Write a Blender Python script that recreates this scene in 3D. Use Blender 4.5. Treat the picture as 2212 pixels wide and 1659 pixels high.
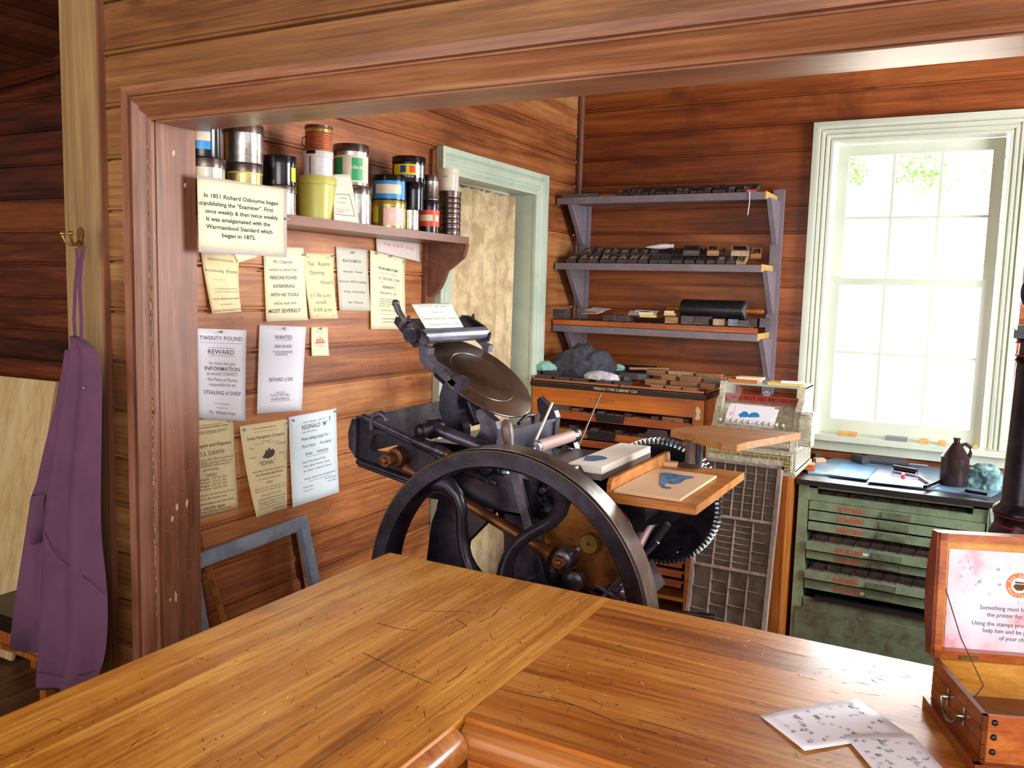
import bpy, bmesh, math, random
from mathutils import Vector, Matrix
from mathutils import noise as mnoise
random.seed(7)
PI = math.pi
for o in list(bpy.data.objects): bpy.data.objects.remove(o)
scene = bpy.context.scene
COL = scene.collection
# ------------------------------------------------------------------ camera
H = 1.6                       # eye height
FPX = 1853.7                  # focal length in pixels of a 2212 x 1659 frame
R = Matrix(((0.87701549, 0.47970682, 0.02692963), (0.07624125, -0.08360955, -0.99357773), (-0.47437444, 0.87343621, -0.10990032)))
cam = bpy.data.cameras.new('camera'); cam_o = bpy.data.objects.new('camera', cam); COL.objects.link(cam_o)
cam.sensor_fit = 'HORIZONTAL'; cam.sensor_width = 36; cam.lens = FPX / 2212 * 36; cam.clip_start = 0.02
M3 = Matrix((R[0], -R[1], -R[2])).transposed()
cam_o.matrix_world = Matrix.Translation((0, 0, H)) @ M3.to_4x4()
scene.camera = cam_o
scene.view_settings.view_transform = 'Standard'; scene.view_settings.look = 'None'
scene.view_settings.gamma = 1; scene.view_settings.use_curve_mapping = False
scene.view_settings.exposure = 0.0
# ------------------------------------------------------------------ light
world = bpy.data.worlds.new('world'); scene.world = world; world.use_nodes = True
wb = world.node_tree.nodes['Background']; wb.inputs[0].default_value = (0.93, 0.97, 1.0, 1); wb.inputs[1].default_value = 1.5
_nt = world.node_tree; _tc = _nt.nodes.new('ShaderNodeTexCoord'); _sp = _nt.nodes.new('ShaderNodeSeparateXYZ'); _mr = _nt.nodes.new('ShaderNodeMapRange')   # the hazy sky is brightest beyond the back window
_mr.inputs['From Min'].default_value = 0.0; _mr.inputs['From Max'].default_value = 0.7; _mr.inputs['To Min'].default_value = 1.5; _mr.inputs['To Max'].default_value = 26.0
_nt.links.new(_tc.outputs['Generated'], _sp.inputs[0]); _nt.links.new(_sp.outputs[1], _mr.inputs[0]); _nt.links.new(_mr.outputs[0], wb.inputs[1])
def area(name, loc, aim, sx, sy, power, color=(1, 1, 1), spread=180):
    l = bpy.data.lights.new(name, 'AREA'); l.shape = 'RECTANGLE'; l.size = sx; l.size_y = sy; l.energy = power; l.color = color; l.spread = math.radians(spread)
    o = bpy.data.objects.new(name, l); COL.objects.link(o); o.location = loc
    o.rotation_euler = (Vector(aim) - Vector(loc)).to_track_quat('-Z', 'Y').to_euler(); return o
area('daylight_back_window', (-0.33, 5.9, 3.75), (-0.45, 3.6, 1.1), 1.6, 1.2, 60, (0.92, 0.97, 1.0))
area('daylight_side_window', (1.75, 3.3, 1.7), (-1.2, 3.8, 1.5), 1.3, 1.5, 120, (0.95, 0.98, 1.0))
area('shop_softbox_right', (0.9, -1.6, 2.1), (-1.3, 2.0, 1.3), 2.0, 1.4, 84, (1.0, 0.97, 0.92))  # added softbox floating in the open front room, no window is built there
area('shop_softbox_left', (-2.6, -1.5, 1.7), (-1.5, 1.5, 1.1), 1.2, 1.6, 34, (1.0, 0.97, 0.92))  # second added softbox, unseen fill from the left, no doorway behind it
# ------------------------------------------------------------------ pixel rays of the calibrated photograph -> points on real planes
def ray(x, y):
    d = R.transposed() @ Vector((x - 1106, y - 829.5, FPX)); return d / d.y
def atX(x, y, X): d = ray(x, y); p = d * (X / d.x); p.z += H; return p
def atY(x, y, Y): p = ray(x, y) * Y; p.z += H; return p
def atZ(x, y, Z): d = ray(x, y); p = d * ((Z - H) / d.z); p.z += H; return p
def depth(p): return (R @ (Vector(p) - Vector((0, 0, H)))).z
# ------------------------------------------------------------------ materials
MATS = {}
def new_mat(name):
    m = bpy.data.materials.new(name); m.use_nodes = True; nt = m.node_tree; MATS[name] = m
    return m, nt, nt.nodes['Principled BSDF']
def srgb(c):
    if isinstance(c, str): c = [int(c[i:i + 2], 16) / 255 for i in (0, 2, 4)]
    return tuple((x / 12.92 if x <= 0.04045 else ((x + 0.055) / 1.055) ** 2.4) for x in c) + (1,)
def N(nt, t, **kw):
    n = nt.nodes.new(t)
    for k, v in kw.items(): setattr(n, k, v)
    return n
def ramp(nt, stops):
    r = N(nt, 'ShaderNodeValToRGB'); e = r.color_ramp.elements
    while len(e) < len(stops): e.new(0.5)
    for i, (p, c) in enumerate(stops): e[i].position = p; e[i].color = srgb(c)
    return r
def mth(nt, op, a, b=None):
    n = N(nt, 'ShaderNodeMath', operation=op)
    for i, v in enumerate((a, b)):
        if v is None: continue
        if isinstance(v, (int, float)): n.inputs[i].default_value = v
        else: nt.links.new(v, n.inputs[i])
    return n.outputs[0]
def mixc(nt, fac, a, b, mode='MIX'):
    n = N(nt, 'ShaderNodeMix', data_type='RGBA', blend_type=mode)
    for i, v in ((0, fac), (6, a), (7, b)):
        if isinstance(v, (int, float)): n.inputs[i].default_value = v
        elif isinstance(v, (tuple, str)): n.inputs[i].default_value = srgb(v) if isinstance(v, str) else v
        else: nt.links.new(v, n.inputs[i])
    return n.outputs[2]
def noise(nt, vec, scale, detail=4, rough=0.6, dist=0.0):
    n = N(nt, 'ShaderNodeTexNoise'); n.inputs['Scale'].default_value = scale; n.inputs['Detail'].default_value = detail
    n.inputs['Roughness'].default_value = rough; n.inputs['Distortion'].default_value = dist
    nt.links.new(vec, n.inputs['Vector']); return n
def mapping(nt, vec, sc):
    n = N(nt, 'ShaderNodeMapping'); n.inputs['Scale'].default_value = sc; nt.links.new(vec, n.inputs['Vector']); return n.outputs[0]
def wood(name, dark, mid, light, axis='X', scale=1.0, rough=0.45, board=None, var=0.35, knots=0.0, scratch=0.0, dirt=None, coat=0.0, bump=0.15, contrast=1.0):
    m, nt, b = new_mat(name); tc = N(nt, 'ShaderNodeTexCoord').outputs['Object']; vec = tc; bv = None
    if board:
        ax, b0, bw = board
        s = N(nt, 'ShaderNodeSeparateXYZ'); nt.links.new(tc, s.inputs[0])
        k = mth(nt, 'FLOOR', mth(nt, 'DIVIDE', mth(nt, 'SUBTRACT', s.outputs[ax], b0), bw))
        wn = N(nt, 'ShaderNodeTexWhiteNoise', noise_dimensions='1D'); nt.links.new(k, wn.inputs['W']); bv = wn.outputs['Value']
        cmb = N(nt, 'ShaderNodeCombineXYZ'); nt.links.new(mth(nt, 'MULTIPLY', bv, 37.0), cmb.inputs[0]); nt.links.new(mth(nt, 'MULTIPLY', k, 3.7), cmb.inputs[1])
        a = N(nt, 'ShaderNodeVectorMath', operation='ADD'); nt.links.new(tc, a.inputs[0]); nt.links.new(cmb.outputs[0], a.inputs[1]); vec = a.outputs[0]
    st = {'X': (0.7, 9, 9), 'Y': (9, 0.7, 9), 'Z': (9, 9, 0.7)}[axis]; st = tuple(v * scale for v in st)
    v1 = mapping(nt, vec, st); n1 = noise(nt, v1, 1.6, 6, 0.62, 0.9)
    v2 = mapping(nt, vec, tuple(x * 7 if x > scale else x * 2.2 for x in st)); n2 = noise(nt, v2, 1.6, 5, 0.75, 0.2)
    n4 = noise(nt, mapping(nt, vec, tuple(1.0 if x > scale else 0.45 for x in st)), 3.4, 4, 0.65, 0.5)
    f = mth(nt, 'ADD', mth(nt, 'ADD', mth(nt, 'MULTIPLY', n1.outputs[0], 0.44), mth(nt, 'MULTIPLY', n2.outputs[0], 0.36)), mth(nt, 'MULTIPLY', n4.outputs[0], 0.20))
    if bv is not None: f = mth(nt, 'ADD', f, mth(nt, 'MULTIPLY', mth(nt, 'SUBTRACT', bv, 0.5), var * 0.4))
    r = ramp(nt, [(0.5 - 0.13 / contrast, dark), (0.5, mid), (0.5 + 0.13 / contrast, light)]); nt.links.new(f, r.inputs[0]); col = r.outputs[0]
    if knots:
        vv = mapping(nt, vec, {'X': (0.9, 3.1, 3.1), 'Y': (3.1, 0.9, 3.1), 'Z': (3.1, 3.1, 0.9)}[axis])
        vo = N(nt, 'ShaderNodeTexVoronoi'); vo.inputs['Scale'].default_value = 1.9; nt.links.new(vv, vo.inputs['Vector'])
        kr = ramp(nt, [(0.0, '000000'), (0.035, '303030'), (0.09, 'ffffff')]); nt.links.new(vo.outputs['Distance'], kr.inputs[0])
        col = mixc(nt, knots, col, kr.outputs[0], 'MULTIPLY')
    if dirt:
        n3 = noise(nt, tc, 2.3, 5, 0.6, 0.4); dr = ramp(nt, [(0.52, '000000'), (0.7, 'ffffff')]); nt.links.new(n3.outputs[0], dr.inputs[0])
        col = mixc(nt, mth(nt, 'MULTIPLY', dr.outputs[0], 0.55), col, srgb(dirt))
    h = f
    if scratch:
        vs = mapping(nt, tc, tuple(x * 2.4 for x in st)); ns = noise(nt, vs, 2.6, 8, 0.75, 1.6)
        sr = ramp(nt, [(0.60, '000000'), (0.70, 'ffffff')]); nt.links.new(ns.outputs[0], sr.inputs[0])
        n5 = noise(nt, tc, 3.0, 3); s5 = ramp(nt, [(0.42, '000000'), (0.62, 'ffffff')]); nt.links.new(n5.outputs[0], s5.inputs[0])
        sm = mth(nt, 'MULTIPLY', mth(nt, 'MULTIPLY', sr.outputs[0], s5.outputs[0]), scratch)
        col = mixc(nt, sm, col, '2a1608'); h = mth(nt, 'SUBTRACT', f, sm)
    nt.links.new(col, b.inputs['Base Color']); b.inputs['Roughness'].default_value = rough
    if coat: b.inputs['Coat Weight'].default_value = coat; b.inputs['Coat Roughness'].default_value = 0.16
    bp = N(nt, 'ShaderNodeBump'); bp.inputs['Strength'].default_value = bump; bp.inputs['Distance'].default_value = 0.002
    nt.links.new(h, bp.inputs['Height']); nt.links.new(bp.outputs[0], b.inputs['Normal'])
    return m
def plain(name, c, rough=0.5, metal=0.0, c2=None, nscale=20, amt=0.5, bump=0.0, emit=None, spec=None, bscale=None, lo=0.42, hi=0.62):
    m, nt, b = new_mat(name); b.inputs['Base Color'].default_value = srgb(c); b.inputs['Roughness'].default_value = rough; b.inputs['Metallic'].default_value = metal
    tc = N(nt, 'ShaderNodeTexCoord').outputs['Object']
    if c2:
        n = noise(nt, tc, nscale, 6, 0.65, 0.3); r = ramp(nt, [(lo, '000000'), (hi, 'ffffff')]); nt.links.new(n.outputs[0], r.inputs[0])
        nt.links.new(mixc(nt, mth(nt, 'MULTIPLY', r.outputs[0], amt), srgb(c), srgb(c2)), b.inputs['Base Color'])
    if bump:
        n = noise(nt, tc, bscale or nscale, 5, 0.6); bp = N(nt, 'ShaderNodeBump'); bp.inputs['Strength'].default_value = bump; bp.inputs['Distance'].default_value = 0.004
        nt.links.new(n.outputs[0], bp.inputs['Height']); nt.links.new(bp.outputs[0], b.inputs['Normal'])
    if spec is not None: b.inputs['Specular IOR Level'].default_value = spec
    if emit: b.inputs['Emission Color'].default_value = srgb(c); b.inputs['Emission Strength'].default_value = emit
    return m
Z0 = H + 0.606; BW = 0.14
bz = ('Z', Z0 - 40 * BW, BW)
W_left = wood('left_wall_pine', '743c1e', 'ac6838', 'cc925a', 'Y', 1, 0.42, bz, 0.5, 0.6, dirt='5a2c14')
W_back = wood('back_wall_pine', '602810', '924a1e', 'b66a34', 'X', 1, 0.45, bz, 0.3, 0.6, dirt='4a1d0c')
W_part = wood('partition_pine', '5e381c', '84562e', 'a67c48', 'X', 1, 0.4, bz, 0.35, 0.5)
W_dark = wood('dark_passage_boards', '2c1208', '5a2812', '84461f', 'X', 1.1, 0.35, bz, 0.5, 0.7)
W_post = wood('post_pine', '6e5434', '8e7048', 'a68a5c', 'Z', 0.9, 0.45, None, 0, 0.5)
W_trim = wood('stained_trim', '5e3a22', '885638', 'a4744c', 'X', 1.4, 0.38)
W_trimz = wood('stained_trim_upright', '583424', '7c4c34', '98684a', 'Z', 1.4, 0.38, dirt='8a5a48')
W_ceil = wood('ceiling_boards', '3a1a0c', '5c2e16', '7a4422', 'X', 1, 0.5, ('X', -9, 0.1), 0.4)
W_ctL = wood('counter_left_timber', '84480e', 'b87626', 'dca04a', 'Y', 1.1, 0.36, ('X', -3, 0.19), 0.15, 0.4, scratch=0.9, coat=0.35, dirt='8a4c14', contrast=1.25)
W_ctR = wood('counter_right_timber', '703808', 'ac6620', 'cc9040', 'X', 1.1, 0.34, ('Y', -3, 0.19), 0.15, 0.5, scratch=0.9, coat=0.4, dirt='8a3c10', contrast=1.25)
W_nose = wood('counter_nosing', '7a3c14', 'a0602a', 'be8044', 'X', 1.2, 0.35, scratch=0.4, coat=0.3)
W_ctB = wood('counter_body_timber', '7a3a14', 'a85a24', 'bd7436', 'X', 1, 0.4)
W_shelf = wood('shelf_brown_paint', '5e3628', '7a4a38', '8a5a46', 'Y', 1.2, 0.4)
W_cab = wood('type_cabinet_timber', 'a04c12', 'd0701f', 'e68e38', 'X', 1, 0.4, None, 0, 0.2, dirt='7a4a28')
W_cabd = wood('type_cabinet_drawer_timber', '8c3c12', 'b85a20', 'd47a34', 'X', 1, 0.42, dirt='70401f')
W_stand = wood('register_stand_timber', '6c3210', 'a0561c', 'c07a34', 'Z', 1, 0.4, dirt='5a3018')
W_case = wood('type_case_timber', '6a564e', '968278', 'bca89c', 'Z', 1.2, 0.7, dirt='4a3c38')
W_board = wood('press_board_timber', '7a4418', 'ac6a2c', 'cc8c48', 'X', 1.2, 0.42, scratch=0.5)
W_boardd = wood('feed_board_top_timber', '7c4a20', 'a06c38', 'be8a50', 'X', 1.2, 0.4)
W_blk = wood('dark_type_wood', '32282a', '504446', '74686a', 'X', 2, 0.6, bump=0.1)
W_blkb = wood('brown_type_wood', '6e4a30', 'a07048', 'c89a70', 'X', 2, 0.6)
W_ply = wood('pale_plywood', 'b0905c', 'd4b680', 'e4cc9c', 'Z', 0.6, 0.5, None, 0, 0.4)
W_chest = wood('chest_timber', '84380f', 'a85420', 'c4742e', 'X', 1.6, 0.3, coat=0.4)
W_chestd = wood('chest_dark_timber', '4e1c0a', '74300f', '924818', 'X', 1.6, 0.3, coat=0.4)
W_chestl = wood('chest_pale_inside', 'b07020', 'd09038', 'e0aa58', 'X', 1.4, 0.35, coat=0.2)
W_floor = wood('floor_boards', '3a2214', '5a3820', '745030', 'Y', 1, 0.5, ('X', -9, 0.13), 0.4)
def metal_iron(name, a, b_, rough=0.32):
    m = plain(name, a, rough, 0.55, b_, 9, 0.7, 0.12, bscale=60); return m
M_iron = metal_iron('black_iron', '1e1a22', '3a3644', 0.28)
M_iron2 = metal_iron('worn_black_iron', '28242c', '605a68', 0.33)
M_rim = plain('worn_rim_steel', '5a5048', 0.3, 0.75, '9c9488', 6, 0.8, 0.1, bscale=50)
M_steel = plain('bare_steel', '8e9098', 0.28, 0.95, '5c5c66', 14, 0.6)
M_disc = plain('oiled_ink_disc', '6a5340', 0.3, 0.75, '3c2c20', 7, 0.8)
M_rust = plain('rusty_brown_iron', '6c4020', 0.42, 0.6, '3a2010', 8, 0.8, 0.2, bscale=40)
M_bronze = plain('oily_bronze', '8a5520', 0.38, 0.65, '432510', 7, 0.85, 0.2, bscale=40)
M_pinkrol = plain('pink_composition_roller', 'b09088', 0.5)
M_bluerol = plain('blue_inked_roller', '1c3260', 0.3)
M_gold = plain('faded_gold_stripe', '7e6434', 0.4, 0.5)
M_white = plain('window_paint', 'd8ddcc', 0.42, 0, 'c2ccb4', 3, 0.4)
M_door = plain('door_casing_paint', 'cdd9c6', 0.45, 0, 'a8bca6', 3, 0.5)
M_lilac = plain('grey_lilac_paint', '7c7078', 0.5, 0, '8c8088', 12, 0.6)
M_raw = plain('raw_sawn_pine', 'd8a860', 0.6, 0, 'b88448', 30, 0.5)
M_green = plain('green_cabinet_paint', '84987a', 0.48, 0, '62745a', 12, 0.7, 0.15, bscale=60)
M_greenw = plain('worn_green_paint', '6c7c60', 0.55, 0, '544838', 16, 0.8, 0.2, bscale=50)
M_brass = plain('brass', 'a8884a', 0.35, 0.9, '5c4420', 30, 0.5)
M_pewter = plain('antique_pewter', 'b0aaa0', 0.28, 0.95, '4c463e', 60, 0.7)
M_tin = plain('tin_plate', 'c4c0b8', 0.25, 0.9, '7a7268', 18, 0.7)
M_tind = plain('darkened_tin', '7c6c66', 0.28, 0.9, '453a38', 18, 0.7)
M_blackp = plain('black_lacquer', '121016', 0.18, 0.1)
M_black = plain('black_paint', '1a181c', 0.45)
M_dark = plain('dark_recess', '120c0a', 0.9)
M_pap_c = plain('cream_paper', 'f2eac4', 0.75, 0, 'e6dcb0', 4, 0.5)
M_pap_y = plain('yellowed_paper', 'f0dcac', 0.75, 0, 'e0c48c', 4, 0.5)
M_pap_w = plain('white_paper', 'f0eef6', 0.75)
M_pap_g = plain('grey_cream_paper', 'cfcab8', 0.75)
M_pap_b = plain('cool_white_paper', 'e2ecf0', 0.7)
M_pap_k = plain('kraft_paper', 'dcb890', 0.75)
M_lam = plain('laminate_border', 'c8bab4', 0.3)
M_ink = plain('grey_print_ink', '4a4442', 0.7)
M_inkd = plain('dark_print_ink', '2a2624', 0.7)
M_inkp = plain('plum_print_ink', '5a4650', 0.7)
M_inkg = plain('green_print_ink', '5e7a58', 0.7)
M_inkb = plain('slate_blue_ink', '3a4c5c', 0.7)
M_blue = plain('blue_image_ink', '2c5c86', 0.6, 0, '88a8c0', 60, 0.6)
M_blue2 = plain('bright_blue_ink', '2484c4', 0.6)
M_red = plain('red_paint', 'd8482a', 0.5)
M_redi = plain('red_print_ink', 'd05848', 0.6)
M_redl = plain('red_label', 'd83a24', 0.4)
M_purple = plain('purple_cotton', '5c3650', 0.9, 0, '482a40', 5, 0.6, 0.35, bscale=260)
M_pseam = plain('dark_purple_thread', '3a2236', .9)
M_skin_pin = plain('steel_pin', 'c0c0c0', 0.25, 0.9)
M_hess = plain('hessian', 'f0d8ac', 0.95, 0, 'b0946a', 11, 0.7, 0.5, bscale=180)
M_leather = plain('black_leather', '1a1612', 0.3)
M_rag = plain('dark_grey_cloth', '4e4e5c', 0.9, 0, '383844', 6, 0.5, 0.3, bscale=200)
M_ragc = plain('aqua_cloth', 'a4d4c8', 0.9, 0, '84b8b0', 8, 0.5)
M_ragw = plain('white_cloth', 'd8d4dc', 0.9)
M_ragb = plain('blue_stained_cloth', '90b8b8', 0.9, 0, '2e4a58', 14, 0.9)
M_yel = plain('olive_yellow_plastic', 'b0a848', 0.35, 0, 'c4bc60', 5, 0.5)
M_slate = plain('ink_stained_slate', '7ea0bc', 0.3, 0, '4a6480', 5, 0.8)
M_platb = plain('blue_ink_slab', '4aa0d8', 0.28, 0, '3a6a98', 8, 0.7)
M_jug = plain('dark_brown_can', '3c2c2e', 0.3, 0.3, '2a1e20', 12, 0.6)
M_silver = plain('ornate_nickel', 'dcd8c0', 0.4, 0.25, '8a866c', 55, 0.6, 0.9, bscale=90)
M_silver2 = plain('smooth_nickel', 'd8d4c0', 0.34, 0.3, '7c7864', 20, 0.5)
M_cream = plain('cream_label', 'ddd0b4', 0.5)
M_lblblue = plain('blue_label', '2a8cd0', 0.35)
M_lblyel = plain('yellow_label', 'e0d020', 0.4)
M_lblgrn = plain('green_label', '2a9a58', 0.4)
M_lblpink = plain('pink_label', 'e8b4a8', 0.4)
M_rustor = plain('rusty_orange_tin', 'b46038', 0.5, 0.3, '6a3a22', 14, 0.6)
M_goldtin = plain('gold_tin', 'c8b870', 0.25, 0.8, '9c8c40', 14, 0.6)
M_string = plain('brown_cord', '5a3c34', 0.8)
M_leaf = plain('sunlit_leaves', '8ab070', 0.6, 0, '6a9450', 4, 0.6)
M_rock = plain('sunlit_stone', 'e8e4dc', 0.8, 0, 'b8a898', 3, 0.5)
M_dot = plain('blue_sticker', '1e8ce8', 0.4)
M_orange = plain('orange_badge', 'e07838', 0.5)
def chest_sign():
    m, nt, b = new_mat('pink_edged_sign'); tc = N(nt, 'ShaderNodeTexCoord').outputs['Object']
    n = noise(nt, tc, 14, 3); r = ramp(nt, [(0.42, 'dcdcec'), (0.56, 'e4ccd8'), (0.68, 'e0909c')]); nt.links.new(n.outputs[0], r.inputs[0])
    nt.links.new(r.outputs[0], b.inputs['Base Color']); b.inputs['Roughness'].default_value = 0.4; return m
M_sign = chest_sign()
def glass():
    m, nt, b = new_mat('clear_glass'); out = nt.nodes['Material Output']
    t = N(nt, 'ShaderNodeBsdfTransparent'); g = N(nt, 'ShaderNodeBsdfGlossy'); g.inputs['Roughness'].default_value = 0.02
    fr = N(nt, 'ShaderNodeFresnel'); mx = N(nt, 'ShaderNodeMixShader'); nt.links.new(fr.outputs[0], mx.inputs[0]); nt.links.new(t.outputs[0], mx.inputs[1]); nt.links.new(g.outputs[0], mx.inputs[2]); nt.links.new(mx.outputs[0], out.inputs[0]); return m
M_glass = glass()
# ------------------------------------------------------------------ mesh builder
class MB:
    def __init__(s): s.b = bmesh.new(); s.mi = 0
    def _f(s, vs):
        try: f = s.b.faces.new(vs); f.material_index = s.mi; return f
        except ValueError: return None
    def quad(s, *p): s._f([s.b.verts.new(q) for q in p]); return s
    def box(s, lo, hi, M=None):
        x0, y0, z0 = lo; x1, y1, z1 = hi
        c = [Vector((x, y, z)) for x in (x0, x1) for y in (y0, y1) for z in (z0, z1)]
        if M: c = [M @ v for v in c]
        v = [s.b.verts.new(q) for q in c]
        for f in ((0, 1, 3, 2), (4, 6, 7, 5), (0, 4, 5, 1), (2, 3, 7, 6), (0, 2, 6, 4), (1, 5, 7, 3)): s._f([v[i] for i in f])
        return s
    def cbox(s, c, size, rot=(0, 0, 0)):
        from mathutils import Euler
        M = Matrix.Translation(c) @ Euler(rot).to_matrix().to_4x4(); h = [d / 2 for d in size]
        return s.box((-h[0], -h[1], -h[2]), h, M)
    def prism(s, poly, fn, d):
        """poly: 2-D outline; fn(u, v, w) -> point; extruded w from d[0] to d[1]"""
        a = [s.b.verts.new(fn(u, v, d[0])) for u, v in poly]; c = [s.b.verts.new(fn(u, v, d[1])) for u, v in poly]
        s._f(a[::-1]); s._f(c); n = len(poly)
        for i in range(n): s._f([a[i], a[(i + 1) % n], c[(i + 1) % n], c[i]])
        return s
    def tube(s, pts, r, seg=10, caps=True, flat=None):
        pts = [Vector(p) for p in pts]; rr = r if isinstance(r, (list, tuple)) else [r] * len(pts); rings = []
        t0 = (pts[1] - pts[0]).normalized(); up = Vector((0, 0, 1)) if abs(t0.z) < 0.9 else Vector((0, 1, 0))
        for i, p in enumerate(pts):
            t = ((pts[min(i + 1, len(pts) - 1)] - pts[max(i - 1, 0)])).normalized()
            u = t.cross(up)
            if u.length < 1e-4: u = t.cross(Vector((1, 0, 0)))
            u.normalize(); w = u.cross(t).normalized(); f = flat or 1.0
            rings.append([s.b.verts.new(p + (u * math.cos(2 * PI * k / seg) * f + w * math.sin(2 * PI * k / seg)) * rr[i]) for k in range(seg)])
        for a, c in zip(rings, rings[1:]):
            for k in range(seg): s._f([a[k], a[(k + 1) % seg], c[(k + 1) % seg], c[k]])
        if caps: s._f(rings[0][::-1]); s._f(rings[-1])
        return s
    def lathe(s, prof, o, ax=(0, 0, 1), seg=28, close=False):
        """prof: (radius, distance along axis)"""
        o = Vector(o); ax = Vector(ax).normalized(); u = ax.orthogonal().normalized(); w = ax.cross(u)
        rings = []
        for r, h in prof:
            if r < 1e-6: rings.append([s.b.verts.new(o + ax * h)])
            else: rings.append([s.b.verts.new(o + ax * h + (u * math.cos(2 * PI * k / seg) + w * math.sin(2 * PI * k / seg)) * r) for k in range(seg)])
        pr = list(zip(rings, rings[1:])) + ([(rings[-1], rings[0])] if close else [])
        for a, c in pr:
            for k in range(seg):
                k2 = (k + 1) % seg
                if len(a) == 1 and len(c) > 1: s._f([a[0], c[k2], c[k]])
                elif len(c) == 1 and len(a) > 1: s._f([a[k], a[k2], c[0]])
                elif len(a) > 1: s._f([a[k], a[k2], c[k2], c[k]])
        if not close:
            if len(rings[0]) > 1: s._f(rings[0][::-1])
            if len(rings[-1]) > 1: s._f(rings[-1])
        return s
    def cyl(s, p0, p1, r, seg=20):
        p0 = Vector(p0); d = Vector(p1) - p0; return s.lathe([(r, 0), (r, d.length)], p0, d, seg)
    def build(s, name, mats, parent=None, smooth=None, bevel=0):
        if bevel:
            bmesh.ops.bevel(s.b, geom=[e for e in s.b.edges if e.is_manifold and e.calc_face_angle(0) > 0.6], offset=bevel, segments=2, affect='EDGES', clamp_overlap=True)
        bmesh.ops.recalc_face_normals(s.b, faces=s.b.faces)
        me = bpy.data.meshes.new(name)
        off = Vector((0, 0, 0)); o_par = parent
        while o_par is not None: off += o_par.location; o_par = o_par.parent
        bmesh.ops.translate(s.b, verts=s.b.verts, vec=-off)
        s.b.to_mesh(me); s.b.free()
        for m in (mats if isinstance(mats, (list, tuple)) else [mats]): me.materials.append(m)
        if smooth is not None:
            me.polygons.foreach_set('use_smooth', [True] * len(me.polygons)); me.update()
            try: me.set_sharp_from_angle(angle=math.radians(smooth))
            except Exception: pass
        o = bpy.data.objects.new(name, me); COL.objects.link(o)
        if parent: o.parent = parent
        return o
def tag(o, label, cat, group=None, kind=None):
    if label: o['label'] = label
    if cat: o['category'] = cat
    if group: o['group'] = group
    if kind: o['kind'] = kind
    return o
def thing(name, label, cat, loc=(0, 0, 0), group=None):
    o = bpy.data.objects.new(name, None); o.empty_display_size = 0.05; COL.objects.link(o); o.location = loc
    return tag(o, label, cat, group)
def struct(o): o['kind'] = 'structure'; return o
def lab(o, l): o['label'] = l; return o
# ------------------------------------------------------------------ lettering
def text_geo(s, bold=0.0):
    c = bpy.data.curves.new('t', 'FONT'); c.body = s; c.size = 1; c.offset = bold * .6; c.resolution_u = 2; c.align_x = 'LEFT'
    o = bpy.data.objects.new('t', c); COL.objects.link(o)
    dg = bpy.context.evaluated_depsgraph_get(); me = bpy.data.meshes.new_from_object(o.evaluated_get(dg))
    vs = [tuple(v.co) for v in me.vertices]; fs = [tuple(p.vertices) for p in me.polygons]
    bpy.data.objects.remove(o); bpy.data.curves.remove(c); bpy.data.meshes.remove(me); return vs, fs
TC = {}
def put_text(mb, s, fn, cx, cy, h, w=None, bold=0.0, shear=0.0):
    """text centred on cx, baseline middle cy, cap height h, optional full width w, in the (u, v down) frame of fn"""
    if (s, bold) not in TC: TC[(s, bold)] = text_geo(s, bold)
    vs, fs = TC[(s, bold)]
    if not vs: return
    x0 = min(v[0] for v in vs); x1 = max(v[0] for v in vs); k = h / 0.7; kx = (w / (x1 - x0)) if w else k
    bv = [mb.b.verts.new(fn(cx + (v[0] - (x0 + x1) / 2) * kx + shear * (v[1] - 0.35) * k, cy - (v[1] - 0.35) * k)) for v in vs]
    for f in fs:
        try: ff = mb.b.faces.new([bv[i] for i in f]); ff.material_index = mb.mi
        except ValueError: pass
def frame(o, u, v, lift=None):
    o = Vector(o); u = Vector(u); v = Vector(v); n = u.cross(v).normalized() if lift is None else Vector(lift)
    return lambda a, b, w=0.0: o + u * a + v * b + n * w
# ================================================================== ROOM
XL = -2.14; YP = 1.6; YB = 4.68; YJ = 1.723; JX = -1.966; HEAD = H + 0.4145; CEIL = 2.75; XR = 1.7
def board_wall(name, mat, p0, dirv, length, nrm, z0, z1, holes=()):
    """beaded horizontal lining boards; holes = (a0, a1, zlo, zhi) along the wall"""
    p0 = Vector(p0); dirv = Vector(dirv); nrm = Vector(nrm); mb = MB()
    ks = int(math.floor((z0 - Z0) / BW)) - 1; prof = []
    z = Z0 + ks * BW
    while z < z1 + BW:
        for dz, d in ((-0.004, 0), (-0.0025, -0.010), (0.0015, -0.010), (0.003, -0.001), (0.005, 0.003), (0.010, 0.003), (0.012, -0.004), (0.014, -0.004), (0.016, 0)): prof.append((z + dz, d))
        z += BW
    cuts = sorted(set([0, length] + [h[0] for h in holes] + [h[1] for h in holes]))
    for a, b in zip(cuts, cuts[1:]):
        m = (a + b) / 2; spans = [(z0, z1)]
        for h in holes:
            if h[0] <= m <= h[1]:
                ns = []
                for s0, s1 in spans:
                    if h[2] > s0: ns.append((s0, min(s1, h[2])))
                    if h[3] < s1: ns.append((max(s0, h[3]), s1))
                spans = [q for q in ns if q[1] > q[0]]
        for s0, s1 in spans:
            pp = [(s0, 0)] + [q for q in prof if s0 < q[0] < s1] + [(s1, 0)]
            va = [mb.b.verts.new(p0 + dirv * a + nrm * d + Vector((0, 0, zz))) for zz, d in pp]
            vb = [mb.b.verts.new(p0 + dirv * b + nrm * d + Vector((0, 0, zz))) for zz, d in pp]
            for i in range(len(pp) - 1): mb._f([va[i], vb[i], vb[i + 1], va[i + 1]])
    bk = [mb.b.verts.new(v.co - nrm * 0.0) for v in []]
    return struct(mb.build(name, mat))
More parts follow.
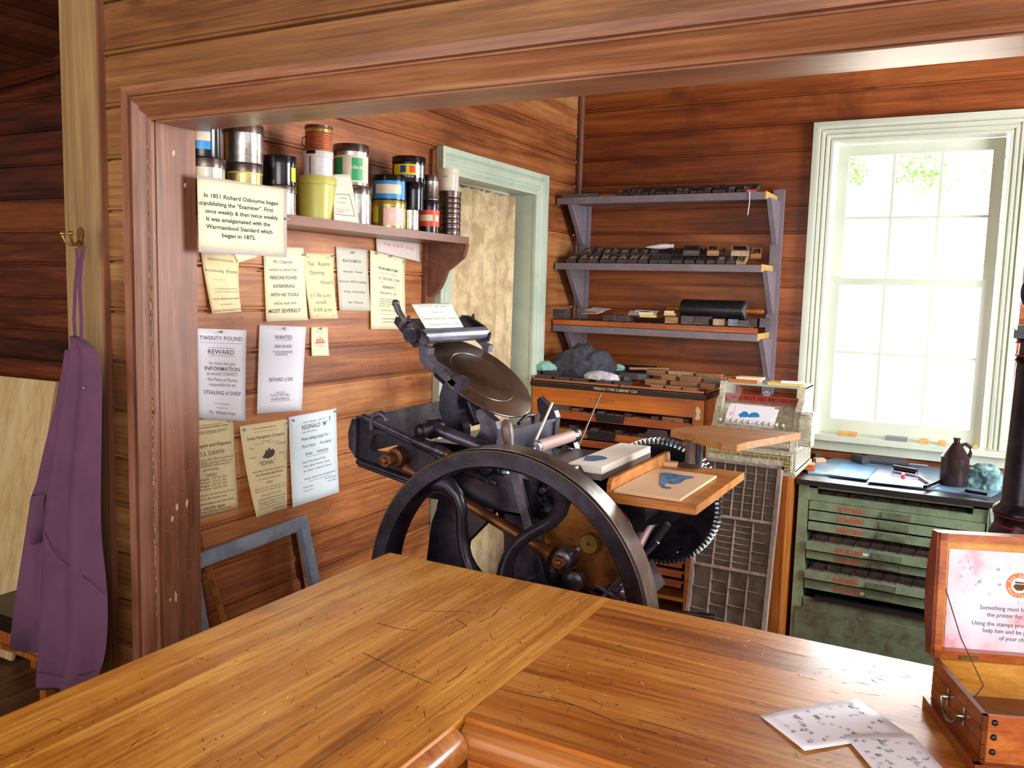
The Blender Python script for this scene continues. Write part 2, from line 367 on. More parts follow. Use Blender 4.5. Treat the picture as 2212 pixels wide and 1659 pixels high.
def wall_core(mb, lo, hi): mb.box(lo, hi); return mb
# floor and ceilings
struct(MB().box((-4.2, -2.6, -0.1), (XR + .1, YB + .1, 0)).build('floor', W_floor))
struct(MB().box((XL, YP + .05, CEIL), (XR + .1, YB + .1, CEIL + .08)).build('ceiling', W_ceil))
# room left wall
DY0, DY1, DZ1 = 3.30, 4.12, H + 0.50     # doorway in the left wall
board_wall('wall_left', W_left, (XL, YJ, 0), (0, 1, 0), YB - YJ, (1, 0, 0), 0, CEIL, [(DY0 - YJ, DY1 - YJ, 0, DZ1)])
WX0 = atY(1803, 310, YB).x; WX1 = atY(2183, 290, YB).x; WZ1 = atY(1900, 303, YB).z; WZ0 = H - 0.70
board_wall('wall_back', W_back, (XL, YB, 0), (1, 0, 0), XR - XL, (0, -1, 0), 0, CEIL, [(WX0 - XL, WX1 - XL, WZ0, WZ1)])
board_wall('wall_right', W_back, (XR, YJ, 0), (0, 1, 0), YB - YJ, (-1, 0, 0), 0, CEIL, [(1.0, 2.2, 0.95, 2.45)])
# partition (this side and far side)
PX0 = -2.20; OP1 = 1.55
board_wall('wall_front', W_part, (PX0, YP, 0), (1, 0, 0), XR + 1 - PX0, (0, -1, 0), 0, 3.1, [(JX - PX0, OP1 - PX0, 0, HEAD)])
mb = MB(); mb.box((XL - .04, YJ - .002, 0), (JX - .004, YJ, CEIL)); mb.box((JX, YJ - .002, HEAD + .004), (XR, YJ, CEIL)); mb.box((OP1, YJ - .002, 0), (XR, YJ, CEIL))
mb.box((PX0, YP + .012, HEAD + .02), (XR + 1, YJ - .01, 3.1)); struct(mb.build('wall_front_core', W_part)).name = 'wall_front_inner'
# jambs of the opening
mb = MB(); mb.box((JX - .022, YP - .004, 0), (JX, YJ + .004, HEAD + .02)); struct(mb.build('trim_1', W_trimz, bevel=.002))
mb = MB(); mb.box((JX - .02, YP - .004, HEAD), (OP1 + .02, YJ + .004, HEAD + .022)); mb.box((OP1, YP - .004, 0), (OP1 + .02, YJ, HEAD)); struct(mb.build('trim_2', W_trim, bevel=.002))
# moulded architrave : profile (distance from opening edge, projection)
ARCH = [(0.0, 0.0), (0.0, 0.014), (0.008, 0.018), (0.013, 0.014), (0.016, 0.020), (0.026, 0.030), (0.036, 0.021), (0.040, 0.024), (0.052, 0.034), (0.058, 0.024), (0.062, 0.024), (0.064, 0.036), (0.088, 0.038), (0.088, 0.0)]
def architrave(name, mat, pts, base, nrm, prof, out_dirs, sc=1.0, smooth=40):
    """pts: inner-edge polyline corners; out_dirs: for each corner the mitred outward vector"""
    mb = MB(); rings = []
    for p, od in zip(pts, out_dirs):
        rings.append([mb.b.verts.new(Vector(p) + Vector(od) * a * sc + Vector(nrm) * d * sc) for a, d in prof])
    for a, c in zip(rings, rings[1:]):
        for i in range(len(prof)): mb._f([a[i], a[(i + 1) % len(prof)], c[(i + 1) % len(prof)], c[i]])
    mb._f(rings[0]); mb._f(rings[-1][::-1])
    return mb.build(name, mat, smooth=smooth)
e = .004
struct(architrave('trim_3', W_trimz, [(JX - e, YP - .002, 0), (JX - e, YP - .002, HEAD + e)], None, (0, -1, 0), ARCH, [(-1, 0, 0), (-1, 0, 1)]))
struct(architrave('trim_4', W_trim, [(JX - e, YP - .002, HEAD + e), (OP1 + e, YP - .002, HEAD + e)], None, (0, -1, 0), ARCH, [(-1, 0, 1), (1, 0, 1)]))
# paint chips and scuffs on the jamb and on the architrave edge
r_ = random.Random(21); mb = MB()
def fleck(c, u, v, a, b, n=7):
    mb._f([mb.b.verts.new(c + u * math.cos(2 * PI * k / n) * a * r_.uniform(.5, 1.2) + v * math.sin(2 * PI * k / n) * b * r_.uniform(.5, 1.2)) for k in range(n)])
UY, UZ_ = Vector((0, 1, 0)), Vector((0, 0, 1))
for k in range(120): fleck(Vector((JX + .0005, r_.uniform(YP + .004, YJ - .004), H + r_.gauss(-.85, .22))), UY, UZ_, r_.uniform(.0005, .0014), r_.uniform(.0005, .002))
for (x, y, b) in ((382, 1096, .013), (404, 1088, .014), (380, 1290, .018), (368, 1296, .006), (375, 330, .012), (400, 400, .008), (372, 1120, .010)): fleck(atX(x, y, JX + .0006), UY, UZ_, .005, b, 11)
struct(mb.build('trim_9', plain('pale_chips', 'd8a888', .7))); mb = MB()
for k in range(150): fleck(Vector((JX - .012 + r_.gauss(0, .0016), YP - .0212, H + r_.uniform(-.95, -.2) if k % 3 else H + r_.uniform(-.2, .35))), Vector((1, 0, 0)), UZ_, r_.uniform(.0006, .0022), r_.uniform(.002, .014))
struct(mb.build('trim_10', plain('bare_chipped_edge', 'c89458', .7)))
# post at the end of the partition
px1 = atY(223, 0, YP).x; pyf = atX(209, 0, px1).y; px0 = atY(126, 0, pyf).x
struct(MB().box((px0, pyf, 0), (px1 - .008, YJ, 3.1)).build('trim_5', W_post, bevel=.002))
struct(MB().box((px1 - .008, pyf + .001, 0), (px1, YP + .004, 3.1)).build('trim_6', W_trimz, bevel=.002))
# passage beyond the post: dark boarded wall and sloping ceiling
YD = 2.3
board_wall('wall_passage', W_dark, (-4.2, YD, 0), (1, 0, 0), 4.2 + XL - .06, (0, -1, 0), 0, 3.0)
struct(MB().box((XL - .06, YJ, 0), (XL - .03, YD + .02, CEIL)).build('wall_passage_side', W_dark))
ca = atY(0, 158, YD - .03); cb = atY(128, 120, YD - .03); sl = (cb.z - ca.z) / (cb.x - ca.x)
def cz(x): return ca.z + (x - ca.x) * sl
mb = MB(); A = [(-4.2, 0), (-2.0, 0)]
x0, x1 = -4.2, -2.1
mb.quad((x0, -2.0, cz(x0)), (x1, -2.0, cz(x1)), (x1, YD, cz(x1)), (x0, YD, cz(x0))); mb.quad((x0, -2.0, cz(x0) + .05), (x1, -2.0, cz(x1) + .05), (x1, YD, cz(x1) + .05), (x0, YD, cz(x0) + .05))
xx = x0
while xx < x1:
    mb.quad((xx, -2.0, cz(xx) - .004), (xx + .006, -2.0, cz(xx + .006) - .004), (xx + .006, YD, cz(xx + .006) - .004), (xx, YD, cz(xx) - .004)); xx += .1
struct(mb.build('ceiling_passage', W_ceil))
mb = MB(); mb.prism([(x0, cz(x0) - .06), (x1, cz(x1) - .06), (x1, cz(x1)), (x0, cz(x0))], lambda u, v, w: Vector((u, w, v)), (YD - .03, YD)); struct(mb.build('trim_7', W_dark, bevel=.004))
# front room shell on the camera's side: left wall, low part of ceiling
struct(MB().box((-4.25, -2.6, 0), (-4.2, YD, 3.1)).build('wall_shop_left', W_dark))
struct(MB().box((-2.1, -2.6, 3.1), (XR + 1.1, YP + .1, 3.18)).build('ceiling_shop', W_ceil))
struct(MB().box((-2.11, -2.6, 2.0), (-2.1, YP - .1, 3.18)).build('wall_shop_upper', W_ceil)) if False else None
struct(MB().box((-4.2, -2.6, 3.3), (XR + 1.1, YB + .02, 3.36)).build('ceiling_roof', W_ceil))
# corner bead between left and back wall
struct(MB().cyl((XL + .018, YB - .018, 0), (XL + .018, YB - .018, CEIL), .02).build('trim_8', W_trimz, smooth=40))
# small nail holes and dents in the left wall lining
mb = MB(); r_ = random.Random(5)
for k in range(150):
    y = r_.uniform(YJ + .05, 3.15); z = r_.uniform(.4, 2.5); L = r_.uniform(.002, .012); w = r_.uniform(.0008, .002); a = r_.gauss(0, .4)
    d = Vector((0, math.sin(a), math.cos(a))) * L; s_ = Vector((0, math.cos(a), -math.sin(a))) * w; c = Vector((XL + .0006, y, z)); mb.quad(c - d, c + s_, c + d, c - s_)
o = mb.build('nail_marks', plain('nail_mark', '2a140a', .8), bpy.data.objects['wall_left']); o['kind'] = 'stuff'
# ---- back window
def window():
    root = bpy.data.objects.new('window_1', None); COL.objects.link(root); root.location = ((WX0 + WX1) / 2, YB, WZ0); struct(root)
    WA = [(0, 0), (0, .016), (.012, .018), (.016, .010), (.022, .022), (.034, .026), (.040, .016), (.046, .028), (.058, .030), (.062, .020), (.066, .036), (.082, .040), (.1, .036), (.1, 0)]
    c = [(WX0, YB - .002, WZ0 - .02), (WX0, YB - .002, WZ1), (WX1, YB - .002, WZ1), (WX1, YB - .002, WZ0 - .02)]
    o = architrave('casing', M_white, c, None, (0, -1, 0), WA, [(-1, 0, 0), (-1, 0, 1), (1, 0, 1), (1, 0, 0)]); o.parent = root; o.matrix_parent_inverse = Matrix.Translation(-root.location)
    mb = MB()                                       # reveal lining
    for a, b in (((WX0 - .02, YB, WZ0), (WX0, YB + .12, WZ1)), ((WX1, YB, WZ0), (WX1 + .02, YB + .12, WZ1)), ((WX0 - .02, YB, WZ1), (WX1 + .02, YB + .12, WZ1 + .02))): mb.box(a, b)
    mb.build('reveal', M_white, root)
    mb = MB(); mb.box((WX0 - .13, YB - .075, WZ0 - .03), (WX1 + .13, YB + .12, WZ0)); mb.box((WX0 - .1, YB - .03, WZ0 - .085), (WX1 + .1, YB, WZ0 - .03)); mb.build('sill', M_white, root, bevel=.004)
    zm = atY(1950, 611, YB + .06).z
    sx0, sx1 = WX0 + .012, WX1 - .012; st = .052
    for nm, ya, z0, z1, yb in (('lower_sash', YB + .035, WZ0, zm + .02, .075), ('upper_sash', YB + .075, zm - .02, WZ1 - .005, .055)):
        mb = MB(); bt = yb if nm == 'lower_sash' else .035; tp = .035 if nm == 'lower_sash' else yb
        mb.box((sx0, ya, z0), (sx0 + st, ya + .035, z1)); mb.box((sx1 - st, ya, z0), (sx1, ya + .035, z1)); mb.box((sx0 + st - .001, ya + .0006, z0 + .0005), (sx1 - st + .001, ya + .0344, z0 + bt)); mb.box((sx0 + st - .001, ya + .0006, z1 - tp), (sx1 - st + .001, ya + .0344, z1 - .0005))
        f = mb.build(nm, M_white, root, bevel=.002)
        gx0, gx1, gz0, gz1 = sx0 + st, sx1 - st, z0 + bt, z1 - tp
        g = MB(); w = .007
        for k in (1, 2): x = gx0 + (gx1 - gx0) * k / 3; g.box((x - w, ya + .004, gz0), (x + w, ya + .03, gz1))
        z = (gz0 + gz1) / 2; g.box((gx0, ya + .005, z - w), (gx1, ya + .029, z + w)); g.build('glazing_bars', M_white, f)
        MB().box((gx0, ya + .016, gz0), (gx1, ya + .019, gz1)).build('pane', M_glass, f)
window()
# ---- doorway in the left wall with painted casing
root = bpy.data.objects.new('door_1', None); COL.objects.link(root); root.location = (XL, (DY0 + DY1) / 2, 0); struct(root)
DA = [(0, 0), (0, .018), (.012, .022), (.02, .014), (.028, .024), (.04, .026), (.05, .016), (.058, .026), (.072, .030), (.078, .022), (.085, .034), (.11, .036), (.11, 0)]
o = architrave('casing', M_door, [(XL + .002, DY0, 0), (XL + .002, DY0, DZ1), (XL + .002, DY1, DZ1), (XL + .002, DY1, 0)], None, (1, 0, 0), DA, [(0, -1, 0), (0, -1, 1), (0, 1, 1), (0, 1, 0)]); o.parent = root; o.matrix_parent_inverse = Matrix.Translation(-root.location)
mb = MB(); mb.box((XL - .14, DY0 - .02, 0), (XL, DY0, DZ1)); mb.box((XL - .14, DY1, 0), (XL, DY1 + .02, DZ1)); mb.box((XL - .14, DY0 - .02, DZ1), (XL, DY1 + .02, DZ1 + .02)); mb.build('door_lining', M_door, root)
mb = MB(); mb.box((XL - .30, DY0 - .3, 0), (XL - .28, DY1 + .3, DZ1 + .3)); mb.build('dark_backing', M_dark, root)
# hessian curtain
mb = MB(); ys = DY0 + .01; n = 70; cols = []
for i in range(n + 1):
    y = ys + (DY1 - .05 - ys) * i / n; dx = .010 * math.sin(i * 0.55) + .006 * math.sin(i * 1.3 + 1); zt = DZ1 - .02 - .004 * math.sin(i * .9)
    cols.append([mb.b.verts.new((XL - .085 + dx * (1 - .3 * k / 6) + .003 * math.sin(k + i * .2), y, zt - (zt - .03) * k / 6)) for k in range(7)])
for a, b in zip(cols, cols[1:]):
    for k in range(6): mb._f([a[k], b[k], b[k + 1], a[k + 1]])
o = mb.build('hessian_curtain', M_hess, smooth=60); tag(o, 'mottled hessian curtain hanging across the pale green doorway', 'curtain')
sm = o.modifiers.new('s', 'SOLIDIFY'); sm.thickness = .003
# copper pipe beside doorway
p = atX(943, 322, XL + .02)
mb = MB(); mb.tube([(XL + .012, p.y - .02, p.z - .26), (XL + .012, p.y - .02, p.z - .01), (XL + .012, p.y, p.z)], .006, 8); tag(mb.build('copper_pipe', plain('copper', '9a5a30', .4, .8), smooth=50), 'thin copper pipe on the wall beside the doorway top', 'pipe')
# ---- outside
struct(MB().box((-14, YB + .3, -.6), (14, 30, -.5)).build('ground', plain('bright_gravel', 'e8e0d0', .9)))
mb = MB()
for i in range(6):
    for j in range(5):
        x = -4.5 + i * 1.5 + (j % 2) * .6; z = .0 + j * .62
        mb.cbox((x, 12 + random.uniform(-.1, .1) + j * .35, z), (1.56, 1.2, .70), (random.uniform(-.05, .05) - .5, random.uniform(-.05, .05), random.uniform(-.06, .06)))
tag(mb.build('stone_bank', M_rock, bevel=.06), 'sunlit stone bank outside behind the window', 'stone wall')
for bi, (bx, by, bzz, br) in enumerate(((-.75, 11.9, 3.25, .5), (-1.75, 12.4, 3.35, .35), (.42, 12.2, 3.1, .62))):
    mb = MB(); rnd = random.Random(bi)
    for k in range(900):
        v = Vector((rnd.gauss(0, 1), rnd.gauss(0, 1), rnd.gauss(0, 1))); v = v.normalized() * br * rnd.uniform(.3, 1) ; v.z *= .8
        c = Vector((bx, by, bzz)) + v; a = Vector((rnd.uniform(-1, 1), rnd.uniform(-1, 1), rnd.uniform(-1, 1))).normalized() * .05; b2 = a.orthogonal().normalized() * .025
        mb.quad(c - a, c + b2, c + a, c - b2)
    o = mb.build('bush', M_leaf); tag(o, ['green bush on the bank seen in the middle upper panes', 'small green bush seen through the left upper pane', 'large green bush seen through the right upper panes'][bi], 'bush', 'bushes outside the window')
sun = bpy.data.lights.new('sun', 'SUN'); sun.energy = 85; sun.angle = .01; so = bpy.data.objects.new('sun', sun); COL.objects.link(so); so.rotation_euler = (math.radians(22), 0, math.radians(-28))
# ================================================================== COUNTER
CT = 1.0; CLX = -1.135; CJX = -.597; CY = 1.532; CFY = .985; TH = .062
ctl = thing('counter', 'worn orange timber shop counter, left arm running toward the camera', 'counter', (-.86, .8, 0), 'shop counter')
def rounded_slab(mb, lo, hi, r=.012, edges=('x1', 'y0')):
    mb.box(lo, hi)
mb = MB(); mb.box((CLX + .052, -1.2, CT - TH), (CJX - .0008, CY, CT)); mb.build('worktop', W_ctL, ctl, bevel=.004)
mb = MB(); mb.box((CLX, -1.2, CT - TH), (CLX + .0485, CY, CT)); mb.build('edge_strip', W_ctL, ctl, bevel=.008)
mb = MB(); mb.box((CLX + .03, -1.2, .08), (CJX - .03, CY - .03, CT - TH)); mb.box((CLX + .06, -1.2, 0), (CJX - .06, CY - .06, .08)); mb.box((CJX - .034, -1.2, CT - TH - .07), (CJX - .012, CFY, CT - TH)); mb.build('body', W_ctB, ctl, bevel=.003)
mb = MB(); mb.tube([(CJX - .006, -1.2, CT - .034), (CJX - .006, CFY - .024, CT - .034)], .028, 16); mb.build('nosing', W_nose, ctl, smooth=50)
ctr = thing('counter', 'worn orange timber shop counter, right arm along the opening', 'counter', (.4, 1.25, 0), 'shop counter')
mb = MB(); mb.box((CJX + .0008, CFY, CT - TH), (2.3, CY, CT)); mb.build('worktop', W_ctR, ctr, bevel=.004)
mb = MB(); mb.box((CJX + .03, CFY + .03, 0), (2.3, CY - .03, CT - TH)); mb.box((CJX, CFY + .012, CT - TH - .07), (2.3, CFY + .032, CT - TH)); mb.build('body', W_ctB, ctr, bevel=.003)
mb = MB(); mb.tube([(CJX + .004, CFY + .006, CT - .034), (2.3, CFY + .006, CT - .034)], .028, 16); mb.build('nosing', W_nose, ctr, smooth=50)
def scratches(nm, par, x0, x1, y0, y1, ax, n, seed, segs=()):
    r_ = random.Random(seed)
    for kind, mat, cnt, ln, wd in (('dark_scratches', M_scr, n, .018, .0006), ('pale_nicks', M_nick, n // 4, .009, .0006)):
        mb = MB()
        for k in range(cnt):
            cx, cy = r_.uniform(x0, x1), r_.uniform(y0, y1); L = abs(r_.gauss(0, ln)) + .002; a = (PI / 2 if ax == 'Y' else 0) + r_.gauss(0, .35 if r_.random() < .8 else 1.5)
            d = Vector((math.cos(a), math.sin(a), 0)) * L / 2; s_ = Vector((-d.y, d.x, 0)).normalized() * wd * r_.uniform(.3, 1.3) * (2.0 if L < .01 else 1); c = Vector((cx, cy, CT + .0002))
            if not (x0 < cx - abs(d.x) and cx + abs(d.x) < x1 and y0 < cy - abs(d.y) and cy + abs(d.y) < y1): continue
            m1 = c + s_ * r_.uniform(-2, 2); mb.quad(c - d, m1 - s_, c + d, m1 + s_)
        if kind[0] == 'd':
            for sg in segs:
                P = [atZ(x, y, CT + .0002) for x, y in sg]
                for a_, b_ in zip(P, P[1:]):
                    s_ = Vector((-(b_ - a_).y, (b_ - a_).x, 0)).normalized() * .0009; mb.quad(a_ - s_, b_ - s_, b_ + s_, a_ + s_)
        o = mb.build(kind, mat, par); o['kind'] = 'stuff'
M_scr = plain('scratch_dirt', '3a2008', .6); M_nick = plain('bare_nick', 'e8c888', .6)
scratches('m', ctl, CLX + .06, CJX - .01, .30, CY - .01, 'Y', 620, 1, [[(785, 1410), (845, 1440), (932, 1476)], [(903, 1318), (960, 1321), (1010, 1320), (1018, 1325)], [(815, 1346), (860, 1358), (902, 1363)], [(1084, 1310), (1065, 1330), (1035, 1345)], [(985, 1338), (1010, 1352), (980, 1366), (967, 1375)], [(1010, 1440), (990, 1460), (965, 1475)]])
scratches('m', ctr, CJX + .01, .35, CFY + .01, CY - .01, 'X', 620, 2, [[(1080, 1488), (1130, 1500), (1190, 1512), (1240, 1524)], [(1190, 1505), (1260, 1530), (1330, 1560), (1420, 1585)], [(1620, 1385), (1680, 1405), (1740, 1418)], [(1380, 1555), (1450, 1575), (1530, 1600)]])
# ================================================================== APRON, HOOK
def hook():
    t = thing('coat_hook', 'brass double coat hook screwed to the pale post', 'hook', atY(172, 520, 1.528))
    c = atY(172, 515, 1.527); mb = MB(); pl = [(-.011, -.04), (-.007, -.052), (.007, -.052), (.011, -.04), (.009, .0), (.014, .014), (.01, .03), (0, .036), (-.01, .03), (-.014, .014), (-.009, 0)]
    mb.prism(pl, lambda u, v, w: c + Vector((u + .008, w, v - .005)), (0, -.005)); mb.build('plate', M_brass, t, smooth=30)
    for s, nm in ((-1, 'prong'), (1, 'prong')):
        mb = MB(); b = c + Vector((.008, -.004, -.008)); mb.tube([b, b + Vector((s * .008, -.018, -.012)), b + Vector((s * .015, -.034, -.004)), b + Vector((s * .018, -.04, .014))], [.004, .0035, .0035, .004], 8); mb.lathe([(0, -.007), (.006, -.004), (.0075, 0), (.005, .006), (0, .007)], b + Vector((s * .018, -.04, .018)), (0, 0, 1), 10); mb.build(nm, M_brass, t, smooth=60)
hook()
def apron():
    """hanging folded apron: horizontal sections from neck to hem, on the post"""
    t = thing('apron', 'plum purple cotton apron hanging from the brass hook', 'apron', atY(160, 1000, 1.5))
    Y0 = 1.485
    # rows of (pixel y, left x, right x) of the main panel
    rows = [(725, 160, 172), (738, 158, 190), (760, 155, 214), (800, 147, 220), (860, 136, 220), (940, 122, 219), (1020, 108, 218), (1100, 98, 216), (1180, 93, 220), (1240, 90, 228), (1300, 88, 233), (1370, 85, 232), (1430, 82, 226), (1482, 80, 200)]
    def panel(rows, yb, nfold, amp, mb, ph=0):
        rings = []
        for k, (py, xa, xb) in enumerate(rows):
            a = atY(xa, py, yb); b = atY(xb, py, yb); row = []
            f = k / (len(rows) - 1)
            for i in range(41):
                s = i / 40; p = a.lerp(b, s); w = amp * (0.3 + .9 * f)
                p.y += -w * math.sin(s * nfold * PI + ph + f * .8) * math.sin(PI * s) ** .5 - .020 * math.sin(PI * s) ** .6; p.z += -.018 * math.sin(s * PI * .9) * (f > .98)
                row.append(mb.b.verts.new(p))
            rings.append(row)
        for a, b in zip(rings, rings[1:]):
            for i in range(40): mb._f([a[i], a[i + 1], b[i + 1], b[i]])
    mb = MB(); panel(rows, Y0, 3.3, .016, mb); mp = mb.build('front_panel', M_purple, t, smooth=180); s = mp.modifiers.new('s', 'SOLIDIFY'); s.thickness = .003; s = mp.modifiers.new('u', 'SUBSURF'); s.levels = s.render_levels = 1
    # hem band and pocket seam on the panel
    def line(pts, nm, mat, r=.0022, yo=-.035):
        mb = MB(); mb.tube([atY(x, y, Y0 + yo) for x, y in pts], r, 6); mb.build(nm, mat, mp, smooth=60)
    rows2 = [(755, 150, 160), (800, 143, 158), (880, 125, 150), (960, 103, 140), (1040, 84, 130), (1075, 72, 115), (1150, 60, 110), (1240, 45, 110), (1320, 32, 110), (1395, 24, 108)]
    mb = MB(); panel(rows2, Y0 + .035, 2, .012, mb, 1); o = mb.build('back_fold', M_purple, t, smooth=180); s = o.modifiers.new('s', 'SOLIDIFY'); s.thickness = .003
    rows3 = [(1068, 74, 100), (1080, 72, 98), (1120, 70, 97), (1160, 80, 96)]
    mb = MB(); panel(rows3, Y0 + .012, 1, .008, mb); o = mb.build('pocket_flap', M_purple, t, smooth=180); s = o.modifiers.new('s', 'SOLIDIFY'); s.thickness = .003
    for pts in (((163, 740), (160, 690), (163, 620), (168, 560), (166, 536)), ((190, 738), (176, 735), (176, 690), (172, 620), (176, 560), (182, 530))):
        mb = MB(); P = [atY(x, y, 1.478) for x, y in pts]
        for a, b in zip(P, P[1:]):
            w = Vector((.006, 0, 0)); mb.quad(a - w, a + w, b + w, b - w)
        o = mb.build('neck_strap', M_purple, t); s = o.modifiers.new('s', 'SOLIDIFY'); s.thickness = .003; s.offset = 0
    for pts in (((96, 1150), (112, 1185), (140, 1215), (180, 1245), (226, 1282)), ((84, 1452), (120, 1460), (160, 1462), (205, 1448))):
        line(pts, 'seam', M_pseam, .0011, -.024)
    P = atY(167, 839, 1.447); Q = atY(180, 838, 1.447); mb = MB(); mb.tube([P, Q], .0012, 6); mb.build('pin', M_skin_pin, mp)
apron()
# pale board leaning at the passage wall, and the chair in front of it
def lean_board():
    Y1 = 2.24; a = atY(-40, 808, Y1); b = atY(128, 824, Y1); c = atY(128, 1330, Y1 - .22); d = atY(-40, 1330, Y1 - .22)
    a.x -= .3; d.x -= .3; a.x = max(a.x, -4.1); d.x = max(d.x, -4.1); n = Vector((0, -.015, 0)); d.z = c.z = .02; c.x = b.x - .02
    mb = MB(); v = [mb.b.verts.new(p) for p in (a, b, c, d)] + [mb.b.verts.new(p + n) for p in (a, b, c, d)]
    for f in ((0, 1, 2, 3), (7, 6, 5, 4), (0, 4, 5, 1), (1, 5, 6, 2), (2, 6, 7, 3), (3, 7, 4, 0)): mb._f([v[i] for i in f])
    tag(mb.build('plywood_board', W_ply), 'pale plywood board leaning on the dark wall behind the apron', 'board')
lean_board()
def chair():
    t = thing('chair', 'wooden chair with black padded seat behind the apron', 'chair', (-3.05, 1.9, 0))
    YC = 1.83; a = atY(60, 1335, YC); zs = atY(30, 1368, YC).z; xr = atY(95, 1380, YC).x; xl = xr - .44
    mb = MB(); mb.box((xl, YC - .01, zs - .0), (xr, YC + .26, zs + .065)); mb.build('seat_pad', M_leather, t, bevel=.02)
    mb = MB(); mb.box((xl + .005, YC, zs - .055), (xr - .005, YC + .25, zs)); mb.build('seat_frame', W_stand, t, bevel=.003)
    for x in (xl + .01, xr - .045):
        for y in (YC + .005, YC + .21):
            MB().box((x, y, 0), (x + .036, y + .036, zs - .01)).build('leg', W_stand, t, bevel=.003)
    mb = MB(); mb.box((xl + .02, YC + .015, .18), (xr - .02, YC + .033, .2)); mb.build('stretcher', W_stand, t)
chair()
for i, (x, c) in enumerate(((-3.35, 'c89a50'), (-3.2, '8a6a48'))):
    p = MB(); p.cbox((x + .1, 2.135, .30), (.09, .03, .6), (.12, 0, .1)); tag(p.build('timber_offcut', plain('offcut%d' % i, c, .6)), ['yellow timber offcut standing under the chair', 'brown timber offcut standing under the chair'][i], 'timber')
# ================================================================== SHELF OF INK TINS
SX = -1.93; ST = (atX(1012, 511, SX).z + atX(621, 464, SX).z) / 2; SY1 = atX(1013, 518, SX).y
t = thing('wall_shelf', 'brown painted shelf full of ink tins on the left wall', 'shelf', (XL, 2.5, ST))
MB().box((XL + .001, YJ + .02, ST - .03), (SX, SY1, ST)).build('shelf_board', W_shelf, t, bevel=.004)
def bracket(y, nm='bracket'):
    q = [(915, 525), (1010, 525), (1004, 545), (992, 565), (975, 583), (965, 600), (955, 622), (940, 635), (925, 638), (925, 650), (915, 650)]
    zt = ST - .03; hh = .29; dd = SX - XL - .012
    pr = [(0, 0), (dd, 0), (dd * .96, -.03), (dd * .92, -.055), (dd * .72, -.085), (dd * .5, -.115), (dd * .42, -.155), (dd * .32, -.19), (dd * .16, -.215), (.022, -.225), (0, -.225)]
    mb = MB(); mb.prism(pr, lambda u, v, w: Vector((XL + .018 + u, w, zt + v)), (y - .012, y + .012)); b = mb.build(nm, W_shelf, t, bevel=.002)
    mb = MB(); mb.box((XL + .002, y - .026, zt - .275), (XL + .02, y + .026, zt)); mb.build('back_plate', W_shelf, b, bevel=.004)
yb = atX(935, 600, -2.1).y
bracket(yb)
def can(px, w, py_top, base, mat, name='ink_tin', label='', ribs=0, lid=None, lidmat=None, bands=(), wrap=None, taper=1.0, ytop_h=None, texts=(), Xc=None, group='ink tins on the brown shelf', py_base=None):
    """cylinder tin; bands = (z0, z1, material, a0, a1) label patches in fractions of height and degrees around (0 = toward camera)"""
    X = Xc or (SX - .012 - w / 2 / FPX * 2.75)
    for _ in range(3):
        P = atX(px, 430, X); r = w / 2 / FPX * depth(P); X = Xc or (SX - .012 - r)
    p = atX(px, 430, X); d = depth(p); r = w / 2 / FPX * d
    yt = atY(px, py_top, p.y).z; h = max(.03, yt - base) if ytop_h is None else ytop_h
    t = thing(name, label, 'tin', (p.x, p.y, base), group)
    o = Vector((p.x, p.y, base)); rb = r * taper
    hl = h - (.0 if not lid else min(.022, h * .2))
    if ribs:
        pr = [(rb * .98, 0)];
        for k in range(ribs):
            z0 = h * (.04 + .92 * k / ribs); dz = h * .92 / ribs; pr += [(r * .955, z0 + dz * .1), (r * .955, z0 + dz * .55), (r, z0 + dz * .75), (r, z0 + dz * .85)]
        pr += [(r, h - .003), (r, h), (r * .93, h), (r * .93, h - .004), (0, h - .004)]
    else:
        pr = [(rb * .96, 0), (rb, .002), (rb, .005), (rb * .975, .006), (r * .975, hl - .004), (r * .99, hl - .001), (r * .99, hl), (r * .9, hl), (0, hl - .002)]
    MB().lathe(pr, o, seg=40).build('body', mat, t, smooth=40)
    if lid:
        lm = lidmat or mat
        MB().lathe([(r * .985, hl - .004), (r * 1.02, hl - .003), (r * 1.02, h - .004), (r * 1.0, h), (r * .9, h), (r * .88, h - .003), (0, h - .003)], o, seg=40).build('lid', lm, t, smooth=40)
    ang0 = math.atan2(-p.y, -p.x)
    for bd in bands:
        z0, z1, bm, a0, a1 = bd[:5]; mb = MB(); n = 16; rr = r * .985 + .0006 + (bd[5] if len(bd) > 5 else 0)
        A = [ang0 + math.radians(a0 + (a1 - a0) * i / n) for i in range(n + 1)]
        pts = [[mb.b.verts.new(o + Vector((math.cos(a) * rr, math.sin(a) * rr, zz * h))) for zz in (z0, z1)] for a in A]
        for q, s in zip(pts, pts[1:]): mb._f([q[0], s[0], s[1], q[1]])
        mb.build('label', bm, t, smooth=60)
    for (txt, zc, hh, ac, aw, tm) in texts:
        mb = MB(); rr = r * .985 + .0022
        fn = lambda u, v: o + Vector((math.cos(ang0 + math.radians(ac) + u / rr) * rr, math.sin(ang0 + math.radians(ac) + u / rr) * rr, zc * h - v))
        put_text(mb, txt, fn, 0, 0, hh, aw, .01); mb.build('label_text', tm, t)
    return o.z + h, t, o, r
def zlev(px, py, X=-2.0): return atX(px, py, X).z
T = ST + .0005
z, *_ = can(444, 84, 344.5, T, M_tin, label='silver tin on the shelf end beside the jamb, under the black tin with blue label', bands=[(.55, .8, M_cream, -40, 0)], lid=1, lidmat=M_tind)
can(440, 80, 262, z, M_blackp, label='tall black tin with a blue and white label at the shelf end', bands=[(.2, .85, M_lblblue, -28, 22), (.42, .66, M_cream, -28, 22, .0006)])
